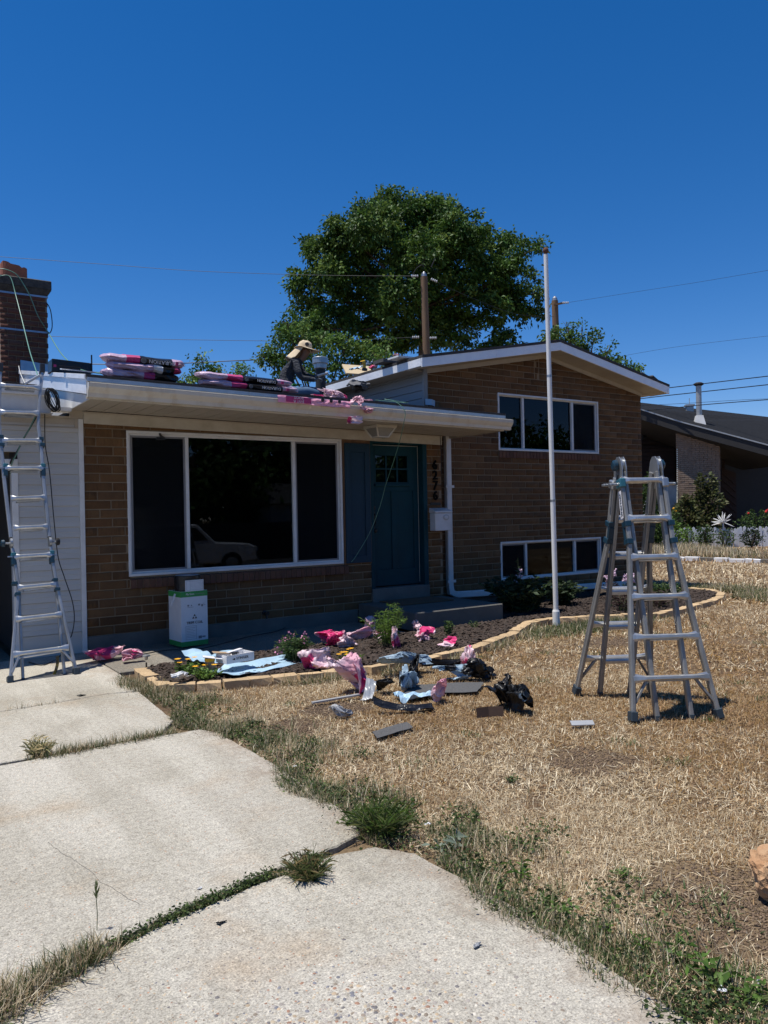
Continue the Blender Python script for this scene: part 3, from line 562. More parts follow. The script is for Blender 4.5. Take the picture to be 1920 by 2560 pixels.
for x0, x1 in ((1.862, 1.874), (7.551, 7.562)): MB().prism([(y, z + tz(x0)) for y, z in ge], 'x', x0, x1).build('gutter_cap', B['gutter'], house)
for x in (2.6, 3.5, 4.4, 5.3, 6.2, 7.1): eave_bar('gutter_hanger', x - .012, x + .012, 7.985, 8.064, 2.836, 2.842, B['galv'])
# soffit planks and frieze
x = 1.90
while x < 7.44:
    w = min(.166, 7.44 - x); eave_bar('soffit_plank', x, x + w - .007, 8.102, 9.03, 2.675 + .02, 2.69 + .02, B['soffit']); x += .17
eave_bar('soffit_backing', 1.90, 7.44, 8.103, 9.03, 2.711, 2.717, B['ink'])
eave_bar('soffit_end', 7.445, 7.47, 8.102, 9.38, 2.69, 2.86, B['soffit'])
eave_bar('frieze', 2.042, 7.10, 9.012, 9.045, 2.555, 2.685, B['white'], .003)
eave_bar('frieze_trim', 2.042, 7.10, 9.004, 9.011, 2.668, 2.686, B['soffit'])
MB().box(1.691, 1.883, 8.86, 9.04, 2.66, 2.70).build('eave_return', B['trimw'], house)
MB().box(1.9, 2.04, 9.031, 9.06, 2.601, 2.70).build('eave_return', B['soffit'], house)
# rake on the left
def rake(name, x0, x1, ya, yb, up, th, mat, bev=0):
    v = [(x, y, roofz(1.9, y) + up - t) for x in (x0, x1) for y, t in ((ya, 0), (yb, 0), (yb, th), (ya, th))]
    return MB().add(v, [(0, 1, 2, 3), (7, 6, 5, 4), (0, 4, 5, 1), (1, 5, 6, 2), (2, 6, 7, 3), (3, 7, 4, 0)]).build(name, mat, house, bevel=bev)
rake('rake_fascia', 1.855, 1.878, 8.06, 9.9, -.02, .17, B['alu']); rake('rake_fascia', 1.855, 1.878, 9.903, 12.0, -.02, .17, B['alu'])
for a, b_ in ((8.05, 9.9), (9.904, 11.98)): rake('rake_edge', 1.838, 1.854, a, b_, .008, .05, B['alu'], .002)
MB().prism([(8.12, 2.69), (10.6, 2.69), (10.6, roofz(1.9, 10.6) - .2), (8.12, roofz(1.9, 8.12) - .2)], 'x', 1.884, 1.899).build('eave_return', B['trimw'], house)
MB().prism([(9.05, 2.66), (17, 2.66), (17, 2.9), (13, roofz(1.9, 13) - .06), (9.05, roofz(1.9, 9.05) - .06)], 'x', 2.05, 2.10).build('side_wall', B['trimw'], house)

# upper gable roof
def gslab(name, y0, y1, up, th, mat, ov=2.87):
    for s in (-1, 1):
        xs_ = [XPK, XPK + s * ov]
        v = [(x, y, rtop(x) + up - t) for t in (0, th) for y in (y0, y1) for x in xs_]
        MB().add(v, [(0, 1, 3, 2), (4, 6, 7, 5), (0, 4, 5, 1), (1, 5, 7, 3), (3, 7, 6, 2), (2, 6, 4, 0)]).build(name, mat, house)
gslab('roof', 8.985, 17.6, .012, .04, B['shingle'])
def gbar(name, xa, xb, y0, y1, t0, t1, mat, bev=0):       # bar along the gable slope, t = depth below the roof top
    v = [(x, y, rtop(x) - t) for t in (t0, t1) for y in (y0, y1) for x in (xa, xb)]
    return MB().add(v, [(0, 1, 3, 2), (4, 6, 7, 5), (0, 4, 5, 1), (1, 5, 7, 3), (3, 7, 6, 2), (2, 6, 4, 0)]).build(name, mat, house, bevel=bev)
for xa, xb in ((6.75, 8.2), (8.202, XPK), (XPK, 11.0), (11.002, 12.49)): gbar('gable_fascia', xa, xb, 8.995, 9.018, .029, .165, B['alu'], .003)
for xa, xb in ((6.77, XPK), (XPK, 12.47)):
    gbar('gable_frieze', max(xa, XG0 - .02), min(xb, XG1 + .02), Y2 - .03, Y2 - .012, .165, .235, B['soffit'])
    nn = 14
    for i in range(nn):
        a = xa + (xb - xa) * i / nn; c = xa + (xb - xa) * (i + 1) / nn
        gbar('soffit_plank', a + .004, c - .004, 9.02, Y2 - .004, .15, .163, B['soffit'])
# side eaves of the upper roof
for s, xe in ((-1, 6.75), (1, 12.49)):
    zt = rtop(xe)
    MB().box(min(xe, xe - s * .02), max(xe, xe - s * .02), 8.995 + .03, 12.6 if s < 0 else 17.5, zt - .145, zt - .03).build('side_fascia', B['alu'], house, bevel=.003)
    if s < 0: MB().box(6.75, 6.77, 12.604, 17.5, zt - .145, zt - .03).build('side_fascia', B['alu'], house, bevel=.003)
    xa, xb = sorted((xe - s * .022, (XG0 + .0) if s < 0 else XG1))
    MB().box(xa, xb, Y2 - .003, 17.4, zt - .14, zt - .128).build('soffit', B['soffit'], house)
# siding side wall of the upper storey
zb_ = 2.98; i = 0
while zb_ < 3.72:
    y_hi = min(13.6, EY + (zb_ + .06 - EZ - tz(7)) / SL + .8)
    p = [(XG0 - .004, zb_), (XG0 - .020, zb_ + .003), (XG0 - .006, zb_ + .118), (XG0 + .01, zb_ + .118), (XG0 + .01, zb_)]
    MB().prism(p, 'y', Y2 + .02, 16.0).build('side_plank', B['gsiding'], house); zb_ += .1195
MB().box(XG0 - .03, XG0 + .045, Y2 - .035, Y2 + .019, 2.9, 3.66).build('corner_board', B['gsiding'], house, bevel=.003)

# windows
def window(x0, x1, z0, z1, y, mull, name='window', fw=.028, deep=.05, screens=(), sash=.022, blinds=None, fmat='trimw'):
    root = MB().box(x0, x1, y + .02, y + .07, z0, z0 + fw).box(x0, x1, y + .02, y + .07, z1 - fw, z1).box(x0, x0 + fw, y + .02, y + .07, z0 + fw, z1 - fw).box(x1 - fw, x1, y + .02, y + .07, z0 + fw, z1 - fw)
    w = root.build(name, B[fmat], house, bevel=.003)
    MB().box(x0 - .018, x1 + .018, y - .02, y + .02, z0 - .018, z0 + .012).box(x0 - .018, x0 + .012, y - .02, y + .02, z0 + .012, z1 - .012).box(x1 - .012, x1 + .018, y - .02, y + .02, z0 + .012, z1 - .012).box(x0 - .018, x1 + .018, y - .02, y + .02, z1 - .012, z1 + .018).build('frame', B[fmat], w, bevel=.003)
    E = [x0 + fw] + list(mull) + [x1 - fw]
    for mx in mull: MB().box(mx - .02, mx + .02, y + .008, y + .07, z0 + fw, z1 - fw).build('mullion', B[fmat], w, bevel=.003)
    for i in range(len(E) - 1):
        a = E[i] + (.021 if i else .001); c = E[i + 1] - (.021 if i < len(E) - 2 else .001)
        if i in screens:
            MB().box(a, c, y + .022, y + .034, z0 + fw + .001, z0 + fw + sash).box(a, c, y + .022, y + .034, z1 - fw - sash, z1 - fw - .001).box(a, a + sash, y + .022, y + .034, z0 + fw + sash, z1 - fw - sash).box(c - sash, c, y + .022, y + .034, z0 + fw + sash, z1 - fw - sash).build('screen_frame', B['inkg'] if fmat == 'trimw' else B['white'], w)
            MB().box(a + sash, c - sash, y + .026, y + .028, z0 + fw + sash, z1 - fw - sash).build('insect_screen', B['screen'], w)
        MB().box(a, c, y + .048, y + .053, z0 + fw, z1 - fw).build('pane', B['glass'], w)
        if blinds and i in blinds:
            bz, bm_, st = blinds[i]
            if st:
                mb = MB(); zz = z1 - fw - .02
                while zz > bz: mb.box(a, c, y + .10, y + .122, zz - .003, zz, T=Matrix.Translation((0, y + .11, zz)) @ Matrix.Rotation(.75, 4, 'X') @ Matrix.Translation((0, -y - .11, -zz))); zz -= .022
                o = mb.build('blind', B[bm_], w); o['kind'] = 'stuff'
            else: MB().box(a, c, y + .11, y + .12, bz, z1 - fw).build('blind', B[bm_], w)
    return w
window(2.53, 5.37, .83, 2.48, Y1, (3.235, 4.675), 'picture_window', screens=(0, 2), fw=.034)
window(8.58, 10.95, 2.485, 3.385, Y2, (9.145, 10.325), screens=(2,), blinds={0: (2.5, 'blind', True), 1: (2.95, 'blind', True), 2: (2.95, 'blind', True)})
window(8.58, 10.96, .36, .958, Y2, (9.155, 10.33), screens=(0, 2), blinds={0: (.4, 'curtain', False), 1: (.40, 'curtain', False), 2: (.4, 'curtain', False)})
# rowlock sills
def sill(x0, x1, zt, y, n, parent, tilt=.05):
    w = (x1 - x0) / n
    for i in range(n):
        a = x0 + i * w + .004; c = a + w - .008
        v = [(xx, yy, zz) for xx in (a, c) for yy, zz in ((y - tilt, zt - .02), (y + .02, zt), (y + .02, zt - .115), (y - tilt, zt - .125))]
        MB().add(v, [(0, 1, 2, 3), (7, 6, 5, 4), (0, 4, 5, 1), (1, 5, 6, 2), (2, 6, 7, 3), (3, 7, 4, 0)]).build('sill_brick', B['sill'], parent, bevel=.004)
    MB().box(x0, x1, y - tilt + .012, y + .02, zt - .118, zt - .022).build('sill_mortar', B['mortar'], parent)
sill(2.52, 5.45, .797, Y1, 40, wall1); sill(8.56, 11.0, 2.47, Y2, 32, wall2, .03)
# shutter, door
MB().box(5.40, 5.845, Y1 - .012, Y1 + .01, .80, 2.545).build('trim_board', B['brownwood'], house)
mb = MB(); y0 = Y1 - .042
mb.box(5.425, 5.505, y0, Y1 - .013, .81, 2.45); mb.box(5.745, 5.825, y0, Y1 - .013, .81, 2.45); mb.box(5.505, 5.745, y0, Y1 - .013, .81, .91); mb.box(5.505, 5.745, y0, Y1 - .013, 2.33, 2.45); mb.box(5.505, 5.745, y0 + .018, Y1 - .013, .91, 2.33)
mb.build('shutter', B['shut'], house, bevel=.003)
mb = MB(); mb.box(10.99, 11.25, Y2 - .04, Y2 - .012, .30, .97); sh2 = mb.build('shutter', B['shut'], house, bevel=.003)
YD = Y1 + .10
MB().box(5.842, 5.90, Y1 - .005, YD + .06, .431, 2.50).box(6.765, 6.838, Y1 - .005, YD + .06, .431, 2.50).box(5.90, 6.765, Y1 - .005, YD + .06, 2.465, 2.50).build('door_frame', B['door'], house, bevel=.003)
door = None
mb = MB(); d0, d1 = YD, YD + .045
lx0, lx1, lz0, lz1 = 6.0, 6.575, 1.915, 2.315
mb.box(5.905, 6.0, d0, d1, .45, 2.46); mb.box(6.66, 6.76, d0, d1, .45, 2.46); mb.box(6.575, 6.66, d0, d1, 1.80, 2.46); mb.box(6.0, 6.575, d0, d1, lz1, 2.46); mb.box(6.0, 6.575, d0, d1, 1.80, lz0); mb.box(6.0, 6.66, d0, d1, .45, .68)
mb.box(6.27, 6.37, d0, d1, .68, 1.80); mb.box(6.0, 6.27, d0 + .016, d1, .68, 1.80); mb.box(6.37, 6.66, d0 + .016, d1, .68, 1.80)
door = mb.build('front_door', B['door'], house, bevel=.002)
for i in range(3):
    for j in range(2):
        a = lx0 + (lx1 - lx0) * i / 3; c = lx0 + (lx1 - lx0) * (i + 1) / 3; e = lz0 + (lz1 - lz0) * j / 2; f_ = lz0 + (lz1 - lz0) * (j + 1) / 2
        MB().box(a + .012, c - .012, d0 + .018, d0 + .024, e + .012, f_ - .012).build('pane', B['glass'], door)
mb = MB()
for i in range(4): xx = lx0 + (lx1 - lx0) * i / 3; mb.box(xx - .012, xx + .012, d0 + .004, d1, lz0, lz1)
for j in range(3):
    zz = lz0 + (lz1 - lz0) * j / 2
    for i in range(3): mb.box(lx0 + (lx1 - lx0) * i / 3 + .012, lx0 + (lx1 - lx0) * (i + 1) / 3 - .012, d0 + .006, d1, zz - .011, zz + .011)
mb.build('muntin', B['door'], door)
MB().box(5.98, 6.60, d0 - .03, d0, 1.868, 1.895).build('door_shelf', B['door'], door, bevel=.003)
mb = MB(); mb.lathe([(.03, 0), (.033, .012), (.024, .02)], 14, (5.955, d0, 1.56), 0, Matrix.Rotation(R(90), 4, 'X')); mb.tube([(5.955, d0 - .005, 1.48), (5.955, d0 - .05, 1.46), (5.955, d0 - .055, 1.36), (5.955, d0 - .01, 1.30)], .011, 8); mb.box(5.935, 5.975, d0 - .008, d0, 1.27, 1.51); mb.lathe([(.027, 0), (.031, .035), (.014, .05)], 12, (5.965, d0, 1.24), 0, Matrix.Rotation(R(90), 4, 'X'))
mb.build('handle', B['black'], door)
MB().box(5.905, 6.76, d0 + .05, d0 + .06, .44, 2.46).build('door_backing', B['ink'], house)
MB().box(6.742, 6.748, d0 - .004, d0, .47, 2.46).box(5.92, 6.742, d0 - .004, d0, 2.446, 2.452).build('weather_strip', B['white'], door)
# house numbers and plate
for ch, z in zip('6276', (2.17, 2.02, 1.87, 1.72)):
    me = text('house_number', ch, .185, B['ink_flat'], None, (6.97, Y1 - .024, z), (1, 0, 0), (0, 0, 1), .01); o = link('house_number', me, house, True)
MB().box(6.88, 7.07, Y1 - .02, Y1 - .011, 1.585, 1.625).build('name_plate', B['black'], house, bevel=.002)
# downspout with elbow and ground run
ds = MB(); ds.box(7.385, 7.485, 9.27, 9.345, .33, 2.67).build('downspout', B['trimw'], house, bevel=.01)
MB().bar((7.435, 9.307, .34), (7.455, 9.305, .22), .1, .075, (0, 1, 0)).bar((7.455, 9.305, .245), (7.56, 9.30, .20), .075, .09, (0, 0, 1)).build('downspout_elbow', B['trimw'], house, bevel=.008)
MB().bar((7.54, 9.30, .205), (9.05, 9.30, .165), .075, .1, (0, 0, 1)).build('downspout_run', B['trimw'], house, bevel=.01)
MB().bar((9.06, 9.30, .16), (11.7, 9.30, .10), .075, .1, (0, 0, 1)).build('downspout_run', B['trimw'], house, bevel=.01)
for z in (1.87, .42): MB().box(7.35, 7.52, 9.262, 9.268, z - .02, z + .02).box(7.345, 7.384, 9.24, 9.268, z - .02, z + .02).build('pipe_clip', B['trimw'], house)
MB().tube([(7.06, 9.0, 2.6), (7.065, 8.99, 2.3), (7.07, 9.0, 2.05), (7.13, 9.02, 1.9), (7.2, 9.1, 1.85)], .005, 5).build('wire_lead', B['black'], house)
# porch light on the soffit
pl = gz(950, 1066, 2.63); px, py = pl.x, pl.y; zt = 2.695 + tz(px)
MB().box(px - .16, px + .16, py - .16, py + .16, zt - .035, zt - .001).build('porch_light', B['white'], house, bevel=.004)
pli = bpy.data.objects['porch_light']
mb = MB()
for sx, sy in ((-1, -1), (1, -1), (1, 1), (-1, 1)): mb.bar((px + sx * .145, py + sy * .145, zt - .035), (px + sx * .08, py + sy * .08, zt - .15), .018, .018)
for s in (-1, 1): mb.bar((px - .085, py + s * .08, zt - .15), (px + .085, py + s * .08, zt - .15), .016, .016); mb.bar((px + s * .08, py - .075, zt - .15), (px + s * .08, py + .075, zt - .15), .016, .016)
mb.build('lamp_frame', B['white'], pli)
mb = MB().add([(px - .135, py - .135, zt - .036), (px + .135, py - .135, zt - .036), (px + .135, py + .135, zt - .036), (px - .135, py + .135, zt - .036), (px - .075, py - .075, zt - .148), (px + .075, py - .075, zt - .148), (px + .075, py + .075, zt - .148), (px - .075, py + .075, zt - .148)], [(0, 1, 5, 4), (1, 2, 6, 5), (2, 3, 7, 6), (3, 0, 4, 7), (4, 5, 6, 7)])
mb.build('lamp_glass', pm('lamp_glass', (.28, .27, .24), .35), pli)
# small wall details
MB().tube([(2.9, Y1 - .02, 2.47), (2.9, Y1 - .06, 2.44), (2.93, Y1 - .07, 2.42)], .014, 6).box(2.86, 2.96, Y1 - .03, Y1 - .01, 2.40, 2.43).build('hook', B['black'], house)
hb = gy(662, 1532, Y1 - .03)
MB().lathe([(.03, 0), (.03, .02), (.015, .025), (.015, .08), (.028, .085), (.028, .1)], 10, (hb.x, Y1 - .01, hb.z), 0, Matrix.Rotation(R(90), 4, 'X')).tube([(hb.x, Y1 - .08, hb.z), (hb.x, Y1 - .09, hb.z - .07)], .013, 8).build('hose_tap', B['black'], house)

# porch slab, mat, mailbox
MB().box(5.60, 7.05, 7.70, 9.03, -.02, .25).build('porch_step', B['porch'], None, bevel=.012); tag(bpy.data.objects['porch_step'], 'concrete porch slab under the front door', None, None, 'structure')
mb = MB(); mb.box(-.44, .44, -.28, .28, 0, .018); o = mb.build('door_mat', B['mat'], None, bevel=.006); o.location = (6.34, 8.68, .251); tag(o, 'brown doormat lying on the porch slab before the teal door', 'doormat')
mbx = thing('mailbox', 'white wall mailbox with oval emblem under the house numbers', 'mailbox', (7.02, Y1 - .02, 1.21))
MB().box(6.865, 7.165, Y1 - .15, Y1 - .011, 1.21, 1.47).build('body', B['mailw'], mbx, bevel=.008)
MB().prism([(Y1 - .165, 1.472), (Y1 - .165, 1.50), (Y1 - .011, 1.545), (Y1 - .011, 1.472)], 'x', 6.855, 7.175).build('lid', B['mailw'], mbx, bevel=.006)
em = MB().lathe([(.052, 0), (.052, .004), (.04, .006)], 24, (7.06, Y1 - .151, 1.405), 0, Matrix.Rotation(R(90), 4, 'X') @ Matrix.Diagonal((1.1, .85, 1, 1))); em_o = em.build('emblem', B['greymetal'], mbx)
MB().lathe([(.03, 0), (.03, .003), (.026, .005)], 20, (7.06, Y1 - .1575, 1.405), 0, Matrix.Rotation(R(90), 4, 'X') @ Matrix.Diagonal((1.15, .8, 1, 1))).build('emblem_centre', B['mailw'], em_o)

# ------------------------------------------------------------------ garden bed with edging stones
EDGE = [(2.18, 7.6), (2.16, 7.147), (2.118, 6.633), (2.581, 6.448), (3.229, 6.294), (3.928, 6.15), (4.7, 6.201), (5.348, 6.355), (5.759, 6.51), (6.324, 6.767), (6.736, 7.044), (7.096, 7.281), (7.559, 7.322), (8.124, 7.147), (8.937, 6.736), (9.564, 6.808), (10.171, 6.962), (10.798, 7.116), (11.363, 7.322), (11.878, 7.63), (12.155, 8.021), (12.196, 8.381), (11.98, 8.659), (11.621, 8.793)]
bed = tag(slab('mulch_bed', [(2.25, 7.61)] + [(x, y + .03) for x, y in EDGE[2:]] + [(11.3, 9.39), (7.1, 9.39), (7.1, 9.0), (5.6, 9.0), (5.6, 7.61)], .03, .12, B['mulch'], None), 'dark mulch garden bed', None, None, 'structure')
# resample path evenly
P = [Vector((x, y, 0)) for x, y in EDGE]; acc = [0]
for i in range(1, len(P)): acc.append(acc[-1] + (P[i] - P[i - 1]).length)
def along(s):
    for i in range(1, len(P)):
        if s <= acc[i] or i == len(P) - 1:
            t = (s - acc[i - 1]) / (acc[i] - acc[i - 1]); return P[i - 1].lerp(P[i], t), (P[i] - P[i - 1]).normalized()
edg = thing('garden_edging', 'curved row of tan concrete edging stones round the mulch bed', 'garden edging', (2.12, 6.63, 0))
def stone_mesh(sd):
    r = random.Random(sd); bm = bmesh.new(); bmesh.ops.create_cube(bm, size=1)
    bmesh.ops.subdivide_edges(bm, edges=bm.edges, cuts=1, use_grid_fill=True)
    for v in bm.verts:
        p = v.co; ed = sum(abs(c) > .4 for c in p)
        v.co = Vector((p.x * (1 - .05 * (ed > 1)), p.y * (1 - .10 * (ed > 1)) + (r.uniform(-.06, .06) if p.y < 0 else 0), p.z + r.uniform(-.04, .04) - (.06 if ed > 1 and p.z > .4 else 0))) + Vector((r.uniform(-.015, .015), r.uniform(-.03, .03), 0))
    me = bpy.data.meshes.new('stone'); bm.to_mesh(me); bm.free(); me.materials.append(B['stone']); return me
stm = [stone_mesh(i) for i in range(7)]
s = .1
while s < acc[-1]:
    L = random.uniform(.205, .25); p, d = along(min(s + L / 2, acc[-1] - .01)); s += L
    o = link('stone', random.choice(stm), edg); o.location = p - Vector(edg.location) + Vector((random.uniform(-.006, .006), random.uniform(-.008, .008), -.006 + random.uniform(-.006, .006)))
    o.rotation_euler = (random.uniform(-.04, .04), random.uniform(-.03, .03), math.atan2(d.y, d.x) + random.uniform(-.035, .035)); o.scale = (L - .002, .14, .12)
# big corner stones
# mulch chips
def in_poly(x, y, poly):
    c = False; j = len(poly) - 1
    for i in range(len(poly)):
        (xi, yi), (xj, yj) = poly[i], poly[j]
        if (yi > y) != (yj > y) and x < (xj - xi) * (y - yi) / (yj - yi) + xi: c = not c
        j = i
    return c
def in_poly_np(X, Y, poly):
    c = np.zeros(len(X), bool); j = len(poly) - 1
    for i in range(len(poly)):
        (xi, yi), (xj, yj) = poly[i], poly[j]
        c ^= ((yi > Y) != (yj > Y)) & (X < (xj - xi) * (Y - yi) / (yj - yi + 1e-12) + xi); j = i
    return c
BED = [(2.3, 7.58)] + [(x, y + .09) for x, y in EDGE[2:]] + [(11.2, 9.36), (7.1, 9.36), (7.1, 7.65), (5.6, 7.65), (5.6, 7.58)]
def chips(n, box):
    X = rng.uniform(box[0], box[1], n); Y = rng.uniform(box[2], box[3], n); k = in_poly_np(X, Y, BED); X, Y = X[k], Y[k]; n = len(X)
    a = rng.uniform(0, 6.28, n); L = rng.uniform(.012, .05, n); w = rng.uniform(.004, .012, n); t = rng.uniform(-.5, .5, n); h = rng.uniform(.004, .012, n); z = .032 + rng.uniform(0, .018, n)
    d = np.stack([np.cos(a), np.sin(a), np.tan(t * .8)], 1); s_ = np.stack([-np.sin(a), np.cos(a), rng.uniform(-.6, .6, n)], 1); c = np.stack([X, Y, z], 1)
    up = np.array([0, 0, 1.])
    V = np.stack([c - d * L[:, None] - s_ * w[:, None], c + d * L[:, None] - s_ * w[:, None], c + d * L[:, None] + s_ * w[:, None], c - d * L[:, None] + s_ * w[:, None], c + up * h[:, None] + d * L[:, None] * .2], 1).reshape(-1, 3)
    b = np.arange(n)[:, None] * 5; F = np.concatenate([b + np.array(q) for q in ((0, 1, 4), (1, 2, 4), (2, 3, 4), (3, 0, 4))])
    v = rng.uniform(.5, 1.6, n)[:, None]; col = np.repeat(np.array([[.036, .024, .018]]) * v + rng.uniform(0, .012, (n, 1)), 5, 0)
    return V, F, col
V, F, c = chips(60000, (2, 12, 5.9, 9.4)); tag(link('mulch', np_mesh('mulch', V, F, B['chips'], c)), 'loose dark bark mulch covering the garden bed', 'mulch', None, 'stuff')

# ------------------------------------------------------------------ lawn
def leaf_quads(P, D, L, Wd, droop=0.0):
    """folded diamond leaves: P base points, D directions (n,3)"""
    n = len(P); D = D / (np.linalg.norm(D, axis=1, keepdims=True) + 1e-9)
    rnd = rng.normal(0, 1, (n, 3)); s_ = np.cross(D, rnd); s_ /= np.linalg.norm(s_, axis=1, keepdims=True) + 1e-9
    nn = np.cross(D, s_); e = P + D * L[:, None] - np.array([0, 0, 1]) * (L * droop)[:, None]; m = P + D * (L * .5)[:, None]
    V = np.stack([P, m + s_ * Wd[:, None] + nn * (Wd * .35)[:, None], e, m - s_ * Wd[:, None] + nn * (Wd * .35)[:, None]], 1).reshape(-1, 3)
    b = np.arange(n)[:, None] * 4; return V, np.concatenate([b + np.array((0, 1, 2)), b + np.array((0, 2, 3))]), n
B['stem'] = pm('stem', (.09, .12, .04), .7)
G1 = [(.045, .085, .022), (.06, .11, .03), (.08, .13, .04), (.035, .065, .02)]; G2 = [(.10, .19, .035), (.13, .22, .05), (.08, .15, .03)]; G3 = [(.022, .042, .016), (.03, .055, .02), (.018, .032, .014), (.04, .06, .03)]; PUR = [(.05, .03, .03), (.035, .025, .025), (.06, .04, .035)]
DRV_X = lambda Y: 2.02 + .05 * np.sin(Y * 3.1) + .04 * np.sin(Y * 7.7)
BEDO = [(1.95, 7.6), (2.0, 6.52)] + [(x, y - .07) for x, y in EDGE[3:19]] + [(12.0, 7.56), (12.3, 8.02), (12.3, 8.43), (12.0, 8.76), (11.6, 8.84), (12.2, 9.4), (7.0, 9.4), (2.0, 9.2)]
def nz(X, Y, s, o=0):                                     # cheap smooth noise
    return (np.sin(X * s + o) * np.cos(Y * s * 1.13 + o * 2) + .6 * np.sin(X * s * 2.3 + 1.7 + Y * s * 1.1 + o) + .4 * np.cos(Y * s * 3.7 - X * s * 2.9 + o * 3)) / 2
def lawn_pts(n, d0, d1, keep_green=None):
    d = np.sqrt(rng.uniform(d0 * d0, d1 * d1, n)); a = rng.uniform(-.66, .92, n)
    vx, vy, rx, ry = VIEW.x, VIEW.y, RIGHT.x, RIGHT.y
    X = d * (np.cos(a) * vx + np.sin(a) * rx); Y = d * (np.cos(a) * vy + np.sin(a) * ry)
    k = (X > DRV_X(Y) + rng.normal(0, .03, n)) & ~in_poly_np(X, Y, BEDO) & (Y < 16) & ~((Y > 9.3) & (X < 12.25))
    bare = nz(X, Y, 1.7, 3) + .5 * nz(X, Y, 4.1, 9)
    k &= ~((bare > .72) & (rng.uniform(0, 1, n) < np.clip((bare - .6) * 1.6, 0, .85)))
    for bx, by, br in ((2.75, 1.75, .42), (3.1, 1.45, .35), (2.45, 4.95, .28), (3.0, 5.25, .3), (7.0, 5.9, .4), (3.6, 3.2, .3)):   # worn patches
        k &= ~((np.hypot(X - bx, (Y - by) * 1.2) < br * (1 + .35 * nz(X, Y, 9, bx))) & (rng.uniform(0, 1, n) < .93))
    return X[k], Y[k]
def blades(X, Y, L, w, tilt, col, curve=.3, z0=-.028):
    n = len(X); a = rng.uniform(0, 6.283, n); ct, st = np.cos(tilt), np.sin(tilt)
    dx, dy = np.cos(a), np.sin(a); b = np.stack([X, Y, np.full(n, z0)], 1)
    d1 = np.stack([dx * ct, dy * ct, st], 1); t2 = np.clip(tilt - curve * rng.uniform(-.3, 1, n), -.05, 1.6); d2 = np.stack([dx * np.cos(t2), dy * np.cos(t2), np.sin(t2)], 1)
    s_ = np.stack([-dy, dx, rng.uniform(-.4, .4, n)], 1) * w[:, None]
    m = b + d1 * (L * .5)[:, None]; e = m + d2 * (L * .5)[:, None]
    V = np.stack([b - s_, b + s_, m + s_ * .8, m - s_ * .8, e], 1).reshape(-1, 3)
    i = np.arange(n)[:, None] * 5; F = np.concatenate([i + np.array(q) for q in ((0, 1, 2), (0, 2, 3), (3, 2, 4))])
    return V, F, np.repeat(col, 5, 0)
def cat(parts):
    Vs, Fs, Cs, o = [], [], [], 0
    for V, F, c in parts: Vs.append(V); Fs.append(F + o); Cs.append(c); o += len(V)
    return np.concatenate(Vs), np.concatenate(Fs), np.concatenate(Cs)
STRAW = np.array([(.67, .56, .38), (.57, .46, .295), (.45, .345, .205), (.80, .71, .52), (.32, .225, .13), (.53, .43, .28)])
BRN = np.array([(.30, .18, .09), (.36, .23, .11), (.24, .14, .035), (.42, .29, .15)])
GRN = np.array([(.08, .12, .035), (.055, .09, .026), (.11, .14, .05), (.04, .07, .022), (.17, .17, .08)])
def straw_col(X, Y):
    n = len(X); f = np.clip(.36 + .5 * nz(X, Y, .55, 5) + .3 * nz(X, Y, 1.9, 1) + .2 * nz(X, Y, 5.3, 2) + .14 * np.clip(X - 4.2, -1, 1.5) * (Y < 7), .10, .93)
    a = STRAW[rng.integers(0, len(STRAW), n)]; b = BRN[rng.integers(0, len(BRN), n)]
    return np.where((rng.uniform(0, 1, n) < f)[:, None], b, a) * rng.uniform(.62, 1.2, (n, 1))
parts = []
for n, d0, d1, l0, l1, w0, w1 in ((210000, 1.9, 4.2, .02, .075, .0008, .0018), (235000, 4.2, 7.5, .025, .085, .0012, .0026), (140000, 7.5, 13, .04, .11, .0025, .005), (76000, 13, 22, .08, .2, .006, .012), (33000, 22, 30, .1, .3, .01, .02)):
    X, Y = lawn_pts(n, d0, d1); n = len(X)
    up = rng.uniform(0, 1, n) < .45
    tilt = np.where(up, rng.uniform(.5, 1.4, n), rng.uniform(.0, .35, n)); L = rng.uniform(l0, l1, n) * np.where(up, .62, 1.05)
    parts.append(blades(X, Y, L, rng.uniform(w0, w1, n), tilt, straw_col(X, Y), .5))
V, F, c = cat(parts); tag(link('dry_grass', np_mesh('dry_grass', V, F, B['straw'], c)), 'dry straw coloured lawn grass', 'grass', None, 'stuff')
# green grass and weeds along the driveway edge, the flagpole and the far bed
parts = []
def green(X, Y, l0, l1, w, mixs=.25, lo=.35, hi=1.45, curve=.7, br=1.0, z0=-.025):
    n = len(X); col = GRN[rng.integers(0, len(GRN), n)] * rng.uniform(.7, 1.2, (n, 1)) * br; st = rng.uniform(0, 1, n) < mixs; col[st] = STRAW[rng.integers(0, len(STRAW), st.sum())] * .8
    parts.append(blades(X, Y, rng.uniform(l0, l1, n), rng.uniform(w * .6, w, n), rng.uniform(lo, hi, n), col, curve, z0))
n = 110000; Y = rng.uniform(.6, 6.4, n); off = np.abs(rng.normal(0, .27, n)); X = DRV_X(Y) - .09 + off
k = (1.0 * nz(X, Y, 3.4, 2) + .9 * nz(X, Y, 8.5, 4) - off * 1.55 + .40 > rng.uniform(-.05, .75, n)) & ~in_poly_np(X, Y, BEDO)
green(X[k], Y[k], .015, .075, .0024, .36)
n = 12000; Y = rng.uniform(.6, 6.3, n); off = np.abs(rng.normal(.05, .3, n)); X = DRV_X(Y) - .05 + off
k = (nz(X, Y, 6.1, 7) + .5 * nz(X, Y, 13, 1) > .35) & ~in_poly_np(X, Y, BEDO); green(X[k], Y[k], .06, .14, .0022, .75, .7, 1.5, .5)
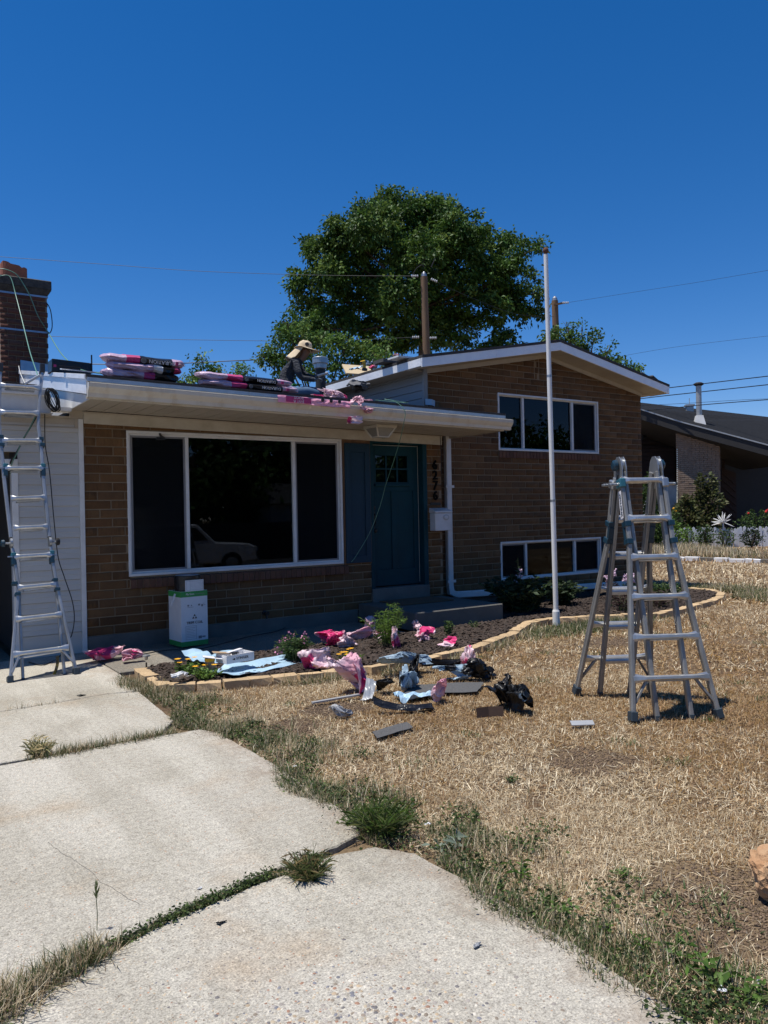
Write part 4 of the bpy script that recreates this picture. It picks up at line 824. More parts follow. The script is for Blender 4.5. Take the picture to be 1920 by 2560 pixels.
n = 9000; X = rng.normal(7.55, .55, n); Y = rng.normal(6.72, .14, n); k = ~in_poly_np(X, Y, BEDO) & (Y < 7.02); green(X[k], Y[k], .04, .13, .004, .25)
n = 16000; a = rng.uniform(-1.7, 1.9, n); r_ = np.abs(rng.normal(0, .42, n)); X = 11.8 + (.6 + r_) * np.cos(a) * 1.15; Y = 8.1 + (.75 + r_) * np.sin(a); k = ~in_poly_np(X, Y, BEDO) & (X > 10.2) & (Y < 9.2); green(X[k], Y[k], .05, .14, .006, .4)
n = 5000; s_ = rng.uniform(.2, acc[11], n); pp = [along(q)[0] for q in s_]; X = np.array([q.x for q in pp]); Y = np.array([q.y for q in pp]) - .1 - np.abs(rng.normal(0, .05, n)); k = nz(X, Y, 3.1, 6) > .1; green(X[k], Y[k], .03, .14, .003, .55)
for (cx, cy, n, sp) in [(random.uniform(2.4, 9), random.uniform(1.2, 6.2), 60, .05) for _ in range(46)]:        # stray green tufts in the lawn
    X = rng.normal(cx, sp, n); Y = rng.normal(cy, sp, n); k = ~in_poly_np(X, Y, BEDO); green(X[k], Y[k], .02, .06, .004, .3, .1, 1.2)
V, F, c = cat(parts); tag(link('green_grass', np_mesh('green_grass', V, F, B['green'], c)), 'patchy green grass and weeds along the driveway edge', 'grass', None, 'stuff')
# creeping broad leaved weeds matted along the edge
def creep(n, fx, lo, hi, z0=-.02):
    X, Y = fx(n); n = len(X); P = np.stack([X, Y, z0 + rng.uniform(.0, .05, n)], 1); a = rng.uniform(0, 6.283, n)
    D = np.stack([np.cos(a), np.sin(a), rng.uniform(-.1, .8, n)], 1); V, F, m = leaf_quads(P, D, rng.uniform(lo, hi, n), rng.uniform(lo, hi, n) * .32, .2)
    return V, F, np.repeat(np.array(G1 + G1 + G2)[rng.integers(0, 10, m)] * rng.uniform(.6, 1.05, (m, 1)) * np.array([[1.05, .9, 1.1]]), 4, 0)
def edge_pts(n):
    c = 95; cy = rng.uniform(.75, 6.3, c); co = np.abs(rng.normal(0, .2, c)) - .03; i = rng.integers(0, c, n)
    Y = cy[i] + rng.normal(0, .055, n); X = DRV_X(cy[i]) + co[i] + rng.normal(0, .05, n); k = ~in_poly_np(X, Y, BEDO); return X[k], Y[k]
Va, Fa, ca = creep(9500, edge_pts, .008, .026)
tag(link('creeping_weeds', np_mesh('creeping_weeds', Va, Fa, B['leaf'], ca)), 'creeping broad leaved weeds matted along the driveway edge', 'weeds', None, 'stuff')
# growth in the driveway joints
parts = []
def joint(pts, n, sd, sp, l0, l1, z0=-.03, mixs=.5, dens_=lambda t: 1, w=.0026):
    pts = [np.array(p) for p in pts]; i = rng.integers(0, len(pts) - 1, n); t = rng.uniform(0, 1, n)
    A = np.array(pts)[i]; Bq = np.array(pts)[i + 1]; q = A + (Bq - A) * t[:, None]
    k = dens_(q[:, 0]) > rng.uniform(0, 1, n); q = q[k]; n = len(q)
    green(q[:, 0] + rng.normal(0, sp, n), q[:, 1] + rng.normal(0, sp, n), l0, l1, w, mixs, .25, 1.45, .8, .85, z0)
J3b = [(-.3, 2.44), (.32, 2.655), (.92, 2.875), (1.35, 2.95), (1.66, 2.985)]
clump = lambda x: .45 + .55 * (np.sin(x * 13) + np.sin(x * 29 + 1) > -.2)
joint(J3b, 7000, 1, .02, .02, .055, mixs=.25, dens_=clump)
joint(J3b[:2], 9000, 2, .05, .05, .15, mixs=.55, dens_=clump); joint(J3b[:2], 2500, 8, .06, .10, .19, mixs=.85, w=.0016); joint([(.3, 2.65), (.66, 2.78)], 4200, 3, .035, .04, .12, mixs=.5, dens_=clump)
joint([(.85, 5.26), (1.75, 5.29)], 4200, 4, .03, .03, .12, mixs=.45, dens_=clump); joint([(-.6, 5.24), (.85, 5.26)], 900, 6, .012, .01, .05, mixs=.6)
joint([(1.92, 7.1), (2.1, 6.3)], 2600, 5, .06, .03, .15, mixs=.5, dens_=clump); joint([(1.95, 7.4), (2.0, 6.8)], 700, 5, .03, .03, .12, mixs=.4); joint([(.9, 6.71), (1.3, 6.73)], 160, 5, .03, .03, .1, mixs=.7)
def jpts(n):
    t = rng.uniform(0, 1, n) ** .8; q = np.array([.62, 2.77]) + (np.array([1.4, 2.955]) - np.array([.62, 2.77])) * t[:, None]; return q[:, 0] + rng.normal(0, .012, n), q[:, 1] + rng.normal(0, .014, n)
def jpts2(n): return rng.normal(.22, .07, n), rng.normal(2.56, .04, n)
for fx, n in ((jpts, 1700), (jpts2, 700)):
    Va, Fa, ca = creep(n, fx, .008, .02, -.02); tag(link('creeping_weeds', np_mesh('creeping_weeds', Va, Fa, B['leaf'], ca)), 'low leafy weeds filling the front driveway joint' if n > 1000 else 'leafy weed patch in the grassy left part of the front joint', 'weeds', None, 'stuff')
V, F, c = cat(parts); tag(link('joint_weeds', np_mesh('joint_weeds', V, F, B['green'], c)), 'grass and weeds sprouting from the driveway joints', 'weeds', None, 'stuff')
# soil crumbs washed over slab edges and lying on bare patches
def clods(n, cx, cy, sx, sy, smin, smax, z):
    X = rng.normal(cx, sx, n); Y = rng.normal(cy, sy, n); s_ = rng.uniform(smin, smax, n); oc = X < DRV_X(Y) - .03; kp = ~oc | (rng.uniform(0, 1, n) < .35); X, Y, s_, oc = X[kp], Y[kp], s_[kp], oc[kp]; n = len(X); s_ = np.where(oc, s_ * .55, s_); zz = np.where(oc, .0, z)
    o = np.array([(1, 0, 0), (0, 1, 0), (-1, 0, 0), (0, -1, 0), (0, 0, .8), (0, 0, -.5)])
    V = (np.stack([X, Y, zz + s_ * .2], 1)[:, None] + (o[None] + rng.normal(0, .25, (n, 6, 3))) * s_[:, None, None]).reshape(-1, 3)
    b = np.arange(n)[:, None] * 6; F = np.concatenate([b + np.array(q) for q in ((0, 1, 4), (1, 2, 4), (2, 3, 4), (3, 0, 4), (1, 0, 5), (2, 1, 5), (3, 2, 5), (0, 3, 5))])
    return V, F, np.repeat(np.array([[.15, .105, .07]]) * rng.uniform(.6, 1.4, (n, 1)), 6, 0)
cl = [clods(*a) for a in ((2600, 2.0, 3.1, .10, .16, .002, .006, -.025), (1800, 1.99, 5.25, .09, .2, .002, .006, -.025), (1100, 1.95, 6.3, .07, .18, .002, .006, -.025), (1500, 2.07, 2.2, .05, .45, .002, .006, -.025), (1000, 2.07, 1.5, .05, .3, .002, .006, -.025),
    (5000, 2.75, 1.75, .24, .2, .002, .008, -.03), (4000, 3.1, 1.45, .2, .18, .002, .009, -.03), (2200, 2.45, 4.95, .16, .14, .003, .009, -.03), (2200, 3.0, 5.25, .2, .14, .003, .01, -.03), (1800, 7.0, 5.9, .24, .16, .004, .012, -.03), (2000, 3.6, 3.2, .2, .16, .003, .009, -.03), (1500, 1.0, 2.89, .45, .006, .001, .003, -.03), (1200, 1.0, 5.27, .6, .006, .001, .003, -.03))]
Vs, Fs, Cs, oo = [], [], [], 0
for V, F, c in cl: Vs.append(V); Fs.append(F + oo); Cs.append(c); oo += len(V)
tag(link('soil_crumbs', np_mesh('soil_crumbs', np.concatenate(Vs), np.concatenate(Fs), attr_mat('soil_crumb', .9), np.concatenate(Cs))), 'loose brown soil at the driveway edge and on bare lawn patches', 'soil', None, 'stuff')
# exposed aggregate and loose grit on the front slab
def pebbles(n, cx, cy, sx, sy, smin, smax):
    X = rng.normal(cx, sx, n); Y = rng.normal(cy, sy, n); k = (X < 1.93) & (Y < 2.9 + (X - .92) * .15 - .05); X, Y = X[k], Y[k]; n = len(X)
    s_ = rng.uniform(smin, smax, n) ** 1.0; a = rng.uniform(0, 6.28, n); asp = rng.uniform(.6, 1, n); h = s_ * rng.uniform(.12, .3, n)
    ring = []
    for q in range(6):
        t = q * math.pi / 3; rx_ = np.cos(t) * s_; ry_ = np.sin(t) * s_ * asp
        ring.append(np.stack([X + rx_ * np.cos(a) - ry_ * np.sin(a), Y + rx_ * np.sin(a) + ry_ * np.cos(a), np.full(n, -.0005)], 1))
    top = [np.concatenate([(np.stack([X, Y], 1) + (r_[:, :2] - np.stack([X, Y], 1)) * .6), h[:, None]], 1) for r_ in ring]
    V = np.stack(ring + top, 1).reshape(-1, 3); b = np.arange(n)[:, None] * 12
    F = np.concatenate([b + np.array((q, (q + 1) % 6, 6 + (q + 1) % 6, 6 + q)) for q in range(6)] + [b + np.array((6, 7, 8, 9)), b + np.array((9, 10, 11, 6))])
    pal = np.array([(.40, .36, .29), (.30, .27, .24), (.14, .13, .13), (.40, .31, .21), (.28, .16, .11), (.52, .48, .41), (.22, .18, .14), (.42, .35, .25), (.17, .17, .19), (.33, .3, .27)])
    return V, F, np.repeat(pal[rng.integers(0, len(pal), n)] * rng.uniform(.8, 1.15, (n, 1)), 12, 0)
pts_ = [pebbles(2300, 1.05, 1.80, .22, .20, .003, .010), pebbles(900, 1.1, 2.1, .45, .35, .0025, .006), pebbles(500, .5, 4.0, .9, .8, .002, .004)]
V, F, c = cat(pts_); tag(link('gravel', np_mesh('gravel', V, F, attr_mat('pebble', .7), c)), 'exposed pebbles in the worn front driveway slab', 'gravel', None, 'stuff')
# hairline cracks in the slabs
def crack(pts, w):
    mb = MB()
    for i in range(len(pts) - 1):
        a, b_ = Vector((*pts[i], .0012)), Vector((*pts[i + 1], .0012)); d = (b_ - a).normalized(); s_ = Vector((-d.y, d.x, 0)) * w
        mb.add([a - s_, a + s_, b_ + s_, b_ - s_], [(0, 1, 2, 3)])
    return mb
for pts in ([gz(u, v)[:2] for u, v in ((120, 2105), (150, 2130), (185, 2150), (215, 2170), (255, 2205), (300, 2235), (350, 2262))],):
    q = dens([tuple(p) for p in pts], 4, .012, 9); crack(q, .0009).build('crack', B['found'], drive)

# ------------------------------------------------------------------ plants
def plant(name, label, cat_, loc, h, r, nst, leaf_l, leaf_w, cols, per=26, flower=None, fl_mat=None, up=1.0, group=None, fsize=.012, nfl=14, bush=0.0):
    root = thing(name, label, cat_, loc, random.uniform(0, 6.28), group); st = MB(); P, D = [], []; tips = []
    for k in range(nst):
        a = random.uniform(0, 6.28); q = r * math.sqrt(random.uniform(.02, 1)); hh = h * random.uniform(.6, 1) * (1 - .35 * (q / r) ** 2)
        p0 = Vector((math.cos(a) * q * .25, math.sin(a) * q * .25, 0)); p2 = Vector((math.cos(a) * q, math.sin(a) * q, hh)); p1 = (p0 + p2) / 2 + Vector((-math.cos(a) * q * .12, -math.sin(a) * q * .12, hh * .08))
        st.tube([p0, p1, p2], [.005, .004, .002], 4, cap=False); tips.append(p2)
        for i in range(per):
            t = random.uniform(.12 if not bush else .3, 1.0); p = p0.lerp(p1, t * 2) if t < .5 else p1.lerp(p2, t * 2 - 1); b_ = random.uniform(0, 6.28)
            P.append(p + Vector((random.uniform(-1, 1), random.uniform(-1, 1), random.uniform(-1, 1))) * bush); D.append((math.cos(b_), math.sin(b_), random.uniform(-.1, .9) * up))
    st.build('stem', B['stem'], root, world=False)
    P, D = np.array([tuple(p) for p in P]), np.array(D); n = len(P)
    V, F, n = leaf_quads(P, D, rng.uniform(.6, 1.15, n) * leaf_l, rng.uniform(.7, 1.1, n) * leaf_w, .2)
    col = np.repeat(np.array(cols)[rng.integers(0, len(cols), n)] * rng.uniform(.75, 1.25, (n, 1)), 4, 0)
    link('foliage', np_mesh('foliage', V, F, B['leaf'], col), root)
    if flower:
        for tpt in random.sample(tips, min(flower, len(tips))):
            fb = MB()
            for i in range(nfl):
                if fl_mat == 'petaly':
                    a = 2 * math.pi * i / nfl; c_ = tpt + Vector((0, 0, .03)); d = Vector((math.cos(a), math.sin(a), .25)); s_ = Vector((-math.sin(a), math.cos(a), 0)) * fsize * .35
                    fb.add([c_, c_ + d * fsize * .6 + s_, c_ + d * fsize * 1.3, c_ + d * fsize * .6 - s_], [(0, 1, 2), (0, 2, 3)])
                else:
                    c_ = tpt + Vector((random.gauss(0, .016), random.gauss(0, .016), -.01 + random.uniform(-.07, .06))); s0 = fsize * random.uniform(.7, 1.2)
                    a = random.uniform(0, 6.28); d = Vector((math.cos(a), math.sin(a), random.uniform(-.4, .6))).normalized(); o1 = d.orthogonal().normalized(); o2 = d.cross(o1)
                    fb.add([c_] + [c_ + d * s0 + (o1 * math.cos(t_) + o2 * math.sin(t_)) * s0 * .8 for t_ in (0, 1.57, 3.14, 4.71)], [(0, 1, 2), (0, 2, 3), (0, 3, 4), (0, 4, 1), (1, 4, 3, 2)])
            fb.build('flower', B[fl_mat], root, world=False)
    return root
q = gz(735, 1655, .035); plant('penstemon', 'bushy green plant with pink flower spikes between the blue sheet and the pink wrapping', 'flowering plant', q, .34, .2, 42, .05, .006, G1, 34, 5, 'petal', fsize=.014, nfl=14)
q = gz(968, 1615, .035); plant('willowy_shrub', 'bright green feathery shrub in front of the porch slab', 'shrub', q, .52, .30, 22, .07, .004, G2, 60, up=1.6)
for (u, v, lab, h, rr, nf_) in ((468, 1690, 'yellow daisies left of the yellow can', .16, .13, 5), (515, 1700, 'yellow daisies beside the clear plastic bag at the bed front', .13, .14, 3), (878, 1662, 'yellow daisies between two pink wrappers in the mulch', .13, .14, 6)):
    plant('coreopsis', lab, 'flowering plant', gz(u, v, .035), h, rr, 26, .05, .009, G2, 12, nf_, 'petaly', fsize=.026, nfl=9, group='yellow flowers in the mulch bed')
q = gz(1120, 1590, .035); plant('weed', 'small leafy weed alone in the dark mulch right of the pink balls', 'weed', q, .2, .1, 9, .045, .009, G1, 16)
q = gz(1185, 1570, .035); plant('weed', 'thin low weed in the mulch near the porch corner', 'weed', q, .12, .14, 8, .03, .006, G1, 10)
q = gz(1345, 1545, .035); plant('peony', 'dark leafy shrub behind the white flagpole under the lower window', 'shrub', (7.75, 8.1, .035), .62, .55, 60, .13, .024, G3, 26)
plant('peony', 'low dark green shrub right of the flagpole beside the white pipe', 'shrub', (8.75, 8.25, .035), .42, .36, 40, .12, .022, G3, 22)
plant('phlox', 'pink flower head standing above the dark shrub by the lower window', 'flowering plant', (8.15, 8.55, .035), .78, .06, 4, .07, .012, G3, 14, 2, 'petalw', fsize=.02, nfl=24)
plant('phlox', 'pale pink phlox with reddish stems left of the ladder', 'flowering plant', (9.05, 7.6, .035), .62, .12, 9, .08, .011, PUR, 16, 3, 'petalw', fsize=.022, nfl=26)
plant('phlox', 'pale pink phlox on green stems seen through the ladder', 'flowering plant', (9.75, 7.75, .035), .66, .16, 16, .08, .011, G1, 18, 2, 'petalw', fsize=.022, nfl=34)
plant('dark_spurge', 'dark spiky purple plant in the mulch left of the ladder rails', 'plant', (8.85, 7.2, .035), .34, .3, 22, .12, .009, PUR, 12)
plant('dark_spurge', 'dark spiky purple plant seen between the ladder legs', 'plant', (9.55, 7.15, .035), .3, .32, 22, .12, .009, PUR, 12)
plant('small_shrub', 'rounded green shrub in the far end of the bed behind the ladder', 'shrub', (10.75, 7.85, .035), .28, .34, 40, .05, .013, G1, 22)
# weeds along the lawn edge
q = gz(930, 2085); plant('grass_tuft', 'lush green grass tuft where the two slabs meet the lawn', 'grass tuft', (q.x + .05, q.y, -.02), .16, .19, 100, .085, .0018, [(.09, .16, .035), (.07, .13, .03), (.16, .19, .07)], 7, up=2.2)
q = gz(768, 2190); plant('grass_tuft', 'dry green grass tuft growing in the driveway joint', 'grass tuft', (q.x, q.y, -.03), .13, .12, 90, .06, .0012, [(.12, .13, .05), (.3, .24, .12), (.09, .12, .04)], 7, up=2.0)
q = gz(98, 1888); plant('grass_tuft', 'pale dry grass tuft at the left driveway joint', 'grass tuft', (q.x, q.y, -.03), .15, .1, 40, .07, .003, [(.55, .48, .28), (.42, .38, .2)], 7, up=2.2)
weedspec = [(1120, 2110, 'grey green woolly leaf weed at the lawn edge', .11, .10, 9, .075, .016, [(.26, .31, .25), (.2, .25, .19)], 5), (1300, 2185, 'broadleaf weed with upright leaves in the dry lawn', .11, .07, 9, .06, .010, G2, 6), (1385, 2262, 'bright leafy weed at the concrete edge', .08, .08, 12, .04, .009, G2, 8), (1565, 2180, 'flat round green weed in the straw', .04, .07, 16, .022, .006, G2, 14), (1690, 2380, 'leafy weed beside the lower right slab edge', .10, .07, 12, .045, .010, G2, 8), (1780, 2440, 'large broadleaf weed at the bottom right corner', .10, .10, 14, .06, .012, G2, 7), (1860, 2490, 'sprawling weed with white petals at the right edge', .09, .12, 18, .04, .009, G2, 10), (1490, 2315, 'low weed halfway along the slab edge', .06, .08, 14, .03, .007, G2, 10), (1240, 2215, 'thin weed on the slab edge left of the bright leafy weed', .06, .07, 12, .03, .006, G1, 9), (1600, 2360, 'spindly weed between the slab edge and bare soil', .10, .06, 10, .035, .006, G2, 9), (990, 2030, 'small dark weed right of the lush grass tuft', .07, .08, 14, .03, .007, G1, 9), (720, 1925, 'creeping weed beside the upper slab edge', .05, .12, 18, .025, .006, G1, 10), (815, 1975, 'creeping weed at the middle of the middle slab edge', .06, .12, 18, .03, .007, G1, 10), (580, 1820, 'bluish creeping weed near the stone corner', .06, .14, 22, .03, .006, G1, 10), (1180, 2045, 'lone dark weed in the straw above the woolly weed', .07, .05, 8, .035, .007, G1, 7), (1280, 1945, 'tiny green weed in open straw below the lone shingle', .06, .05, 8, .035, .006, G1, 7)]
for u, v, lab, h, rr, ns, ll, lw, cc, pe in weedspec:
    q = gz(u, v); plant('weed', lab, 'weed', (q.x, q.y, -.025), h * .85, rr, max(5, ns // 2), ll * .9, lw * .75, [tuple(x * .8 for x in c_) for c_ in cc], max(5, int(pe * .9)), up=.9)
# tall barley spike in the joint
q = gz(242, 2340, -.02); bs = thing('barley_spike', 'single tall green barley spike rising from the driveway joint', 'grass', q)
MB().tube([(0, 0, 0), (.004, .002, .08), (.002, .004, .13)], .0015, 5).build('stem', B['stem'], bs, world=False)
P = np.array([(.002, .004, .125 + .05 * t) for t in np.linspace(0, 1, 40)]); D = np.stack([rng.normal(0, .22, 40), rng.normal(0, .22, 40), np.ones(40)], 1); V, F, n = leaf_quads(P, D, np.full(40, .035), np.full(40, .0018)); link('foliage', np_mesh('foliage', V, F, B['leaf'], np.repeat(np.array([[.16, .2, .08]]), 160, 0)), bs)

# ------------------------------------------------------------------ flagpole
fb = gz(1391, 1566); ft = gd(1364, 622, (fb - EYE).dot(VIEW))
fp = thing('flagpole', 'tall white metal flagpole leaning slightly at the lawn edge with a rusty ball on top', 'flagpole', fb)
d = ft - fb
MB().tube([fb + Vector((0, 0, -.05)), fb + d * .33], .032, 16).build('pole_section', B['pole'], fp, smooth=True)
MB().tube([fb + d * .329, fb + d * .66], .030, 16).build('pole_section', B['pole'], fp, smooth=True)
MB().tube([fb + d * .659, fb + d * .985], .028, 16).build('pole_section', B['pole'], fp, smooth=True)
for t, r in ((.33, .0335), (.66, .0315)): MB().tube([fb + d * t, fb + d * (t + .006)], r, 16).build('joint_ring', B['galv'], fp, smooth=True)
MB().tube([fb + Vector((0, 0, .0)), fb + Vector((0, 0, .01)), fb + Vector((-.002, 0, .19)), fb + Vector((-.002, 0, .21))], [.05, .048, .046, .04], 16).build('sleeve', B['pole'], fp)
MB().tube([fb + Vector((0, 0, -.02)), fb + Vector((0, 0, .012))], .051, 16).build('base_ring', B['black'], fp)
MB().lathe([(.012, -.03), (.03, -.015), (.038, .01), (.034, .035), (.018, .052), (.001, .056)], 16, fb + d * .992).build('finial', B['rust'], fp, smooth=True)

# ------------------------------------------------------------------ ladders
def rungmesh(a, b, up, fl=.5, mats=None):
    """D rung with flattened flared ends"""
    a, b, up = Vector(a), Vector(b), Vector(up).normalized(); ax = (b - a); n = ax.normalized(); out = n.cross(up).normalized(); mb = MB()
    prof = []
    for t, hh, dd in ((0, .052, .010), (.05, .050, .012), (.16, .030, .022), (.5, .028, .024), (.84, .030, .022), (.95, .050, .012), (1, .052, .010)):
        c = a + ax * t; prof.append([c + up * s_ * hh / 1.25 * fl * 2 * .62 + out * q * dd for s_, q in ((1, -.6), (1, .4), (.45, 1), (-.45, 1), (-1, .5), (-1, -.6))])
    vs_ = [p for r in prof for p in r]; fs = []
    for i in range(6):
        for k in range(6): fs.append((i * 6 + k, i * 6 + (k + 1) % 6, (i + 1) * 6 + (k + 1) % 6, (i + 1) * 6 + k))
    fs += [tuple(range(6))[::-1], tuple(36 + k for k in range(6))]
    return mb.add(vs_, fs)
lad = thing('multi_position_ladder', 'aluminium folding ladder standing as an A frame on the dry lawn', 'ladder', (4.915, 3.83, -.012), math.atan2(-.498, .867))
rc = MB
HZ = 1.80
def half(s):                                             # s=-1 front (towards the camera), +1 back
    yb, yt = s * .43, s * .045
    Y = lambda z: yt + (yb - yt) * (1 - z / HZ)
    nrm = Vector((0, s * HZ, (abs(yb) - abs(yt)))).normalized()      # outward
    al = lambda z, x: Vector((x - s * .066 * (1 - z / HZ), Y(z), z))
    for sx in (-1, 1):
        up = (0, 1, 0)
        mb = MB(); mb.bar(al(.03, sx * .31), al(1.27, sx * .163), .024, .062, nrm); mb.bar(al(1.272, sx * .163), al(1.70, sx * .163), .024, .062, nrm)
        mb.bar(al(.03, sx * .31) + nrm * .012, al(1.27, sx * .163) + nrm * .012, .034, .022, nrm); mb.bar(al(1.272, sx * .163) + nrm * .012, al(1.70, sx * .163) + nrm * .012, .034, .022, nrm)
        mb.build('outer_rail', B['ladold'], lad, world=False, bevel=.003)
        mb = MB(); mb.bar(al(.0, sx * .125) - nrm * .03, al(1.78, sx * .128) - nrm * .012, .026, .058, nrm); mb.bar(al(.0, sx * .125) - nrm * .018, al(1.78, sx * .128), .034, .02, nrm)
        mb.build('inner_rail', B['ladold'], lad, world=False, bevel=.003)
        MB().bar(al(-.005, sx * .316), al(.065, sx * .306), .05, .085, nrm).build('foot', B['foot'], lad, world=False, bevel=.006)
        MB().bar(al(-.008, sx * .125) - nrm * .03, al(.03, sx * .125) - nrm * .03, .032, .066, nrm).build('foot', B['foot'], lad, world=False, bevel=.004)
        # blue guide brackets and teal collar
        MB().bar(al(1.235, sx * .169), al(1.275, sx * .166), .046, .082, nrm).bar(al(1.365, sx * .165), al(1.405, sx * .165), .046, .082, nrm).bar(al(1.275, sx * .163) - nrm * .03, al(1.365, sx * .163) - nrm * .03, .044, .03, nrm).build('guide_bracket', B['blue'], lad, world=False, bevel=.003)
        if s < 0: MB().bar(al(1.655, sx * .165), al(1.725, sx * .165), .05, .085, nrm).build('collar', B['teal' if sx < 0 else 'galv'], lad, world=False, bevel=.008)
        else: MB().bar(al(1.655, sx * .165), al(1.72, sx * .165), .05, .085, nrm).build('collar', B['galv'], lad, world=False, bevel=.008)
        MB().tube([al(1.685, sx * .19), al(1.685, sx * .245)], .012, 8).box(sx * .245 - .008, sx * .245 + .008, Y(1.685) - .03, Y(1.685) + .03, 1.676, 1.694).build('lock_tab', B['galv'], lad, world=False, bevel=.003)
        # brace near the foot
        MB().bar(al(.285, sx * .17) + nrm * .008, al(.11, sx * .292) + nrm * .008, .018, .026, nrm).build('brace', B['ladold'], lad, world=False, bevel=.003)
    for k in range(1, 7):
        z = .285 * k; t = min(1, max(0, (z - .03) / 1.24)); hw = .31 + (.163 - .31) * t
        rungmesh(al(z, -hw) + nrm * .022, al(z, hw) + nrm * .022, (al(1, 0) - al(0, 0)), .62).build('rung', B['rung'], lad, world=False)
        if k < 6: MB().bar(al(z - .012, -.112) - nrm * .02, al(z - .012, .112) - nrm * .02, .042, .03, (al(1, 0) - al(0, 0))).build('inner_rung', B['rung'], lad, world=False, bevel=.004)
half(-1); half(1)
for sx in (-1, 1):
    x = sx * .14
    for dx in (-.018, .014):
        pr_ = []
        for y, z in ((-.095, 1.655), (-.085, 1.80), (-.062, 1.865), (-.025, 1.897), (.025, 1.897), (.062, 1.865), (.085, 1.80), (.095, 1.655), (.045, 1.655), (.032, 1.76), (-.032, 1.76), (-.045, 1.655)): pr_.append((y, z))
        MB().prism(pr_, 'x', x + dx, x + dx + .006).build('hinge_plate', B['galv'], lad, world=False)
    hk = MB().lathe([(.05, -.016), (.054, -.012), (.054, .012), (.05, .016), (.02, .018)], 20, (x + .001, 0, 1.83), 0, Matrix.Rotation(R(90), 4, 'Y')).build('hinge_disc', B['galv'], lad, world=False, smooth=False)
    MB().lathe([(.036, 0), (.044, .008), (.042, .03), (.028, .04)], 16, (x + sx * .022, 0, 1.83), 0, Matrix.Rotation(R(90 * sx), 4, 'Y')).build('lock_knob', B['blue'], lad, world=False)
    for y in (-.062, -.05, .05, .062):
        for z in (1.70, 1.735): MB().lathe([(.006, 0), (.004, .004)], 8, (x - .018, y, z), 0, Matrix.Rotation(R(-90), 4, 'Y')).build('rivet', B['rung'], lad, world=False)
yy = lambda z: -(.045 + .385 * (1 - z / HZ)); dirv = Vector((0, yy(1.4) - yy(1.6), -.2)).normalized()
for (zc, txt, sz, m_, bk) in ((1.53, 'werner', .062, 'blue', 'inkw'),):
    p = Vector((-.1785, yy(zc), zc)); n_ = Vector((-1, 0, 0))
    q = MB(); a = dirv * .105; b_ = n_.cross(dirv).normalized() * .026; q.add([p - a - b_, p + a - b_, p + a + b_, p - a + b_, p - a - b_ + n_ * .0015, p + a - b_ + n_ * .0015, p + a + b_ + n_ * .0015, p - a + b_ + n_ * .0015], [(0, 1, 2, 3), (4, 5, 6, 7), (0, 1, 5, 4), (1, 2, 6, 5), (2, 3, 7, 6), (3, 0, 4, 7)])
    st_ = q.build('sticker', B[bk], lad, world=False)
    me = text('t', txt, sz, B[m_], None, p + n_ * .0028, -dirv, n_.cross(-dirv), .0006); link('lettering', me, st_)
p = Vector((-.1785, -yy(1.5), 1.5)); dv2 = Vector((0, -dirv.y, dirv.z)); n_ = Vector((-1, 0, 0)); a = dv2 * .1; b_ = n_.cross(dv2).normalized() * .022
MB().add([p - a - b_, p + a - b_, p + a + b_, p - a + b_, p - a - b_ + n_ * .0015, p + a - b_ + n_ * .0015, p + a + b_ + n_ * .0015, p - a + b_ + n_ * .0015], [(0, 1, 2, 3), (4, 5, 6, 7), (0, 1, 5, 4), (1, 2, 6, 5), (2, 3, 7, 6), (3, 0, 4, 7)]).build('sticker', B['inkl' if 0 else 'inkw'], lad, world=False)

# left ladder leaning on the header; its plane rises with a lean
LP0 = Vector((0, 7.86, 0)); LN = Vector((0, -1, .29)).normalized(); LUP = Vector((0, .29, 1)).normalized()
q2 = lambda u, v, o=0.0: gp(u, v, LP0 + LN * o, LN)
l0 = gz(108, 1697); lad2 = thing('extension_ladder', 'aluminium multi section ladder leaning against the garage roof beside white siding', 'ladder', (l0.x, l0.y, 0))
def rail(name, pts, w=.03, dpt=.062, o=0.0, mat='ladalu', tilt=0):
    Q = [q2(u, v, o) for u, v in pts]; mb = MB()
    for i in range(len(Q) - 1): mb.bar(Q[i], Q[i + 1], w * .75, dpt, LN); mb.bar(Q[i] + LN * dpt * .3, Q[i + 1] + LN * dpt * .3, w, dpt * .3, LN)
    return mb.build(name, B[mat], lad2, bevel=.002)
rail('outer_rail', [(25, 1702), (46, 1470), (36, 1400), (30, 1372)]); rail('outer_rail', [(190, 1682), (141, 1462), (130, 1400), (126, 1368)])
rail('inner_rail', [(57, 1700), (46, 1470), (40, 1420)], .026, .055, -.05); rail('inner_rail', [(161, 1689), (140, 1462), (132, 1420)], .026, .055, -.05)
rail('middle_rail', [(27, 1345), (10, 1200), (3, 1125), (-3, 1065)], .034); rail('middle_rail', [(123, 1343), (108, 1200), (102, 1120), (95, 1066)], .034)
rail('upper_rail', [(-3, 1068), (-2, 1000), (0, 930)], .03, .06, -.0); rail('upper_rail', [(95, 1066), (97, 1010), (105, 932)], .03, .06, -.0)
for u, v in ((105, 918), (0, 916)): MB().bar(q2(u, v + 16), q2(u, v - 6), .05, .075, LN).build('rail_cap', B['black'], lad2, bevel=.006)
for (u, v, u1, v1) in ((102, 1095, 105, 1118), (137, 1447, 143, 1478), (2, 1090, 4, 1118), (36, 1455, 44, 1490)):
    MB().bar(q2(u, v), q2(u, v + 8), .046, .082, LN).bar(q2(u1, v1 - 8), q2(u1, v1), .046, .082, LN).build('guide_bracket', B['blue'], lad2, bevel=.003)
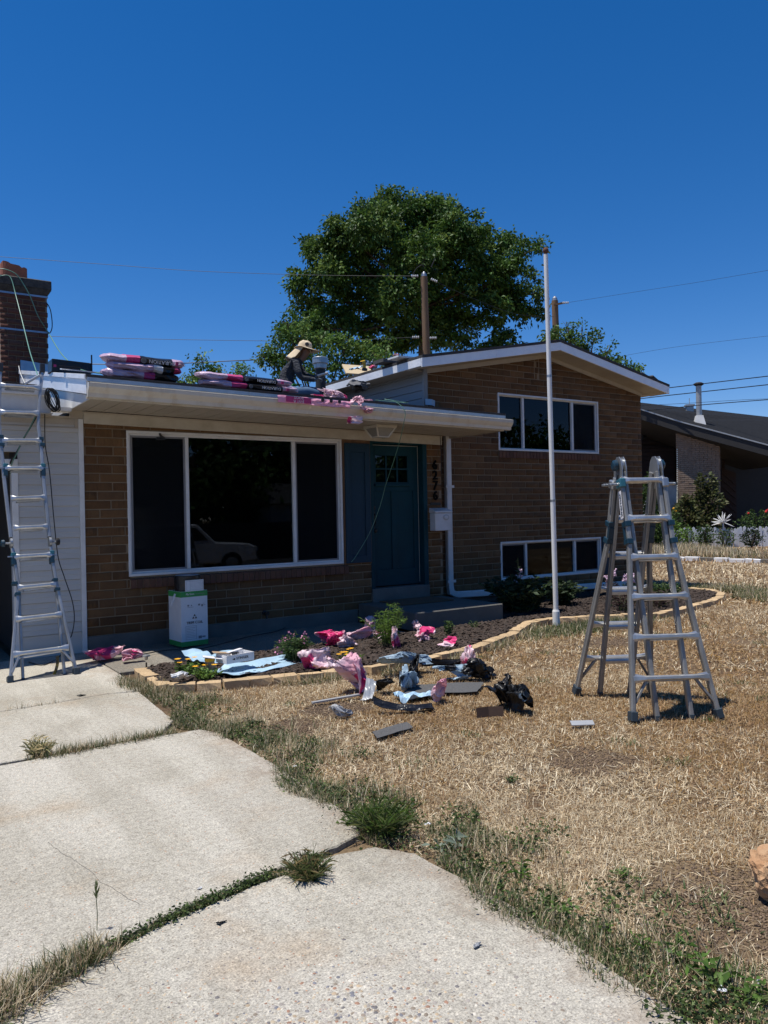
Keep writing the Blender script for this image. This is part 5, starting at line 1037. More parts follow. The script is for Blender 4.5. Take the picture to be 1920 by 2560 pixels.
for (u, v) in ((107, 1170), (129, 1387), (13, 1170), (33, 1392)):
    MB().bar(q2(u, v - 9), q2(u, v + 1), .046, .08, LN).build('collar', B['teal'], lad2, bevel=.006); MB().bar(q2(u, v + 2), q2(u + 1, v + 22), .042, .075, LN).build('collar', B['blue'], lad2, bevel=.006)
    sx = 1 if u > 60 else -1; MB().bar(q2(u, v, .03), q2(u + sx * 14, v, .03), .012, .014, LN).build('lock_tab', B['galv'], lad2)
for (u, v) in ((28, 1358), (125, 1355)):
    c = q2(u, v); T = Matrix.Rotation(R(90), 4, 'Y')
    MB().lathe([(.046, -.013), (.05, -.01), (.05, .01), (.046, .013), (.015, .016)], 18, c, 0, T).build('hinge_disc', B['galv'], lad2)
    sx = 1 if u > 60 else -1; MB().tube([c, c + Vector((sx * .07, 0, 0))], .01, 8).build('hinge_pin', B['galv'], lad2); MB().lathe([(.03, 0), (.036, .008), (.034, .03), (.025, .036)], 14, c + Vector((sx * .055, 0, 0)), 0, Matrix.Rotation(R(90 * sx), 4, 'Y')).build('lock_knob', B['blue' if sx < 0 else 'black'], lad2)
for (a, b_) in (((-2, 963), (100, 969)), ((-3, 1030), (97, 1033)), ((5, 1101), (103, 1101)), ((12, 1170), (108, 1170)), ((27, 1246), (113, 1243)), ((34, 1320), (119, 1316)), ((35, 1392), (130, 1386)), ((44, 1469), (140, 1460)), ((39, 1548), (154, 1535)), ((33, 1636), (172, 1618))):
    rungmesh(q2(*a, .028), q2(*b_, .028), LUP, .62).build('rung', B['rung'], lad2)
    A_, B_ = q2(a[0] + 14, a[1] + 9, -.03), q2(b_[0] - 14, b_[1] + 9, -.03); MB().bar(A_, B_, .012, .05, LN).build('rung_lip', B['rung'], lad2)
for a, b_ in (((48, 1640), (30, 1683)), ((152, 1622), (183, 1655))): MB().bar(q2(*a, .03), q2(*b_, .03), .018, .022, LN).build('brace', B['ladalu'], lad2, bevel=.002)
for u, v in ((25, 1702), (190, 1682)): MB().bar(q2(u, v - 12), q2(u, v + 6), .052, .09, LN).build('foot', B['foot'], lad2, bevel=.006)
for u, v in ((57, 1700), (161, 1689)): MB().bar(q2(u, v - 4, -.05), q2(u, v + 4, -.05), .034, .066, LN).build('foot', B['foot'], lad2, bevel=.004)
MB().bar(q2(62, 960, .03), q2(100, 938, .03), .02, .024, LN).build('brace', B['ladalu'], lad2, bevel=.002)
# strap hanging from the ladder
cs = q2(143, 1640, -.06); st = MB()
for i in range(8):
    a = cs + Vector((-.005 * i + .012 * math.sin(i), .01 * math.sin(i * 1.3), -.042 * i)); c = cs + Vector((-.005 * (i + 1) + .012 * math.sin(i + 1), .01 * math.sin(i * 1.3 + 1.3), -.042 * (i + 1)))
    st.bar(a, c, .028, .004, (0, 1, 0))
o = st.build('ratchet_strap', pm('strap_yellow', (.32, .22, .03), .7, col2=(.05, .05, .04), vs=14, lo=.45, hi=.55), None, loc=tuple(cs)); tag(o, 'yellow and black webbing strap hanging from the leaning ladder', 'strap')

# ------------------------------------------------------------------ hoses, cables
def smooth(pts, n=6):
    pts = [Vector(p) for p in pts]; out = []
    for i in range(len(pts) - 1):
        p0, p1, p2, p3 = pts[max(i - 1, 0)], pts[i], pts[i + 1], pts[min(i + 2, len(pts) - 1)]
        for k in range(n):
            t = k / n; out.append(.5 * ((2 * p1) + (p2 - p0) * t + (2 * p0 - 5 * p1 + 4 * p2 - p3) * t * t + (3 * p1 - p0 - 3 * p2 + p3) * t ** 3))
    return out + [pts[-1]]
def hose(name, label, cat_, pts, r, mat, n=7):
    q = smooth(pts); o = MB().tube(q, r, n).build(name, B[mat], None, smooth=True, loc=tuple(pts[0])); return tag(o, label, cat_)
hose('air_hose', 'green air hose running along the eave and hanging down in front of the door', 'hose', [(5.6, 8.5, roofz(5.6, 8.5) + .03), (5.95, 8.25, roofz(5.9, 8.25) + .03), gy(962, 998, 8.15), gy(985, 1003, 8.05), gy(1003, 1015, 7.99), gy(1013, 1032, 7.955), gy(1009, 1060, 8.0), gy(1000, 1100, 8.2), gy(985, 1150, 8.45), gy(965, 1210, 8.7), gy(950, 1265, 8.85), gy(925, 1330, 8.95), gy(890, 1390, 8.97), gy(878, 1405, 8.98)], .0042, 'hose')
hose('air_hose', 'pale green hose falling from the chimney flue to the ladder top', 'hose', [gy(-10, 690, 12.2), gy(0, 690, 11.9), gy(25, 692, 11.85), gy(40, 740, 11.7), gy(60, 820, 11.2), gy(75, 880, 10.6), gy(88, 920, 9.8), gy(95, 940, 9.2)], .0065, 'hose')
hose('air_hose', 'dark green hose draped over the chimney cap and across the shingle roof', 'hose', [gy(-10, 672, 12.0), gy(12, 673, 11.94), gy(35, 682, 11.92), gy(50, 697, 11.92), gy(75, 740, 11.9), gy(95, 790, 11.9), gy(120, 830, 11.95), gy(150, 880, 11.0), gy(185, 915, 10.0), gy(215, 928, 9.3), gy(240, 932, 8.9), gy(265, 935, 8.6)], .007, 'hose')
hose('air_hose', 'dark loop of hose curling off the right side of the chimney', 'hose', [gy(119, 760, 12.02), gy(126, 775, 12.03), gy(130, 800, 12.03), gy(130, 820, 12.0), gy(125, 832, 11.97), gy(120, 830, 11.95)], .007, 'cable')
cx_, cy_, cz_ = gy(130, 1000, 8.86)
mb = MB()
for k in range(11):
    pts = [(cx_ + (.050 + .007 * (k % 3)) * math.cos(a + .1 * k) + .016 * math.sin(k * 2), cy_ - .012 - .004 * k, cz_ + (.115 + .005 * (k % 2)) * math.sin(a) + .008 * math.cos(k * 3)) for a in np.linspace(0, 6.283, 24)]
    mb.tube(pts, .0045, 5)
tag(mb.build('cable_coil', B['cable'], None, loc=(cx_, cy_, cz_)), 'coil of black cable hanging on the white corner below the roof edge', 'cable')
hose('cable', 'black cable running down the white siding to the ground', 'cable', [gy(112, 1035, 8.86), gy(112, 1080, 8.95), gy(114, 1120, 8.98), gy(124, 1180, 8.97), gy(134, 1290, 8.95), gy(145, 1390, 8.95), gy(160, 1440, 8.93), gy(180, 1500, 8.92), gy(186, 1545, 8.92), gy(180, 1585, 8.92), gy(172, 1600, 8.9), gz(150, 1640, .01), gz(110, 1662, .008), gz(72, 1655, .008)], .0055, 'cable')
hose('cable', 'white cable looping from the roof corner under the rake', 'cable', [gx(47, 915, 1.82), gx(50, 930, 1.82), gx(58, 950, 1.83), gx(66, 966, 1.84), gx(74, 976, 1.84), gx(88, 975, 1.84), gx(100, 960, 1.84)], .006, 'wcable')
hose('cable', 'dark hose bundle slung behind the leaning ladder into the garage', 'cable', [gy(92, 1040, 8.87), gy(75, 1070, 8.9), gy(60, 1095, 8.92), gy(45, 1125, 8.95), gy(28, 1152, 9.0), gy(22, 1180, 9.1), gy(18, 1230, 9.1)], .009, 'cable')
hose('cable', 'green hose slung beside the dark hose behind the leaning ladder', 'cable', [gy(88, 1042, 8.86), gy(70, 1078, 8.89), gy(57, 1098, 8.91), gy(44, 1130, 8.94), gy(30, 1158, 9.0), gy(26, 1185, 9.1)], .006, 'hose')
hose('cable', 'black cable lying across the front walk below the picture window', 'cable', [gz(345, 1638, .035), gz(420, 1625, .03), gz(500, 1622, .032), gz(620, 1592, .032), gz(700, 1575, .032), gz(755, 1545, .035), gy(800, 1520, 9.0)], .006, 'cable')

# ------------------------------------------------------------------ crumpled wrappers
def crumple(name, label, cat_, loc, size, mat, seed, rz=0, amp=.45, sub=4, group=None, fold=1.0):
    """a sheet of film crushed by repeated random folds (reflections), then wrinkled"""
    g = np.random.default_rng(seed + 100); n = {4: 60, 3: 32, 2: 10}[sub]
    u, v = np.meshgrid(np.linspace(-1, 1, n + 1), np.linspace(-1, 1, n + 1)); k = 1.55
    P = np.stack([u.ravel() * k * (1.25 if size[0] > 1.3 * size[1] else 1), v.ravel() * k, np.zeros(u.size)], 1)
    ph = g.uniform(0, 6.28, 6)
    P[:, 2] += .35 * np.sin(P[:, 0] * 2.1 + ph[0]) * np.cos(P[:, 1] * 1.7 + ph[1]) + .16 * np.sin(P[:, 0] * 4.3 + P[:, 1] * 3.1 + ph[2])
    P += g.normal(0, .012, P.shape)
    for i in range(20):
        nn = g.normal(0, 1, 3); nn /= np.linalg.norm(nn); off = g.uniform(.15, .75) * (1 if i < 8 else .72); d = P @ nn - off
        P = P - np.where(d > 0, (1 + g.uniform(.45, .95)) * d, 0)[:, None] * nn[None]
    nz_ = np.stack([np.sin(P @ g.normal(0, 7, 3) + ph[3]), np.sin(P @ g.normal(0, 7, 3) + ph[4]), np.sin(P @ g.normal(0, 7, 3) + ph[5])], 1); P += .045 * nz_ + .02 * np.abs(np.sin(P[:, [1, 2, 0]] * 17 + ph[:3]))
    lo, hi = np.percentile(P, 1, 0), np.percentile(P, 99, 0); P = (P - (lo + hi) / 2) / (hi - lo) * 2
    P = np.clip(P, -1.08, 1.08) * np.array(size) * 1.05; P[:, 2] = P[:, 2] * .62 + size[2] * .55
    P[:, 2] = np.where(P[:, 2] < .004, .004 + .08 * np.abs(P[:, 2]), P[:, 2])
    ii = np.arange(n * (n + 1)).reshape(n, n + 1)[:, :n].ravel(); F = np.stack([ii, ii + 1, ii + n + 2, ii + n + 1], 1)
    o_ = link(name, np_mesh(name, P, F, B[mat])); o_.location = loc; o_.rotation_euler = (0, 0, rz); return tag(o_, label, cat_, group)
GP = 'torn pink and white wrappers thrown off the roof'; GB = 'scraps of blue and black plastic on the lawn'
for (u, v, z, sx, sy, sz, m_, sd, rz, lab) in [
    (262, 1646, .03, .15, .10, .08, 'pinkhot', 2, .1, 'crumpled pink wrapper at the driveway end below the white corner trim'),
    (330, 1650, .03, .09, .07, .07, 'pink', 3, .4, 'white and pink wrapper scrap beside the left corner of the bed'),
    (832, 1614, .04, .15, .10, .10, 'pinkhot', 4, -.2, 'leftmost pink wrapper of the row in the mulch before the porch'),
    (866, 1620, .04, .08, .07, .09, 'pink', 5, .2, 'small pale wrapper ball above the yellow daisies'),
    (893, 1600, .04, .16, .04, .09, 'pinkhot', 6, .1, 'long pink wrapper in the middle of the row'),
    (924, 1588, .04, .11, .04, .14, 'pink', 7, .6, 'upright pale pink wrapper left of the feathery shrub'),
    (955, 1598, .04, .07, .06, .07, 'pink', 8, 0, 'small whitish wrapper knot under the feathery shrub'),
    (991, 1620, .04, .10, .04, .14, 'pink', 9, .9, 'tall pink wrapper standing above the blue sheet on the edging'),
    (1043, 1578, .04, .095, .04, .08, 'pink', 10, 1.2, 'pink wrapper ball touching the feathery shrub near the porch'),
    (1058, 1600, .04, .10, .09, .09, 'pink', 11, .2, 'round crumpled pink ball in open mulch'),
    (1118, 1617, .04, .085, .06, .065, 'pink', 12, -.3, 'smallest pink wrapper lying near the edging curve'),
    (798, 1672, .04, .14, .09, .12, 'pink', 13, .1, 'pink wrapper resting on the front edging stones'),
    (882, 1728, -.01, .14, .11, .19, 'pink', 14, .4, 'big pale pink wrapper heap on the straw below the edging'),
    (1097, 1752, -.01, .085, .04, .11, 'pinkhot', 15, .3, 'hot pink printed wrapper on the straw beside the black sheets'),
    (1170, 1668, -.01, .04, .06, .13, 'pink', 16, .8, 'pink wrapper poking up behind the black plastic')]:
    crumple('plastic_wrapper', lab, 'wrapper', gz(u, v, z), (sx * 1.1, sy * 1.1, sz * 1.3), m_, sd, rz, .5, group=GP)
for (u, v, z, sx, sy, sz, m_, sd, rz, lab) in [
    (1012, 1664, .06, .24, .10, .11, 'bluebag', 21, -.25, 'blue grey plastic sheet wrinkled over the edging stones'),
    (1100, 1668, -.01, .26, .04, .07, 'blackbag', 22, -.35, 'long black plastic strip lying against the edging curve'),
    (1012, 1725, -.01, .13, .10, .18, 'bluebag', 23, .3, 'knotted blue plastic lump in the middle of the lawn litter'),
    (958, 1730, -.01, .09, .07, .09, 'blackbag', 24, .3, 'shiny black plastic lump between the grey flashing and the blue lump'),
    (1035, 1690, -.01, .10, .05, .15, 'blackbag', 25, .5, 'black plastic flap standing behind the blue lump'),
    (1140, 1698, -.01, .19, .09, .10, 'bluebag', 26, -.3, 'blue plastic wrapper left of the black bundle near the edging'),
    (1205, 1695, -.01, .14, .10, .15, 'blackbag', 27, -.4, 'black and blue plastic bundle on the straw below the curve'),
    (1262, 1765, -.01, .12, .10, .20, 'blackbag', 28, .2, 'largest black plastic heap standing alone at the right of the litter'),
    (1300, 1778, -.01, .09, .09, .17, 'bluewrap', 29, .9, 'black wrapper with blue streak leaning on the largest black heap')]:
    crumple('plastic_scrap', lab, 'plastic scrap', gz(u, v, z), (sx * 1.0, sy * 1.0, sz * 1.05), m_, sd, rz, .45, group=GB, fold=1.3)

def sheet(name, label, cat_, loc, L, Wd, fn, thick, mat, rz=0, nx=16, ny=8, group=None, parent=None):
    vs_, fs = [], []
    for s in (0, 1):
        for j in range(ny + 1):
            for i in range(nx + 1):
                u, v = i / nx - .5, j / ny - .5; x, y, z = fn(u, v); vs_.append((x * L, y * Wd, z + (thick if s else 0)))
    n = (nx + 1) * (ny + 1)
    for j in range(ny):
        for i in range(nx):
            a = j * (nx + 1) + i; fs.append((a, a + nx + 1, a + nx + 2, a + 1)); fs.append((n + a, n + a + 1, n + a + nx + 2, n + a + nx + 1))
    def rim(ids):
        for a, b_ in zip(ids[:-1], ids[1:]): fs.append((a, b_, n + b_, n + a))
    rim([i for i in range(nx + 1)]); rim([ny * (nx + 1) + i for i in range(nx + 1)][::-1]); rim([j * (nx + 1) for j in range(ny + 1)][::-1]); rim([j * (nx + 1) + nx for j in range(ny + 1)])
    o = MB().add(vs_, fs).build(name, B[mat], None); o.location = loc; o.rotation_euler = (0, 0, rz)
    return tag(o, label, cat_, group)
nzf = lambda u, v, s, a, k: a * noise.noise(Vector((u * k + s, v * k, s)))
sheet('shingle_sheet', 'flat black shingle sheet lying under the blue plastic lump', 'shingle', gz(1110, 1725, -.01), .62, .34, lambda u, v: (u + .18 * v, v, .012 + nzf(u, v, 1, .012, 3)), .004, 'shing2', -.55)
sheet('shingle_sheet', 'dark shingle piece lying alone on the straw nearest the camera', 'shingle', gz(982, 1829, -.012), .34, .14, lambda u, v: (u + .25 * v, v, .012 + nzf(u, v, 2, .006, 3)), .004, 'shing2', .18)
sheet('plastic_scrap', 'flat blue plastic piece on the straw left of the hot pink wrapper', 'plastic scrap', gz(1045, 1745, -.01), .36, .16, lambda u, v: (u, v * (1 - .5 * u), .02 + nzf(u, v, 3, .05, 5)), .003, 'bluesheet', -.3, group=GB)
sheet('felt_strip', 'curved black felt strip below the blue lump', 'felt strip', gz(1010, 1778, -.01), .46, .09, lambda u, v: (u, v * (.8 + u) + 1.1 * u * u + nzf(u, v, 3, .2, 2.5), .012 + .16 * max(0, -u - .16) + .05 * (v + .5) * max(0, .6 - u) + nzf(u, v, 4, .02, 4)), .004, 'bundlek', -.45)
sheet('felt_strip', 'black felt strip bent into an arch beside the largest black heap', 'felt strip', gz(1218, 1772, -.01), .24, .05, lambda u, v: (u, v + .6 * u, .01 + .16 * (1 - (2 * u) ** 2)), .004, 'bundlek', -.9)
sheet('metal_strip', 'brown folded metal strip standing on edge by the largest black heap', 'metal strip', gz(1222, 1793, -.01), .20, .02, lambda u, v: (u + .0 * v, (v * .4 + (.0 if u < 0 else -u * 4)), .005 + .07 * (v + .5)), .003, 'brownstrip', -.2)
sheet('flashing_piece', 'bent grey metal flashing leaning on the big pale pink heap', 'flashing', gz(922, 1748, -.012), .12, .09, lambda u, v: (u, v + .3 * u * u, .005 + .20 * max(0, u + .25) ** 1.2 + .05 * v * u + nzf(u, v, 6, .02, 4)), .003, 'greymetal', .5)
sheet('flashing_piece', 'long thin grey metal strip on the straw left of the bent flashing', 'flashing', gz(840, 1752, -.012), .42, .035, lambda u, v: (u, v, .012 + .01 * u), .012, 'greymetal', -.08)
o = crumple('flashing_piece', 'crumpled grey metal boot lying on the straw above the lone shingle', 'flashing', gz(852, 1790, -.012), (.075, .06, .075), 'greymetal', 33, .3, .3, 3)
sheet('trim_offcut', 'white curved trim offcut on the straw left of the A frame ladder', 'offcut', gz(1455, 1814, -.012), .16, .06, lambda u, v: (u, v, .008 + .012 * (1 - (2 * v) ** 2) + .03 * max(0, v)), .006, 'greymetal', -.55)
for i, (u, v) in enumerate(((1340, 1633), (1243, 1505), (1450, 1618))): crumple('litter', ['white paper scrap on the straw below the pole', 'white scrap under the dark shrub', 'white scrap in the straw left of the ladder'][i], 'litter', gz(u, v, -.01), (.02, .015, .01), 'whiteplastic', 50 + i, 0, .4, 2)

# things lying in the bed
sheet('blue_sheet', 'pale blue underlayment sheet spread over the mulch', 'sheet', gz(650, 1668, .045), 1.0, .42, lambda u, v: (u - .12 * v, v * (1 - .3 * u), .008 + .10 * max(0, -u - .28) + (.05 * max(0, v - .1) if u > -.2 else 0) + nzf(u, v, 5, .03, 4)), .004, 'bluesheet', .28, 26, 14)
sheet('blue_sheet', 'second blue underlayment piece folded under the white carton', 'sheet', gz(545, 1650, .045), .62, .34, lambda u, v: (u, v, .03 + .07 * (u < -.1) * (v + .5) + nzf(u, v, 8, .05, 3)), .004, 'bluesheet', .2, 20, 12)
q = gz(588, 1652, .14); bx = thing('staple_carton', 'low white carton with torn lid lying on the blue sheet', 'carton', q, .18)
mb = MB(); mb.box(-.15, .15, -.09, -.084, 0, .075).box(-.15, .15, .084, .09, 0, .075).box(-.15, -.144, -.084, .084, 0, .075).box(.144, .15, -.084, .084, 0, .075).box(-.144, .144, -.084, .084, 0, .006); mb.build('body', B['carton'], bx, world=False)
MB().bar((-.15, -.01, .045), (-.30, .07, .075), .1, .005).build('flap', B['carton'], bx, world=False); MB().bar((-.05, .0, .08), (-.20, .06, .10), .1, .006).build('flap', B['cardboard'], bx, world=False)
for i in range(5): MB().bar((random.uniform(-.1, .1), random.uniform(-.05, .05), .05 + .01 * i), (random.uniform(-.1, .1), random.uniform(-.05, .05), .06 + .01 * i), .04, .006).build('cap_strip', B['ink' if i % 2 else 'carton'], bx, world=False)
link('lettering', text('t', 'STINGER', .034, B['ink'], None, (.02, -.0915, .038), (1, 0, 0), (0, 0, 1)), bx)
MB().add([(-.09, -.0915, .036), (-.06, -.0915, .046), (-.06, -.0915, .026), (-.09, -.0925, .036), (-.06, -.0925, .046), (-.06, -.0925, .026)], [(0, 1, 2), (5, 4, 3), (0, 1, 4, 3), (1, 2, 5, 4), (2, 0, 3, 5)]).build('arrow_mark', B['ink'], bx, world=False)
q = gz(525, 1676, .08); cn = thing('sealant_can', 'small can with yellow lid standing at the front of the blue sheet', 'can', q)
MB().lathe([(.042, 0), (.044, .004), (.044, .045), (.042, .09)], 20).build('body', B['cardboard'], cn, world=False); MB().lathe([(.047, .086), (.047, .112), (.043, .116)], 20).build('lid', B['yellow'], cn, world=False)
crumple('plastic_bag', 'clear white plastic bag at the front left corner of the bed', 'bag', gz(455, 1697, .08), (.11, .055, .05), 'whiteplastic', 41, .2, .5)
q = gz(366, 1668, .06); sl_ = thing('stake_light', 'small dark solar stake light at the bed corner', 'garden light', q)
MB().tube([(0, 0, 0), (0, 0, .045)], .008, 8).build('stake', B['black'], sl_, world=False); MB().lathe([(.012, .07), (.018, .1), (.036, .104), (.036, .116), (.02, .122)], 16).build('lamp_head', B['galv'], sl_, world=False)
# trim coil carton
q = gz(478, 1612, .025); tc_ = thing('trim_coil_carton', 'tall white carton with green bands and a dark coil sticking out of its top', 'carton', (q.x, q.y + .08, .026), .10)
mb = MB(); w = .162
for a, b_, c, d in ((-w, w, -w, -w + .006), (-w, w, w - .006, w), (-w, -w + .006, -w + .006, w - .006), (w - .006, w, -w + .006, w - .006)): mb.box(a, b_, c, d, 0, .62)
mb.box(-w + .006, w - .006, -w + .006, w - .006, 0, .01); mb.build('body', B['carton'], tc_, world=False)
for z0, z1 in ((.0, .055), (.555, .618)): MB().box(-w - .0015, w + .0015, -w - .0015, w + .0015, z0 + .001, z1).build('green_band', B['cgreen'], tc_, world=False)
MB().box(-.105, .118, -w - .001, -w + .004, .62, .745).build('flap', B['carton'], tc_, world=False)
MB().lathe([(.14, .012), (.147, .02), (.147, .785), (.14, .792)], 28).build('coil', B['bundlek'], tc_, world=False); MB().lathe([(.132, .793), (.132, .797)], 28).build('coil_end', B['bluemetal'], tc_, world=False)
fy = -w - .003
link('lettering', text('t', 'TRIM COIL', .042, B['ink'], None, (0, fy, .262), (1, 0, 0), (0, 0, 1)), tc_)
link('lettering', text('t', 'Ply Gem', .030, B['inkw'], None, (-.05, fy, .587), (1, 0, 0), (0, 0, 1)), tc_)
mb = MB()
for (x0, x1, z0, z1) in ((.01, .13, .583, .587), (-.085, -.01, .437, .440), (-.085, -.065, .45, .468), (-.04, -.03, .45, .465), (.045, .07, .45, .47), (.085, .105, .437, .462), (.11, .135, .45, .455), (.11, .125, .468, .472)): mb.box(x0, x1, fy, fy + .001, z0, z1)
for i in range(7): mb.box(-.10, -.10 + random.uniform(.08, .11), fy, fy + .001, .205 - i * .018, .2075 - i * .018)
for a, b_, c, d in ((-.11, .02, .225, .227), (-.11, .02, .075, .077), (-.11, -.108, .077, .225), (.018, .02, .077, .225), (.045, .085, .075, .105), (.09, .13, .085, .1)): mb.box(a, b_, fy, fy + .001, c, d)
mb.build('print', B['inkg'], tc_, world=False)
mb = MB()
for (x, z) in ((0, .345), (-.016, .318), (.016, .318)): mb.add([(x, fy, z + .014), (x - .014, fy, z - .01), (x + .014, fy, z - .01), (x, fy + .001, z + .014), (x - .014, fy + .001, z - .01), (x + .014, fy + .001, z - .01)], [(0, 1, 2), (5, 4, 3), (0, 1, 4, 3), (1, 2, 5, 4), (2, 0, 3, 5)])
mb.build('recycling_mark', B['ink'], tc_, world=False)
mb = MB()
for i in range(7): mb.box(-.04, .105, fy + .001, fy + .002, .64 + i * .014, .6415 + i * .014)
for x0, x1, z0, z1 in ((-.09, -.088, .63, .735), (-.048, -.046, .63, .735), (.108, .11, .63, .735), (-.088, .108, .733, .735), (-.088, .108, .63, .632)): mb.box(x0, x1, fy + .001, fy + .002, z0, z1)
mb.build('print', B['inkg'], tc_, world=False)
MB().bar((-.25, -.1, .47), (-.20, -.1, .60), .02, .006, (0, 1, 0)).build('coil_end_strip', B['whiteplastic'], tc_, world=False)

# ------------------------------------------------------------------ things on the roof
def bundle(label, u0, u1, vb, y, h, mats, seed, up, bulge=.3, txt=True, rough=.012):
    """shingle bundle in printed plastic: a pillow long in x"""
    a, b_ = gy(u0, vb, y), gy(u1, vb, y); L = b_.x - a.x; cx = (a.x + b_.x) / 2; Wd = .33
    root = thing('shingle_bundle', label, 'shingle bundle', (cx, y + Wd / 2, roofz(cx, y + Wd / 2) + up), 0, 'wrapped shingle bundles on the roof edge')
    root.rotation_euler = (math.atan(SL), .016, random.uniform(-.02, .02))
    segs = [(-.5, -.24, 'bundle'), (-.24, -.08, 'inkp'), (-.08, .30, 'bundlek'), (.30, .5, 'bundle')] if mats is None else mats
    for (s0, s1, m_) in segs:
        n = 10; vs_, fs = [], []; m = 14
        for i in range(n + 1):
            s = s0 + (s1 - s0) * i / n; e = 1 - max(0, (abs(s) - .40) / .1) ** 2 * (.35 + bulge)
            for k in range(m):
                t = 2 * math.pi * k / m; c, sn = math.cos(t), math.sin(t); q = 1 / (abs(c) ** 6 + abs(sn) ** 6) ** (1 / 6)
                dz = .014 * noise.noise(Vector((s * 9 + seed, c * 2, sn * 2))) + .006 * noise.noise(Vector((s * 30 + seed, c * 4, sn * 4))) + rough * noise.noise(Vector((s * 5 + seed, c, sn)))
                vs_.append((s * L, c * q * Wd / 2 * e * .98 + dz, h / 2 + sn * q * h / 2 * e + dz * .7))
        for i in range(n):
            for k in range(m): fs.append((i * m + k, i * m + (k + 1) % m, (i + 1) * m + (k + 1) % m, (i + 1) * m + k))
        if s0 == -.5: fs.append(tuple(range(m))[::-1])
        if s1 == .5: fs.append(tuple(n * m + k for k in range(m)))
        MB().add(vs_, fs).build('wrap', B[m_], root, world=False)
    if txt:
        link('lettering', text('t', 'DURATION', h * .62, B['inkw'], None, (L * .17, -Wd / 2 - .014, h * .5), (-1, 0, 0), (0, 0, -1), .0008), root)
        ring = MB().lathe([(h * .32, 0), (h * .32, .003), (h * .24, .003), (h * .24, 0)], 18, (-L * .045, -Wd / 2 - .006, h * .5), 0, Matrix.Rotation(R(90), 4, 'X')); ring.build('ring_mark', B['inkg'], root, world=False)
        MB().box(L * .335, L * .365, -Wd / 2 - .012, -Wd / 2 - .006, h * .3, h * .75).build('red_mark', B['inkp'], root, world=False)
        mb = MB()
        for i in range(4): mb.box(L * .38, L * .45, -Wd / 2 - .012, -Wd / 2 - .006, h * (.3 + .12 * i), h * (.34 + .12 * i))
        mb.build('print', B['inkg'], root, world=False)
    return root
bundle('bottom pale pink shingle bundle of the left stack of three', 262, 455, 945, 8.5, .09, [(-.5, .0, 'bundle'), (.0, .14, 'inkp'), (.14, .5, 'bundlek')], 1, .012, .3, False)
bundle('middle pale shingle bundle of the left stack with torn wrapping', 275, 462, 925, 8.48, .088, [(-.5, .08, 'bundle'), (.08, .2, 'carton'), (.2, .36, 'bundlek'), (.36, .5, 'inkp')], 2, .096, .45, False, .02)
bundle('top shingle bundle of the left stack with black printed band', 258, 472, 905, 8.5, .092, None, 3, .174, .7, True, .025)
bundle('lower shingle bundle of the right pair on the roof edge', 515, 752, 972, 8.3, .075, None, 4, .012, .1)
bundle('upper shingle bundle of the right pair below the roofer', 505, 738, 955, 8.32, .075, None, 5, .090, .1)
c1 = gy(178, 918, 9.6); bb = thing('flashing_carton', 'flat black carton on the roof corner beside the chimney', 'carton', (c1.x, 9.6, roofz(c1.x, 9.6) + .01), .02)
MB().box(-.22, .22, -.02, .2, 0, .15, T=Matrix.Rotation(.03, 4, 'Y')).build('body', B['bundlek'], bb, world=False, bevel=.006); MB().box(.222, .235, -.03, -.01, .02, .24).build('upright_flap', B['bundlek'], bb, world=False)
link('lettering', text('t', 'FLASHING', .028, B['inkg'], None, (-.02, -.0225, .045), (1, 0, 0), (0, 0, 1)), bb) if 0 else None
MB().box(-.2, -.17, -.0235, -.0205, .06, .09).build('red_mark', B['inkp'], bb, world=False)
mb = MB(); mb.box(-.14, .1, -.023, -.0205, .075, .083); mb.box(-.14, .06, -.023, -.0205, .055, .06); mb.build('print', B['brownstrip'], bb, world=False)
q = gy(222, 934, 8.9); o = MB().box(-.28, .28, -.05, .05, 0, .012).build('metal_strip', B['alu'], None); o.location = (q.x, 8.95, roofz(q.x, 8.95) + .04); o.rotation_euler = (math.atan(SL), .016, 0); tag(o, 'white metal strip lying on the roof edge by the chimney', 'metal strip')
# galvanised vent
c2 = gy(801, 925, 11.4); vb = thing('roof_vent', 'galvanised round roof vent with wide cap behind the kneeling roofer', 'roof vent', (c2.x, 11.4, roofz(c2.x, 11.4)))
zz = gy(801, 893, 11.4).z - vb.location.z
MB().lathe([(.2, -.02), (.2, .0), (.1, .02), (.085, .05), (.085, zz - .19)], 24).build('base', B['rubber'], vb, world=False); MB().lathe([(.095, zz - .2), (.105, zz - .19), (.105, zz - .12), (.118, zz - .11)], 24).build('collar', B['galv'], vb, world=False); MB().lathe([(.128, zz - .115), (.132, zz - .11), (.132, zz - .015), (.125, zz - .008), (.06, zz + .004), (.01, zz + .006)], 28).build('cap', B['galv'], vb, world=False); MB().lathe([(.136, zz - .03), (.136, zz - .022)], 28).build('cap_rim', B['rung'], vb, world=False)
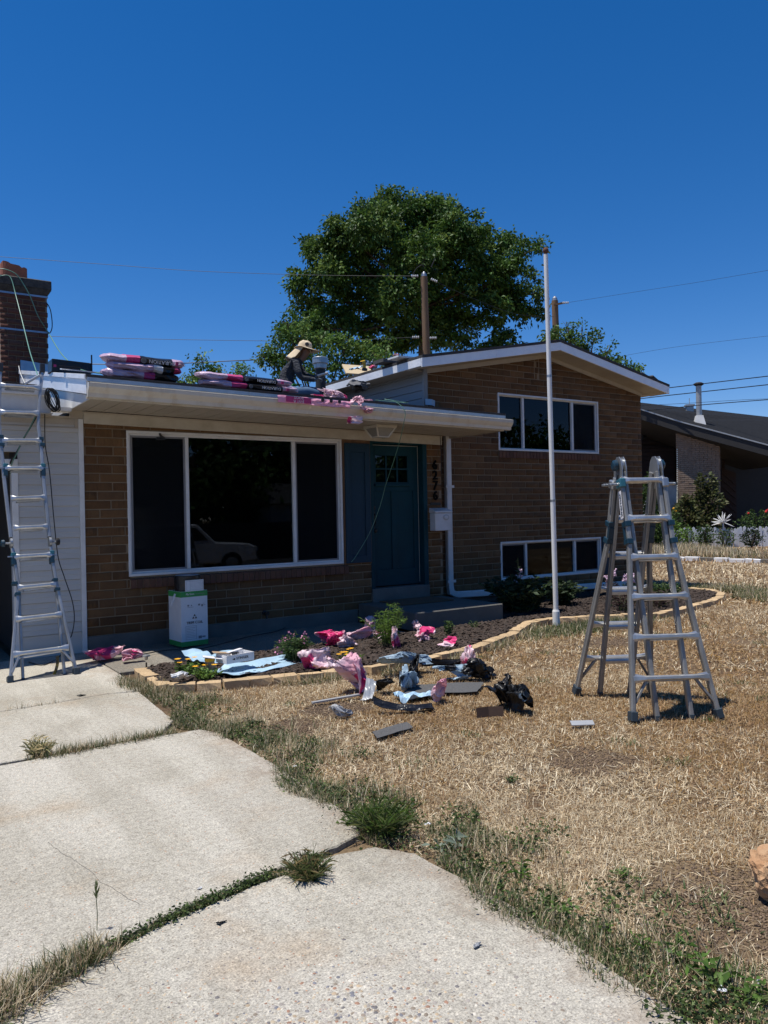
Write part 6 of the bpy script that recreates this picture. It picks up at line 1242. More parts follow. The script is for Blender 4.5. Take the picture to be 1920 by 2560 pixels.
# board with printed house outline, drill, blue film
c3 = gy(902, 914, 11.9); tb = thing('printed_board', 'tan carton panel with a printed house outline propped up on the roof', 'carton', (c3.x, 11.9, gy(890, 934, 11.9).z), -.12)
tb.rotation_euler = (-.75, 0, -.12)
MB().box(-.29, .26, 0, .03, 0, .27).build('body', B['tanboard'], tb, world=False, bevel=.004)
mb = MB()
for a, b_ in (((-.17, .08), (-.17, .13)), ((-.17, .13), (-.06, .165)), ((-.06, .165), (.06, .13)), ((.06, .13), (.06, .09)), ((-.24, .03), (-.24, .17)), ((-.20, .11), (-.14, .105))): mb.bar((a[0], -.002, a[1]), (b_[0], -.002, b_[1]), .003, .005, (0, 0, 1))
mb.build('print', B['ink'], tb, world=False)
sheet('blue_film', 'light blue film scrap on the upper roof edge beside the tan panel', 'film scrap', gy(893, 928, 11.0), .26, .16, lambda u, v: (u, v, .02 + .14 * (u + .5) * .5 + nzf(u, v, 2, .04, 5)), .004, 'bluesheet', .2)
dq = gy(912, 915, 10.6); dr = thing('cordless_drill', 'yellow and black cordless drill lying on the upper roof edge', 'drill', (dq.x, 10.6, gy(912, 924, 10.6).z), .3)
MB().box(-.05, .03, -.03, .03, .09, .15, T=Matrix.Rotation(-.3, 4, 'Y')).build('body', B['yellow'], dr, world=False, bevel=.01); MB().box(-.03, .01, -.02, .02, .02, .09).build('grip', B['yellow'], dr, world=False, bevel=.006); MB().box(-.045, .035, -.03, .03, -.02, .022).build('battery', B['black'], dr, world=False, bevel=.006); MB().tube([(-.09, 0, .10), (-.045, 0, .11)], .02, 10).build('chuck', B['black'], dr, world=False)
crumple('plastic_wrapper', 'pink wrapper scrap caught behind the drill on the upper roof', 'wrapper', gy(930, 922, 10.7), (.07, .05, .05), 'pinkhot', 61, 0, .5, 3)
crumple('plastic_scrap', 'white and blue scrap above the drill on the upper roof', 'plastic scrap', gy(925, 912, 10.9), (.05, .04, .08), 'bluebag', 62, 0, .5, 3)
for i, (u, v, lab) in enumerate(((975, 897, 'flat dark shingle stack on the upper roof edge left of the utility pole'), (1012, 889, 'white strip on the upper roof edge near the front corner'))):
    p = gy(u, v, 9.9 - i * .4); p.z = rtop(p.x) + .02 if p.x > 6.75 else p.z - .03
    o = MB().box(-.22, .22, -.14, .14, 0, .05 - .025 * i).build('shingle_stack' if i == 0 else 'metal_strip', B['shing2'] if i == 0 else B['trimw'], None); o.location = p; tag(o, lab, 'shingles' if i == 0 else 'metal strip')
crumple('plastic_wrapper', 'pale pink scrap on the dark shingle stack of the upper roof', 'wrapper', gy(990, 889, 9.75), (.05, .04, .02), 'pink', 63, 0, .4, 3)
crumple('plastic_wrapper', 'small red pink scrap near the gable peak', 'wrapper', Vector((9.3, 9.6, rtop(9.3) + .015)), (.12, .06, .02), 'pinkhot', 64, 0, .4, 3)
(sheet('metal_strip', 'white flashing strip lying along the upper roof near the front edge', 'metal strip', Vector((8.35, 9.5, rtop(8.35) + .02)), .6, .08, lambda u, v: (u, v, .01 + u * .11), .012, 'trimw', 0))
gv = thing('turbine_vent', 'grey round vent on the roof slope just right of the gable peak', 'roof vent', (10.35, 10.6, rtop(10.35)))
MB().lathe([(.09, -.05), (.09, .12), (.16, .125), (.17, .16), (.1, .19), (.01, .195)], 20).build('hood', B['galv'], gv, world=False)
for i, (x, y) in enumerate(((11.55, 9.15), (11.85, 9.12), (12.1, 9.1))):
    o = MB().box(-.14, .14, -.1, .1, 0, .02).build('shingle_piece', B['shing2'], None); o.location = (x, y, rtop(x) + .014); o.rotation_euler = (0, .18 + .05 * i, .1 * i); tag(o, ['loose shingle lifting at the right roof slope, highest of three', 'loose shingle on the right roof slope between two others', 'loose shingle nearest the right roof corner'][i], 'shingle')
# wrappers on the eave
pw = bpy.data.objects.new('plastic_wrapper', bpy.data.meshes.new('plastic_wrapper')); COL.objects.link(pw); pw.location = (gy(780, 998, 7.96).x, 7.955, 0); tag(pw, 'long hot pink printed wrapper hanging over the gutter', 'wrapper')
xa, xb = gy(693, 985, 7.96).x, gy(872, 1000, 7.96).x; zm = lambda x: 2.846 + tz(x)
vs_, fs = [], []; nx_, nz_ = 40, 8
for s in (0, 1):
    for j in range(nz_ + 1):
        for i in range(nx_ + 1):
            t = i / nx_; x = xa + (xb - xa) * t; w = j / nz_; zt_ = zm(x) + .035 + .012 * noise.noise(Vector((t * 7, 1, 0))); zb2 = zm(x) - .045 - .012 * noise.noise(Vector((t * 5, 4, 0)))
            wr = noise.noise(Vector((t * 14, w * 2.5, 7))); vs_.append((x - pw.location.x, -.012 - .014 * wr * (t > .35) - .004 * wr + (0 if s else -.004) + .04 * max(0, w - .7), zb2 + (zt_ - zb2) * w))
n = (nx_ + 1) * (nz_ + 1)
for j in range(nz_):
    for i in range(nx_): a = j * (nx_ + 1) + i; fs += [(a, a + nx_ + 1, a + nx_ + 2, a + 1), (n + a, n + a + 1, n + a + nx_ + 2, n + a + nx_ + 1)]
pw.data = MB().add(vs_, fs).mesh('plastic_wrapper', pm('wrapper_pink', (.78, .30, .42), .4, col2=(.82, .42, .52), vs=6, bmp=.4, bs=20, bdist=.01))
xm = xa + (xb - xa) * .27; hw = (xb - xa) * .17
MB().add([(xm - hw, 7.9275, zm(xm - hw) - .035), (xm + hw, 7.9275, zm(xm + hw) - .035), (xm + hw, 7.9275, zm(xm + hw) + .03), (xm - hw, 7.9275, zm(xm - hw) + .032), (xm - hw, 7.929, zm(xm - hw) - .035), (xm + hw, 7.929, zm(xm + hw) - .035), (xm + hw, 7.929, zm(xm + hw) + .03), (xm - hw, 7.929, zm(xm - hw) + .032)], [(0, 1, 2, 3), (7, 6, 5, 4), (0, 1, 5, 4), (2, 3, 7, 6)]).build('print_panel', B['inkp'], pw)
link('lettering', text('t', 'JUST A\nFOOT', .045, B['inkw'], None, (xm, 7.9265, zm(xm)), (-1, 0, -.0), (0, 0, -1), .0006), pw, True)
for k, t in enumerate((.60, .72, .84)): MB().lathe([(.022, 0), (.022, .003)], 14, (xa + (xb - xa) * t, 7.925, zm(xa + (xb - xa) * t) + .02), 0, Matrix.Rotation(R(90), 4, 'X')).build('dot_mark', B['ink'], pw)
for (u, v, y, sx, sy, sz, m_, sd, lab) in ((893, 1005, 7.93, .085, .06, .11, 'pink', 71, 'pink wrapper knot hanging at the gutter lip'), (915, 1026, 7.93, .09, .05, .07, 'pink', 72, 'white pink wrapper tail right of the gutter knot'), (885, 1052, 7.93, .10, .04, .08, 'pink', 73, 'lowest pink wrapper tail hanging below the gutter'), (832, 985, 8.2, .14, .10, .10, 'pink', 74, 'pink and white wrapper heap on the roof beside the roofer'), (902, 995, 8.2, .12, .07, .05, 'pink', 75, 'flat pink wrapper on the eave right of the heap'), (800, 990, 8.1, .12, .05, .03, 'pink', 76, 'thin pink wrapper strip on the eave before the roofer')):
    p = gy(u, v, y); p.z = p.z - sz * .5 if y < 8 else roofz(p.x, y) - .01; crumple('plastic_wrapper', lab, 'wrapper', p, (sx, sy, sz), m_, sd, .3, .5, group='pink wrappers along the eave')
crumple('felt_heap', 'black roofing felt humped against the upper side wall', 'felt', gy(888, 975, 9.3) + Vector((0, 0, -.02)), (.2, .2, .12), 'underlay', 77, .2, .22, 4)
p = gy(1080, 1013, 9.3); o = MB().box(-.12, .0, 0, .006, 0, .09).bar((0, .003, .045), (.10, .06, .04), .006, .09, (0, 0, 1)).build('step_flashing', B['bluesheet'], None); o.location = p; tag(o, 'pale blue metal flashing standing where the lower roof meets the brick', 'flashing')

# ------------------------------------------------------------------ the roofer
PD = 11.2
def pj(u, v, o=0.0): return gd(u, v, PD + o)
pz = pj(722, 985)
per = thing('person', 'roofer in wide tan sun hat, dark grey shirt and jeans kneeling on the lower roof', 'person', (pz.x, pz.y, roofz(pz.x, pz.y)))
def skinned(name, joints, edges, mats, pick, sub=2):
    me = bpy.data.meshes.new(name); me.from_pydata([tuple(j[0]) for j in joints], edges, [])
    o = bpy.data.objects.new(name, me); COL.objects.link(o)
    md = o.modifiers.new('skin', 'SKIN'); md.use_smooth_shade = True
    for i, j in enumerate(joints):
        r = j[1]; me.skin_vertices[0].data[i].radius = r if isinstance(r, tuple) else (r, r)
    me.skin_vertices[0].data[0].use_root = True
    sb = o.modifiers.new('sub', 'SUBSURF'); sb.levels = sub; sb.render_levels = sub
    m2 = bpy.data.meshes.new_from_object(o.evaluated_get(bpy.context.evaluated_depsgraph_get())); COL.objects.unlink(o); bpy.data.objects.remove(o)
    m2.materials.clear()
    for m in mats: m2.materials.append(m)
    for p in m2.polygons: p.use_smooth = True; p.material_index = pick(p.center)
    return m2
J = [(pj(722, 976), .115), (pj(716, 953), .115), (pj(716, 932), .122), (pj(730, 914, .02), .115), (pj(747, 905), .055), (pj(758, 893), .05), (pj(764, 879), .076), (pj(766, 872), .073),   # 0-7 spine, head
     (pj(737, 906, -.14), .062), (pj(746, 930, -.20), .052), (pj(752, 945, -.18), .046), (pj(775, 948, -.14), .04), (pj(792, 950, -.08), .032),     # 8-12 near arm
     (pj(742, 908, .17), .06), (pj(762, 938, .2), .05), (pj(782, 944, .12), .038), (pj(797, 940, .06), .03),                                       # 13-16 far arm
     (pj(730, 980, -.12), .08), (pj(765, 977, -.2), .068), (pj(797, 985, -.16), .058), (pj(775, 988, -.1), .05), (pj(745, 990, -.08), .04),          # 17-21 near leg
     (pj(732, 980, .12), .08), (pj(770, 976, .22), .068), (pj(803, 979, .2), .058), (pj(780, 986, .2), .05), (pj(750, 990, .2), .04)]
Ed = [(0, 1), (1, 2), (2, 3), (3, 4), (4, 5), (5, 6), (6, 7), (3, 8), (8, 9), (9, 10), (10, 11), (11, 12), (3, 13), (13, 14), (14, 15), (15, 16), (0, 17), (17, 18), (18, 19), (19, 20), (20, 21), (0, 22), (22, 23), (23, 24), (24, 25), (25, 26)]
reg = [1] + [0] * 4 + [2] * 3 + [0] * 4 + [3] + [0] * 3 + [3] + [1] * 10
def pick(c):
    best, bi = 9, 0
    for a, b_ in Ed:
        A, B_ = J[a][0], J[b_][0]; t = max(0, min(1, (c - A).dot(B_ - A) / (B_ - A).length_squared)); dd = (c - A.lerp(B_, t)).length
        if dd < best: best, bi = dd, (a if t < .5 else b_)
    return reg[bi]
link('body', skinned('body', J, Ed, [B['shirt'], B['jean'], B['skin'], B['glove']], pick), per, True)
# face details
hx = RIGHT; fc_ = pj(768, 876)
MB().lathe([(.001, 0), (.014, .01), (.012, .03), (.004, .04)], 8, fc_ + hx * .068 + Vector((0, 0, -.03)), 0, Matrix.Rotation(R(0), 4, 'X')).build('nose', B['skin'], per, smooth=True)
for o_ in (-.03, .03): MB().lathe([(.001, -.006), (.008, 0), (.001, .006)], 8, fc_ + hx * .072 + VIEW * o_ + Vector((0, 0, .008))).build('eye', B['ink'], per)
MB().lathe([(.001, -.014), (.012, -.008), (.012, .008), (.001, .014)], 8, fc_ + VIEW * -.078 + Vector((0, 0, -.012))).build('ear', B['skin'], per)
MB().tube([fc_ + hx * .066 + VIEW * -.022 + Vector((0, 0, -.052)), fc_ + hx * .070 + Vector((0, 0, -.054)), fc_ + hx * .066 + VIEW * .022 + Vector((0, 0, -.052))], .004, 6).build('mouth', B['hair'], per)
# hands: gloved fingers curled round the tool
def hand(c, sgn):
    mb = MB()
    for k in range(4):
        b0 = c + hx * .02 + VIEW * (-.028 + .019 * k) + Vector((0, 0, .012)); L = (.03, .034, .032, .026)[k]
        mb.tube([b0, b0 + hx * L + Vector((0, 0, .006)), b0 + hx * (L + .012) + Vector((0, 0, -.02)), b0 + hx * (L - .008) + Vector((0, 0, -.04))], [.0105, .010, .009, .008], 7)
    t0 = c + VIEW * (-.034 * sgn) + Vector((0, 0, .008)); mb.tube([t0, t0 + hx * .03 + VIEW * (-.012 * sgn), t0 + hx * .055 + Vector((0, 0, -.012))], [.012, .011, .009], 7)
    return mb.build('fingers', B['glove'], per, smooth=True)
hand(pj(795, 950, -.08), 1); hand(pj(799, 940, .06), -1)
tl = pj(806, 938, 0); o = MB().bar(tl + Vector((0, 0, -.01)) - hx * .07, tl + hx * .085 + Vector((0, 0, .03)), .12, .02, (0, 0, 1)).build('flashing_piece', B['trimw'], None, loc=tuple(tl), bevel=.003); tag(o, 'white flashing piece held in the gloved hands of the roofer', 'flashing')
# hat: crown, brim, neck flap
hc = pj(762, 869)
def hat():
    mb = MB(); n = 28; prof = [(.0, .098), (.05, .094), (.082, .07), (.094, .03), (.098, -.005)]
    tilt = Matrix.Rotation(.18, 4, VIEW)
    for r, z in prof:
        for k in range(n):
            a = 2 * math.pi * k / n; p = hx * math.cos(a) * r * 1.08 + VIEW * math.sin(a) * r + Vector((0, 0, z + .006 * math.sin(5 * a)))
            mb.v.append(tuple(hc + tilt @ p))
    for i in range(4):
        for k in range(n): mb.f.append([i * n + k, i * n + (k + 1) % n, (i + 1) * n + (k + 1) % n, (i + 1) * n + k]); mb.m.append(0)
    cr = mb.build('hat_crown', B['hat'], per, smooth=True)
    mb = MB()
    for th in (0, -.005):
        for r in (.0, .5, 1.0):
            for k in range(n):
                a = 2 * math.pi * k / n; fr = max(0, math.cos(a)); R_ = .097 + r * (.05 + .075 * fr); p = hx * math.cos(a) * R_ * 1.05 + VIEW * math.sin(a) * R_ + Vector((0, 0, -.004 - r * .018 + .012 * r * math.sin(3 * a + 1) + th)); mb.v.append(tuple(hc + tilt @ p))
    for s in (0, 3):
        for i in range(2):
            for k in range(n): q_ = [(s + i) * n + k, (s + i) * n + (k + 1) % n, (s + i + 1) * n + (k + 1) % n, (s + i + 1) * n + k]; mb.f.append(q_ if s else q_[::-1]); mb.m.append(0)
    for k in range(n): mb.f.append([2 * n + k, 2 * n + (k + 1) % n, 5 * n + (k + 1) % n, 5 * n + k]); mb.m.append(0)
    mb.build('hat_brim', B['hat'], per, smooth=True)
    mb = MB(); m = 16; rows = 9
    for th in (0, .006):
        for j in range(rows):
            t = j / (rows - 1)
            for k in range(m + 1):
                a = math.pi / 2 + math.pi * k / m * 1.0; sp = 1 + .45 * t
                p = hx * (math.cos(a) * (.10 + th) * 1.05 * sp - .10 * t) + VIEW * math.sin(a) * (.10 + th) * sp + Vector((0, 0, -.005 - .20 * t * (1 - .25 * math.cos(a) ** 2 * 0) + .018 * t * math.sin(7 * a))); mb.v.append(tuple(hc + tilt @ p))
    w = m + 1; N = rows * w
    for s in (0, N):
        for j in range(rows - 1):
            for k in range(m): q_ = [s + j * w + k, s + j * w + k + 1, s + (j + 1) * w + k + 1, s + (j + 1) * w + k]; mb.f.append(q_); mb.m.append(0)
    for k in range(m): mb.f.append([(rows - 1) * w + k, (rows - 1) * w + k + 1, N + (rows - 1) * w + k + 1, N + (rows - 1) * w + k]); mb.m.append(0)
    mb.build('neck_flap', B['hat'], per, smooth=True)
    MB().lathe([(.022, 0), (.03, .006), (.022, .012)], 12, hc + hx * .04 - VIEW * .085 + Vector((0, 0, .03)), 0, Matrix.Rotation(R(90), 4, RIGHT)).build('hat_vent', B['ink'], per)
hat()
p = pj(742, 965, -.1); (crumple('glove_pair', 'green work glove tucked beside the roofer', 'glove', (p.x, p.y, p.z), (.07, .05, .03), 'cgreen', 81, 0, .3, 3))

# ------------------------------------------------------------------ utility poles and wires
def upole(label, u, vtop, d, r, arms):
    t = gd(u, vtop, d); base = Vector((t.x, t.y, -.03)); root = thing('utility_pole', label, 'utility pole', base)
    lean = RIGHT * (-.012 * (t.z))
    MB().tube([base + RIGHT * .15, base + (t - base) * .5 + RIGHT * .07, t], [r * 1.25, r * 1.1, r], 14).build('pole', B['wood'], root, smooth=True)
    MB().lathe([(r * .9, 0), (r * .75, .12), (r * .3, .2), (.01, .22)], 12, t).build('pole_cap', B['galv'], root)
    return root, t
p1, t1 = upole('weathered wooden utility pole in front of the big tree', 1060, 692, 32, .14, 1)
p2, t2 = upole('shorter wooden utility pole behind the gable beside the white flagpole', 1387, 752, 36, .15, 1)
def insul(root, c, dirv):
    mb = MB()
    for k in range(4): c_ = c + dirv * (.075 * k); mb.lathe([(.025, -.03), (.055, -.01), (.055, .01), (.025, .03)], 12, c_, 0, dirv.to_track_quat('Z', 'Y').to_matrix().to_4x4())
    mb.build('insulator', B['ceramic'], root)
insul(p1, gd(1044, 690, 31.9), -RIGHT); insul(p1, gd(1079, 698, 31.8), (RIGHT + Vector((0, 0, -.45))).normalized()); insul(p1, gd(1046, 843, 31.9), -RIGHT); insul(p1, gd(1076, 845, 31.8), RIGHT)
MB().bar(gd(1385, 762, 35.8), gd(1410, 757, 35.8), .08, .08).build('cross_arm', B['wood'], p2); insul(p2, gd(1408, 757, 35.7), RIGHT)
MB().tube(smooth([gd(1030, 690, 31.9), gd(1040, 672, 31.9), gd(1055, 662, 31.9), gd(1060, 668, 31.9)]), .015, 5).tube(smooth([gd(1078, 668, 31.8), gd(1082, 658, 31.8), gd(1088, 646, 31.8)]), .02, 5).build('jumper_wire', B['wire'], p1)
def wire(label, pts, r=.014, mat='wirel'):
    q = smooth([gd(*p) for p in pts], 8); o = MB().tube(q, r, 5).build('overhead_wire', B[mat], None, loc=tuple(q[0])); tag(o, label, 'wire')
wire('thin wire crossing the sky from the upper left to the utility pole top', [(-80, 636, 30), (250, 660, 31), (500, 678, 31.5), (800, 688, 32), (1030, 690, 31.9)], .009)
wire('second thin wire crossing the sky lower, above the roof bundles', [(-80, 832, 30), (130, 841, 30.5), (500, 850, 31), (800, 852, 31.5), (1040, 843, 31.9)], .009)
wire('thick dark cable just above the roof line behind the bundles', [(-60, 900, 30), (130, 908, 30.5), (300, 911, 30.5), (460, 908, 31), (640, 900, 31.5), (850, 898, 33), (1100, 902, 35)], .02, 'wire')
wire('wire sloping down through the tree between the two utility poles', [(1085, 702, 31.8), (1180, 745, 33), (1290, 785, 35), (1384, 792, 35.8)], .010, 'wire')
wire('thin wire rising to the right from the second utility pole', [(1416, 757, 35.7), (1600, 728, 34), (1760, 703, 32), (2000, 662, 30)], .006)
wire('faint thin wire above the neighbour roof, highest at right', [(1545, 892, 36), (1700, 866, 34), (1990, 832, 30)], .006)
wire('upper thick cable from behind the gable corner to the right edge', [(1580, 980, 36), (1668, 970, 35), (1760, 959, 34), (2000, 931, 30)], .02, 'wire')
wire('lower thick cable from under the gable eave to the right edge', [(1540, 1005, 36), (1640, 992, 35), (1750, 980, 34), (2000, 953, 30)], .02, 'wire')
wire('cable crossing just above the neighbour roof ridge', [(1600, 1028, 33), (1700, 1018, 32), (1780, 1010, 31), (2000, 993, 29)], .017, 'wire')
wire('thin wire beside the cable above the neighbour roof ridge', [(1600, 1014, 33), (1720, 1008, 32), (1850, 1000, 31), (2000, 994, 29.5)], .008, 'wire')

# ------------------------------------------------------------------ trees
TG = np.array([(.045, .105, .018), (.06, .13, .022), (.08, .155, .03), (.03, .075, .014), (.11, .18, .04), (.04, .09, .022)])
def crown(lobes, nclus, nleaf, ls, spread, cols):
    """lobes: (centre, radius); clusters of leaves spread through the outer part of each lobe"""
    PP, DD, CC = [], [], []
    for c, r in lobes:
        n = max(6, int(nclus * r * r)); v = rng.normal(0, 1, (n, 3)); v /= np.linalg.norm(v, axis=1, keepdims=True)
        rr = r * rng.uniform(.25, 1.08, n) ** .55; rr *= 1 + .18 * np.sin(v[:, 0] * 5 + c.x) * np.cos(v[:, 1] * 6 + v[:, 2] * 4)
        cen = np.array(c)[None] + v * rr[:, None] * np.array([1, 1, .95]); m = nleaf
        off = rng.normal(0, spread, (n, m, 3)) * np.array([1, 1, .55]); p = (cen[:, None] + off).reshape(-1, 3)
        d = np.repeat(v, m, 0) * .7 + rng.normal(0, .7, (n * m, 3)) + np.array([0, 0, -.25]); PP.append(p); DD.append(d)
        base = cols[rng.integers(0, len(cols), n)] * rng.uniform(.75, 1.25, (n, 1)); CC.append((np.repeat(base, m, 0) * rng.uniform(.8, 1.2, (n * m, 1))))
    P, D, C = np.concatenate(PP), np.concatenate(DD), np.concatenate(CC); n = len(P)
    V, F, n = leaf_quads(P, D, rng.uniform(.7, 1.2, n) * ls, rng.uniform(.7, 1.1, n) * ls * .27, .15)
    return np_mesh('crown', V, F, B['leaf'], np.repeat(C, 4, 0))
def tree(label, lob, d, base_uv, nclus=26, nleaf=34, ls=.19, spread=.22, cols=TG, trunk_r=.35, limbs=True, depth_j=.5, group=None, name='tree', fork=None):
    px = d / FOC; r0 = random.Random(int(d * 7) + len(lob))
    L = []
    for (u, v, r) in lob: L.append((gd(u, v, d + r0.uniform(-1, 1) * depth_j), r * px))
    b_ = gd(*base_uv, d); base = Vector((b_.x, b_.y, -.03)); root = thing(name, label, 'tree', base, 0, group)
    link('crown', crown(L, nclus, nleaf, ls, spread, cols), root, True)
    mb = MB(); zc = min(c.z - r for c, r in L); top = Vector((base.x, base.y, max(1.2, zc * .8))) if fork is None else gd(*fork, d)
    mb.tube([base, base + (top - base) * .5 + RIGHT * .05, top], [trunk_r, trunk_r * .8, trunk_r * .7], 12)
    for li, (c, r) in enumerate(L):
        if fork is not None and (li % 3 or c.z < top.z) and li < 40 or li > 46: continue
        mid = top.lerp(c, .5) + Vector((0, 0, .1 * (c - top).length)) * (-1 if c.z < top.z else .3); rr = trunk_r * (.10 + .08 * min(1, r))
        mb.tube(smooth([top, mid, c, c + (c - mid).normalized() * r * .7], 4), [rr] * 5 + [rr * .75] * 4 + [rr * .5] * 3 + [rr * .2], 6)
        for k in range(5):
            v_ = Vector((r0.gauss(0, 1), r0.gauss(0, 1), r0.gauss(.2, 1))).normalized(); mb.tube([c, c + v_ * r * .5 + Vector((0, 0, .05)), c + v_ * r * .95], [rr * .4, rr * .28, rr * .1], 5)
    mb.build('trunk', B['bark'], root, smooth=True); return root
BIG = [(1000, 545, 68), (925, 560, 58), (1090, 545, 52), (1150, 570, 48), (870, 610, 62), (960, 640, 90), (1060, 650, 90), (1150, 650, 72), (1215, 640, 45), (1215, 715, 60), (1110, 745, 82), (1000, 750, 88), (900, 735, 78), (830, 690, 60), (800, 630, 42), (770, 760, 46), (830, 800, 52), (1150, 820, 62), (1060, 835, 66), (960, 835, 62), (1235, 780, 42), (1265, 850, 40), (1280, 600, 22), (1310, 625, 26), (1345, 620, 20), (1290, 665, 26), (1330, 690, 18), (1345, 735, 20), (1300, 720, 17), (1320, 790, 22), (1350, 780, 14), (1275, 735, 20), (750, 690, 28), (970, 500, 34), (1045, 505, 30), (1125, 520, 24), (905, 515, 22), (1225, 880, 34), (740, 715, 22), (775, 610, 24), (845, 570, 26), (1200, 600, 30), (1240, 690, 28)]
rr_ = random.Random(5)
BIG = [(u, v, r * rr_.uniform(.80, .98)) for u, v, r in BIG] + [(1110, 545, 46), (1145, 600, 46), (1075, 590, 50), (790, 820, 40), (730, 820, 30), (880, 830, 46)]
for k in range(30):
    a = rr_.uniform(-3.2, .3); e_ = rr_.uniform(.80, 1.02); BIG.append((1040 + math.cos(a) * (272 - 45 * max(0, -math.cos(a)) * max(0, -math.sin(a))) * e_, 715 + math.sin(a) * 222 * e_, rr_.uniform(12, 26)))
tree('huge dense green tree rising behind the roofs and the utility pole', BIG, 38, (1050, 900), 58, 34, .22, .2, trunk_r=.40, depth_j=1.7, fork=(1060, 770))
tree('bushy lighter green tree behind the roofer, lower left of the huge tree', [(700, 870, 38), (745, 850, 42), (800, 870, 46), (860, 880, 46), (920, 900, 40), (690, 915, 30), (740, 910, 40), (800, 930, 40), (870, 935, 36), (960, 880, 36), (720, 815, 22), (665, 900, 16)], 30, (790, 1000), 46, 32, .17, .17, cols=TG * 1.12, trunk_r=.25, depth_j=.9)
tree('small green tree behind the left roof bundles', [(505, 905, 24), (520, 930, 26), (480, 940, 20), (550, 930, 20), (590, 925, 18), (610, 945, 20), (570, 955, 18), (500, 960, 28), (540, 965, 26), (465, 960, 15), (455, 985, 16)], 26, (530, 1010), 34, 26, .13, .14, cols=TG * 1.25, trunk_r=.14, depth_j=.4)
tree('green tree top showing above the right gable slope', [(1420, 825, 32), (1455, 840, 36), (1385, 835, 16), (1480, 870, 34), (1440, 870, 36), (1520, 880, 26), (1505, 910, 30), (1545, 905, 22), (1570, 925, 18), (1375, 850, 16)], 33, (1460, 1000), 26, 30, .17, .18, trunk_r=.25, depth_j=.7)

# ------------------------------------------------------------------ neighbour's house (dark wood, brick pier, low roof)
def nbrick_mat():
    m, n, l, b = nt('neighbour_brick'); tc = n.new('ShaderNodeTexCoord').outputs['Object']
    t = noise_tex(n, l, 6, 4, .6); r = ramp(n, [(.3, (.22, .15, .105)), (.6, (.30, .215, .155))]); l.new(t.outputs['Fac'], r.inputs[0]); l.new(r.outputs[0], b.inputs['Base Color']); b.inputs['Roughness'].default_value = .9; return m
B['nbrick'] = nbrick_mat()
NB = thing('neighbour_house', 'dark brown low roofed house with brick pier beyond the lawn at right', 'house', gd(1745, 1340, 34) * 1.0)
NB.location = (NB.location.x, NB.location.y, 0)
def npt(u, v, d): return gd(u, v, d)
def nprism(name, poly_uv, d0, d1, mat):                    # facing the viewer side, straight back
    a = [gd(u, v, d0) for u, v in poly_uv]; off = VIEW * (d1 - d0); n = len(a)
    return MB().add(a + [p + off for p in a], [tuple(range(n)), tuple(n + i for i in range(n))[::-1]] + [(i, (i + 1) % n, n + (i + 1) % n, n + i) for i in range(n)]).build(name, B[mat], NB)
pa_ = [gd(1693, 1050, 32.62), gd(1800, 1088, 32.0), gd(1803, 1345, 32.0), gd(1696, 1345, 32.62)]
pier = MB().add(pa_ + [p + VIEW * 3 + RIGHT * (1.2 if i in (0, 3) else 0) for i, p in enumerate(pa_)], [(0, 1, 2, 3), (4, 7, 6, 5), (0, 4, 5, 1), (1, 5, 6, 2), (2, 6, 7, 3), (3, 7, 4, 0)]).build('brick_pier', B['nbrick'], NB)
mb = MB(); L0 = gd(1695, 1345, 32.60); L1 = gd(1802, 1345, 31.98); ax = (L1 - L0); ax.z = 0; wlen = ax.length; ax.normalize(); zz0 = .15; k = 0
bw, bh = .30, .085
zt_of = lambda t: gd(1695, 1058, 32.6).z + (gd(1800, 1094, 32.0).z - gd(1695, 1058, 32.6).z) * t / wlen
while zz0 + k * bh < 5.2:
    t = -(k % 2) * bw / 2
    while t < wlen:
        a, c = max(t + .006, 0), min(t + bw - .006, wlen)
        if c - a > .04 and zz0 + (k + 1) * bh < zt_of(c):
            p = Vector((L0.x, L0.y, 0)) + ax * a; q = Vector((L0.x, L0.y, 0)) + ax * c; z0, z1 = zz0 + k * bh + .008, zz0 + (k + 1) * bh - .008; v_ = VIEW * .03; jz = VIEW * random.uniform(-.008, .004)
            mb.add([p - v_ * .5 + jz + Vector((0, 0, z0)), q - v_ * .5 + jz + Vector((0, 0, z0)), q - v_ * .5 + jz + Vector((0, 0, z1)), p - v_ * .5 + jz + Vector((0, 0, z1)), p + v_ + Vector((0, 0, z0)), q + v_ + Vector((0, 0, z0)), q + v_ + Vector((0, 0, z1)), p + v_ + Vector((0, 0, z1))], [(0, 1, 2, 3), (0, 4, 5, 1), (1, 5, 6, 2), (2, 6, 7, 3), (3, 7, 4, 0)])
        t += bw
    k += 1
o = mb.build('brick', B['nbrick'], pier); o['kind'] = 'stuff'
# board walls either side
def boards(name, u0, u1, vtop0, vtop1, d, mat, n, diag=False):
    z0 = 0.0
    A = gd(u0, 1345, d); Bq = gd(u1, 1345, d); A.z = Bq.z = 0
    za, zb = gd(u0, vtop0, d).z, gd(u1, vtop1, d).z
    for i in range(n):
        zz, z2 = max(za, zb) * i / n, max(za, zb) * (i + 1) / n - .012
        pa = min(z2, za); pb = min(z2, zb)
        if pa <= zz + .02 and pb <= zz + .02: continue
        v_ = VIEW * .03; tl_ = -VIEW * .02
        MB().add([A + tl_ + Vector((0, 0, zz)), Bq + tl_ + Vector((0, 0, zz)), Bq + Vector((0, 0, max(pb, zz))), A + Vector((0, 0, max(pa, zz))), A + v_ + Vector((0, 0, zz)), Bq + v_ + Vector((0, 0, zz)), Bq + v_ + Vector((0, 0, max(pb, zz))), A + v_ + Vector((0, 0, max(pa, zz)))], [(0, 1, 2, 3), (7, 6, 5, 4), (0, 4, 5, 1), (1, 5, 6, 2), (2, 6, 7, 3), (3, 7, 4, 0)]).build('board', B[mat], NB)
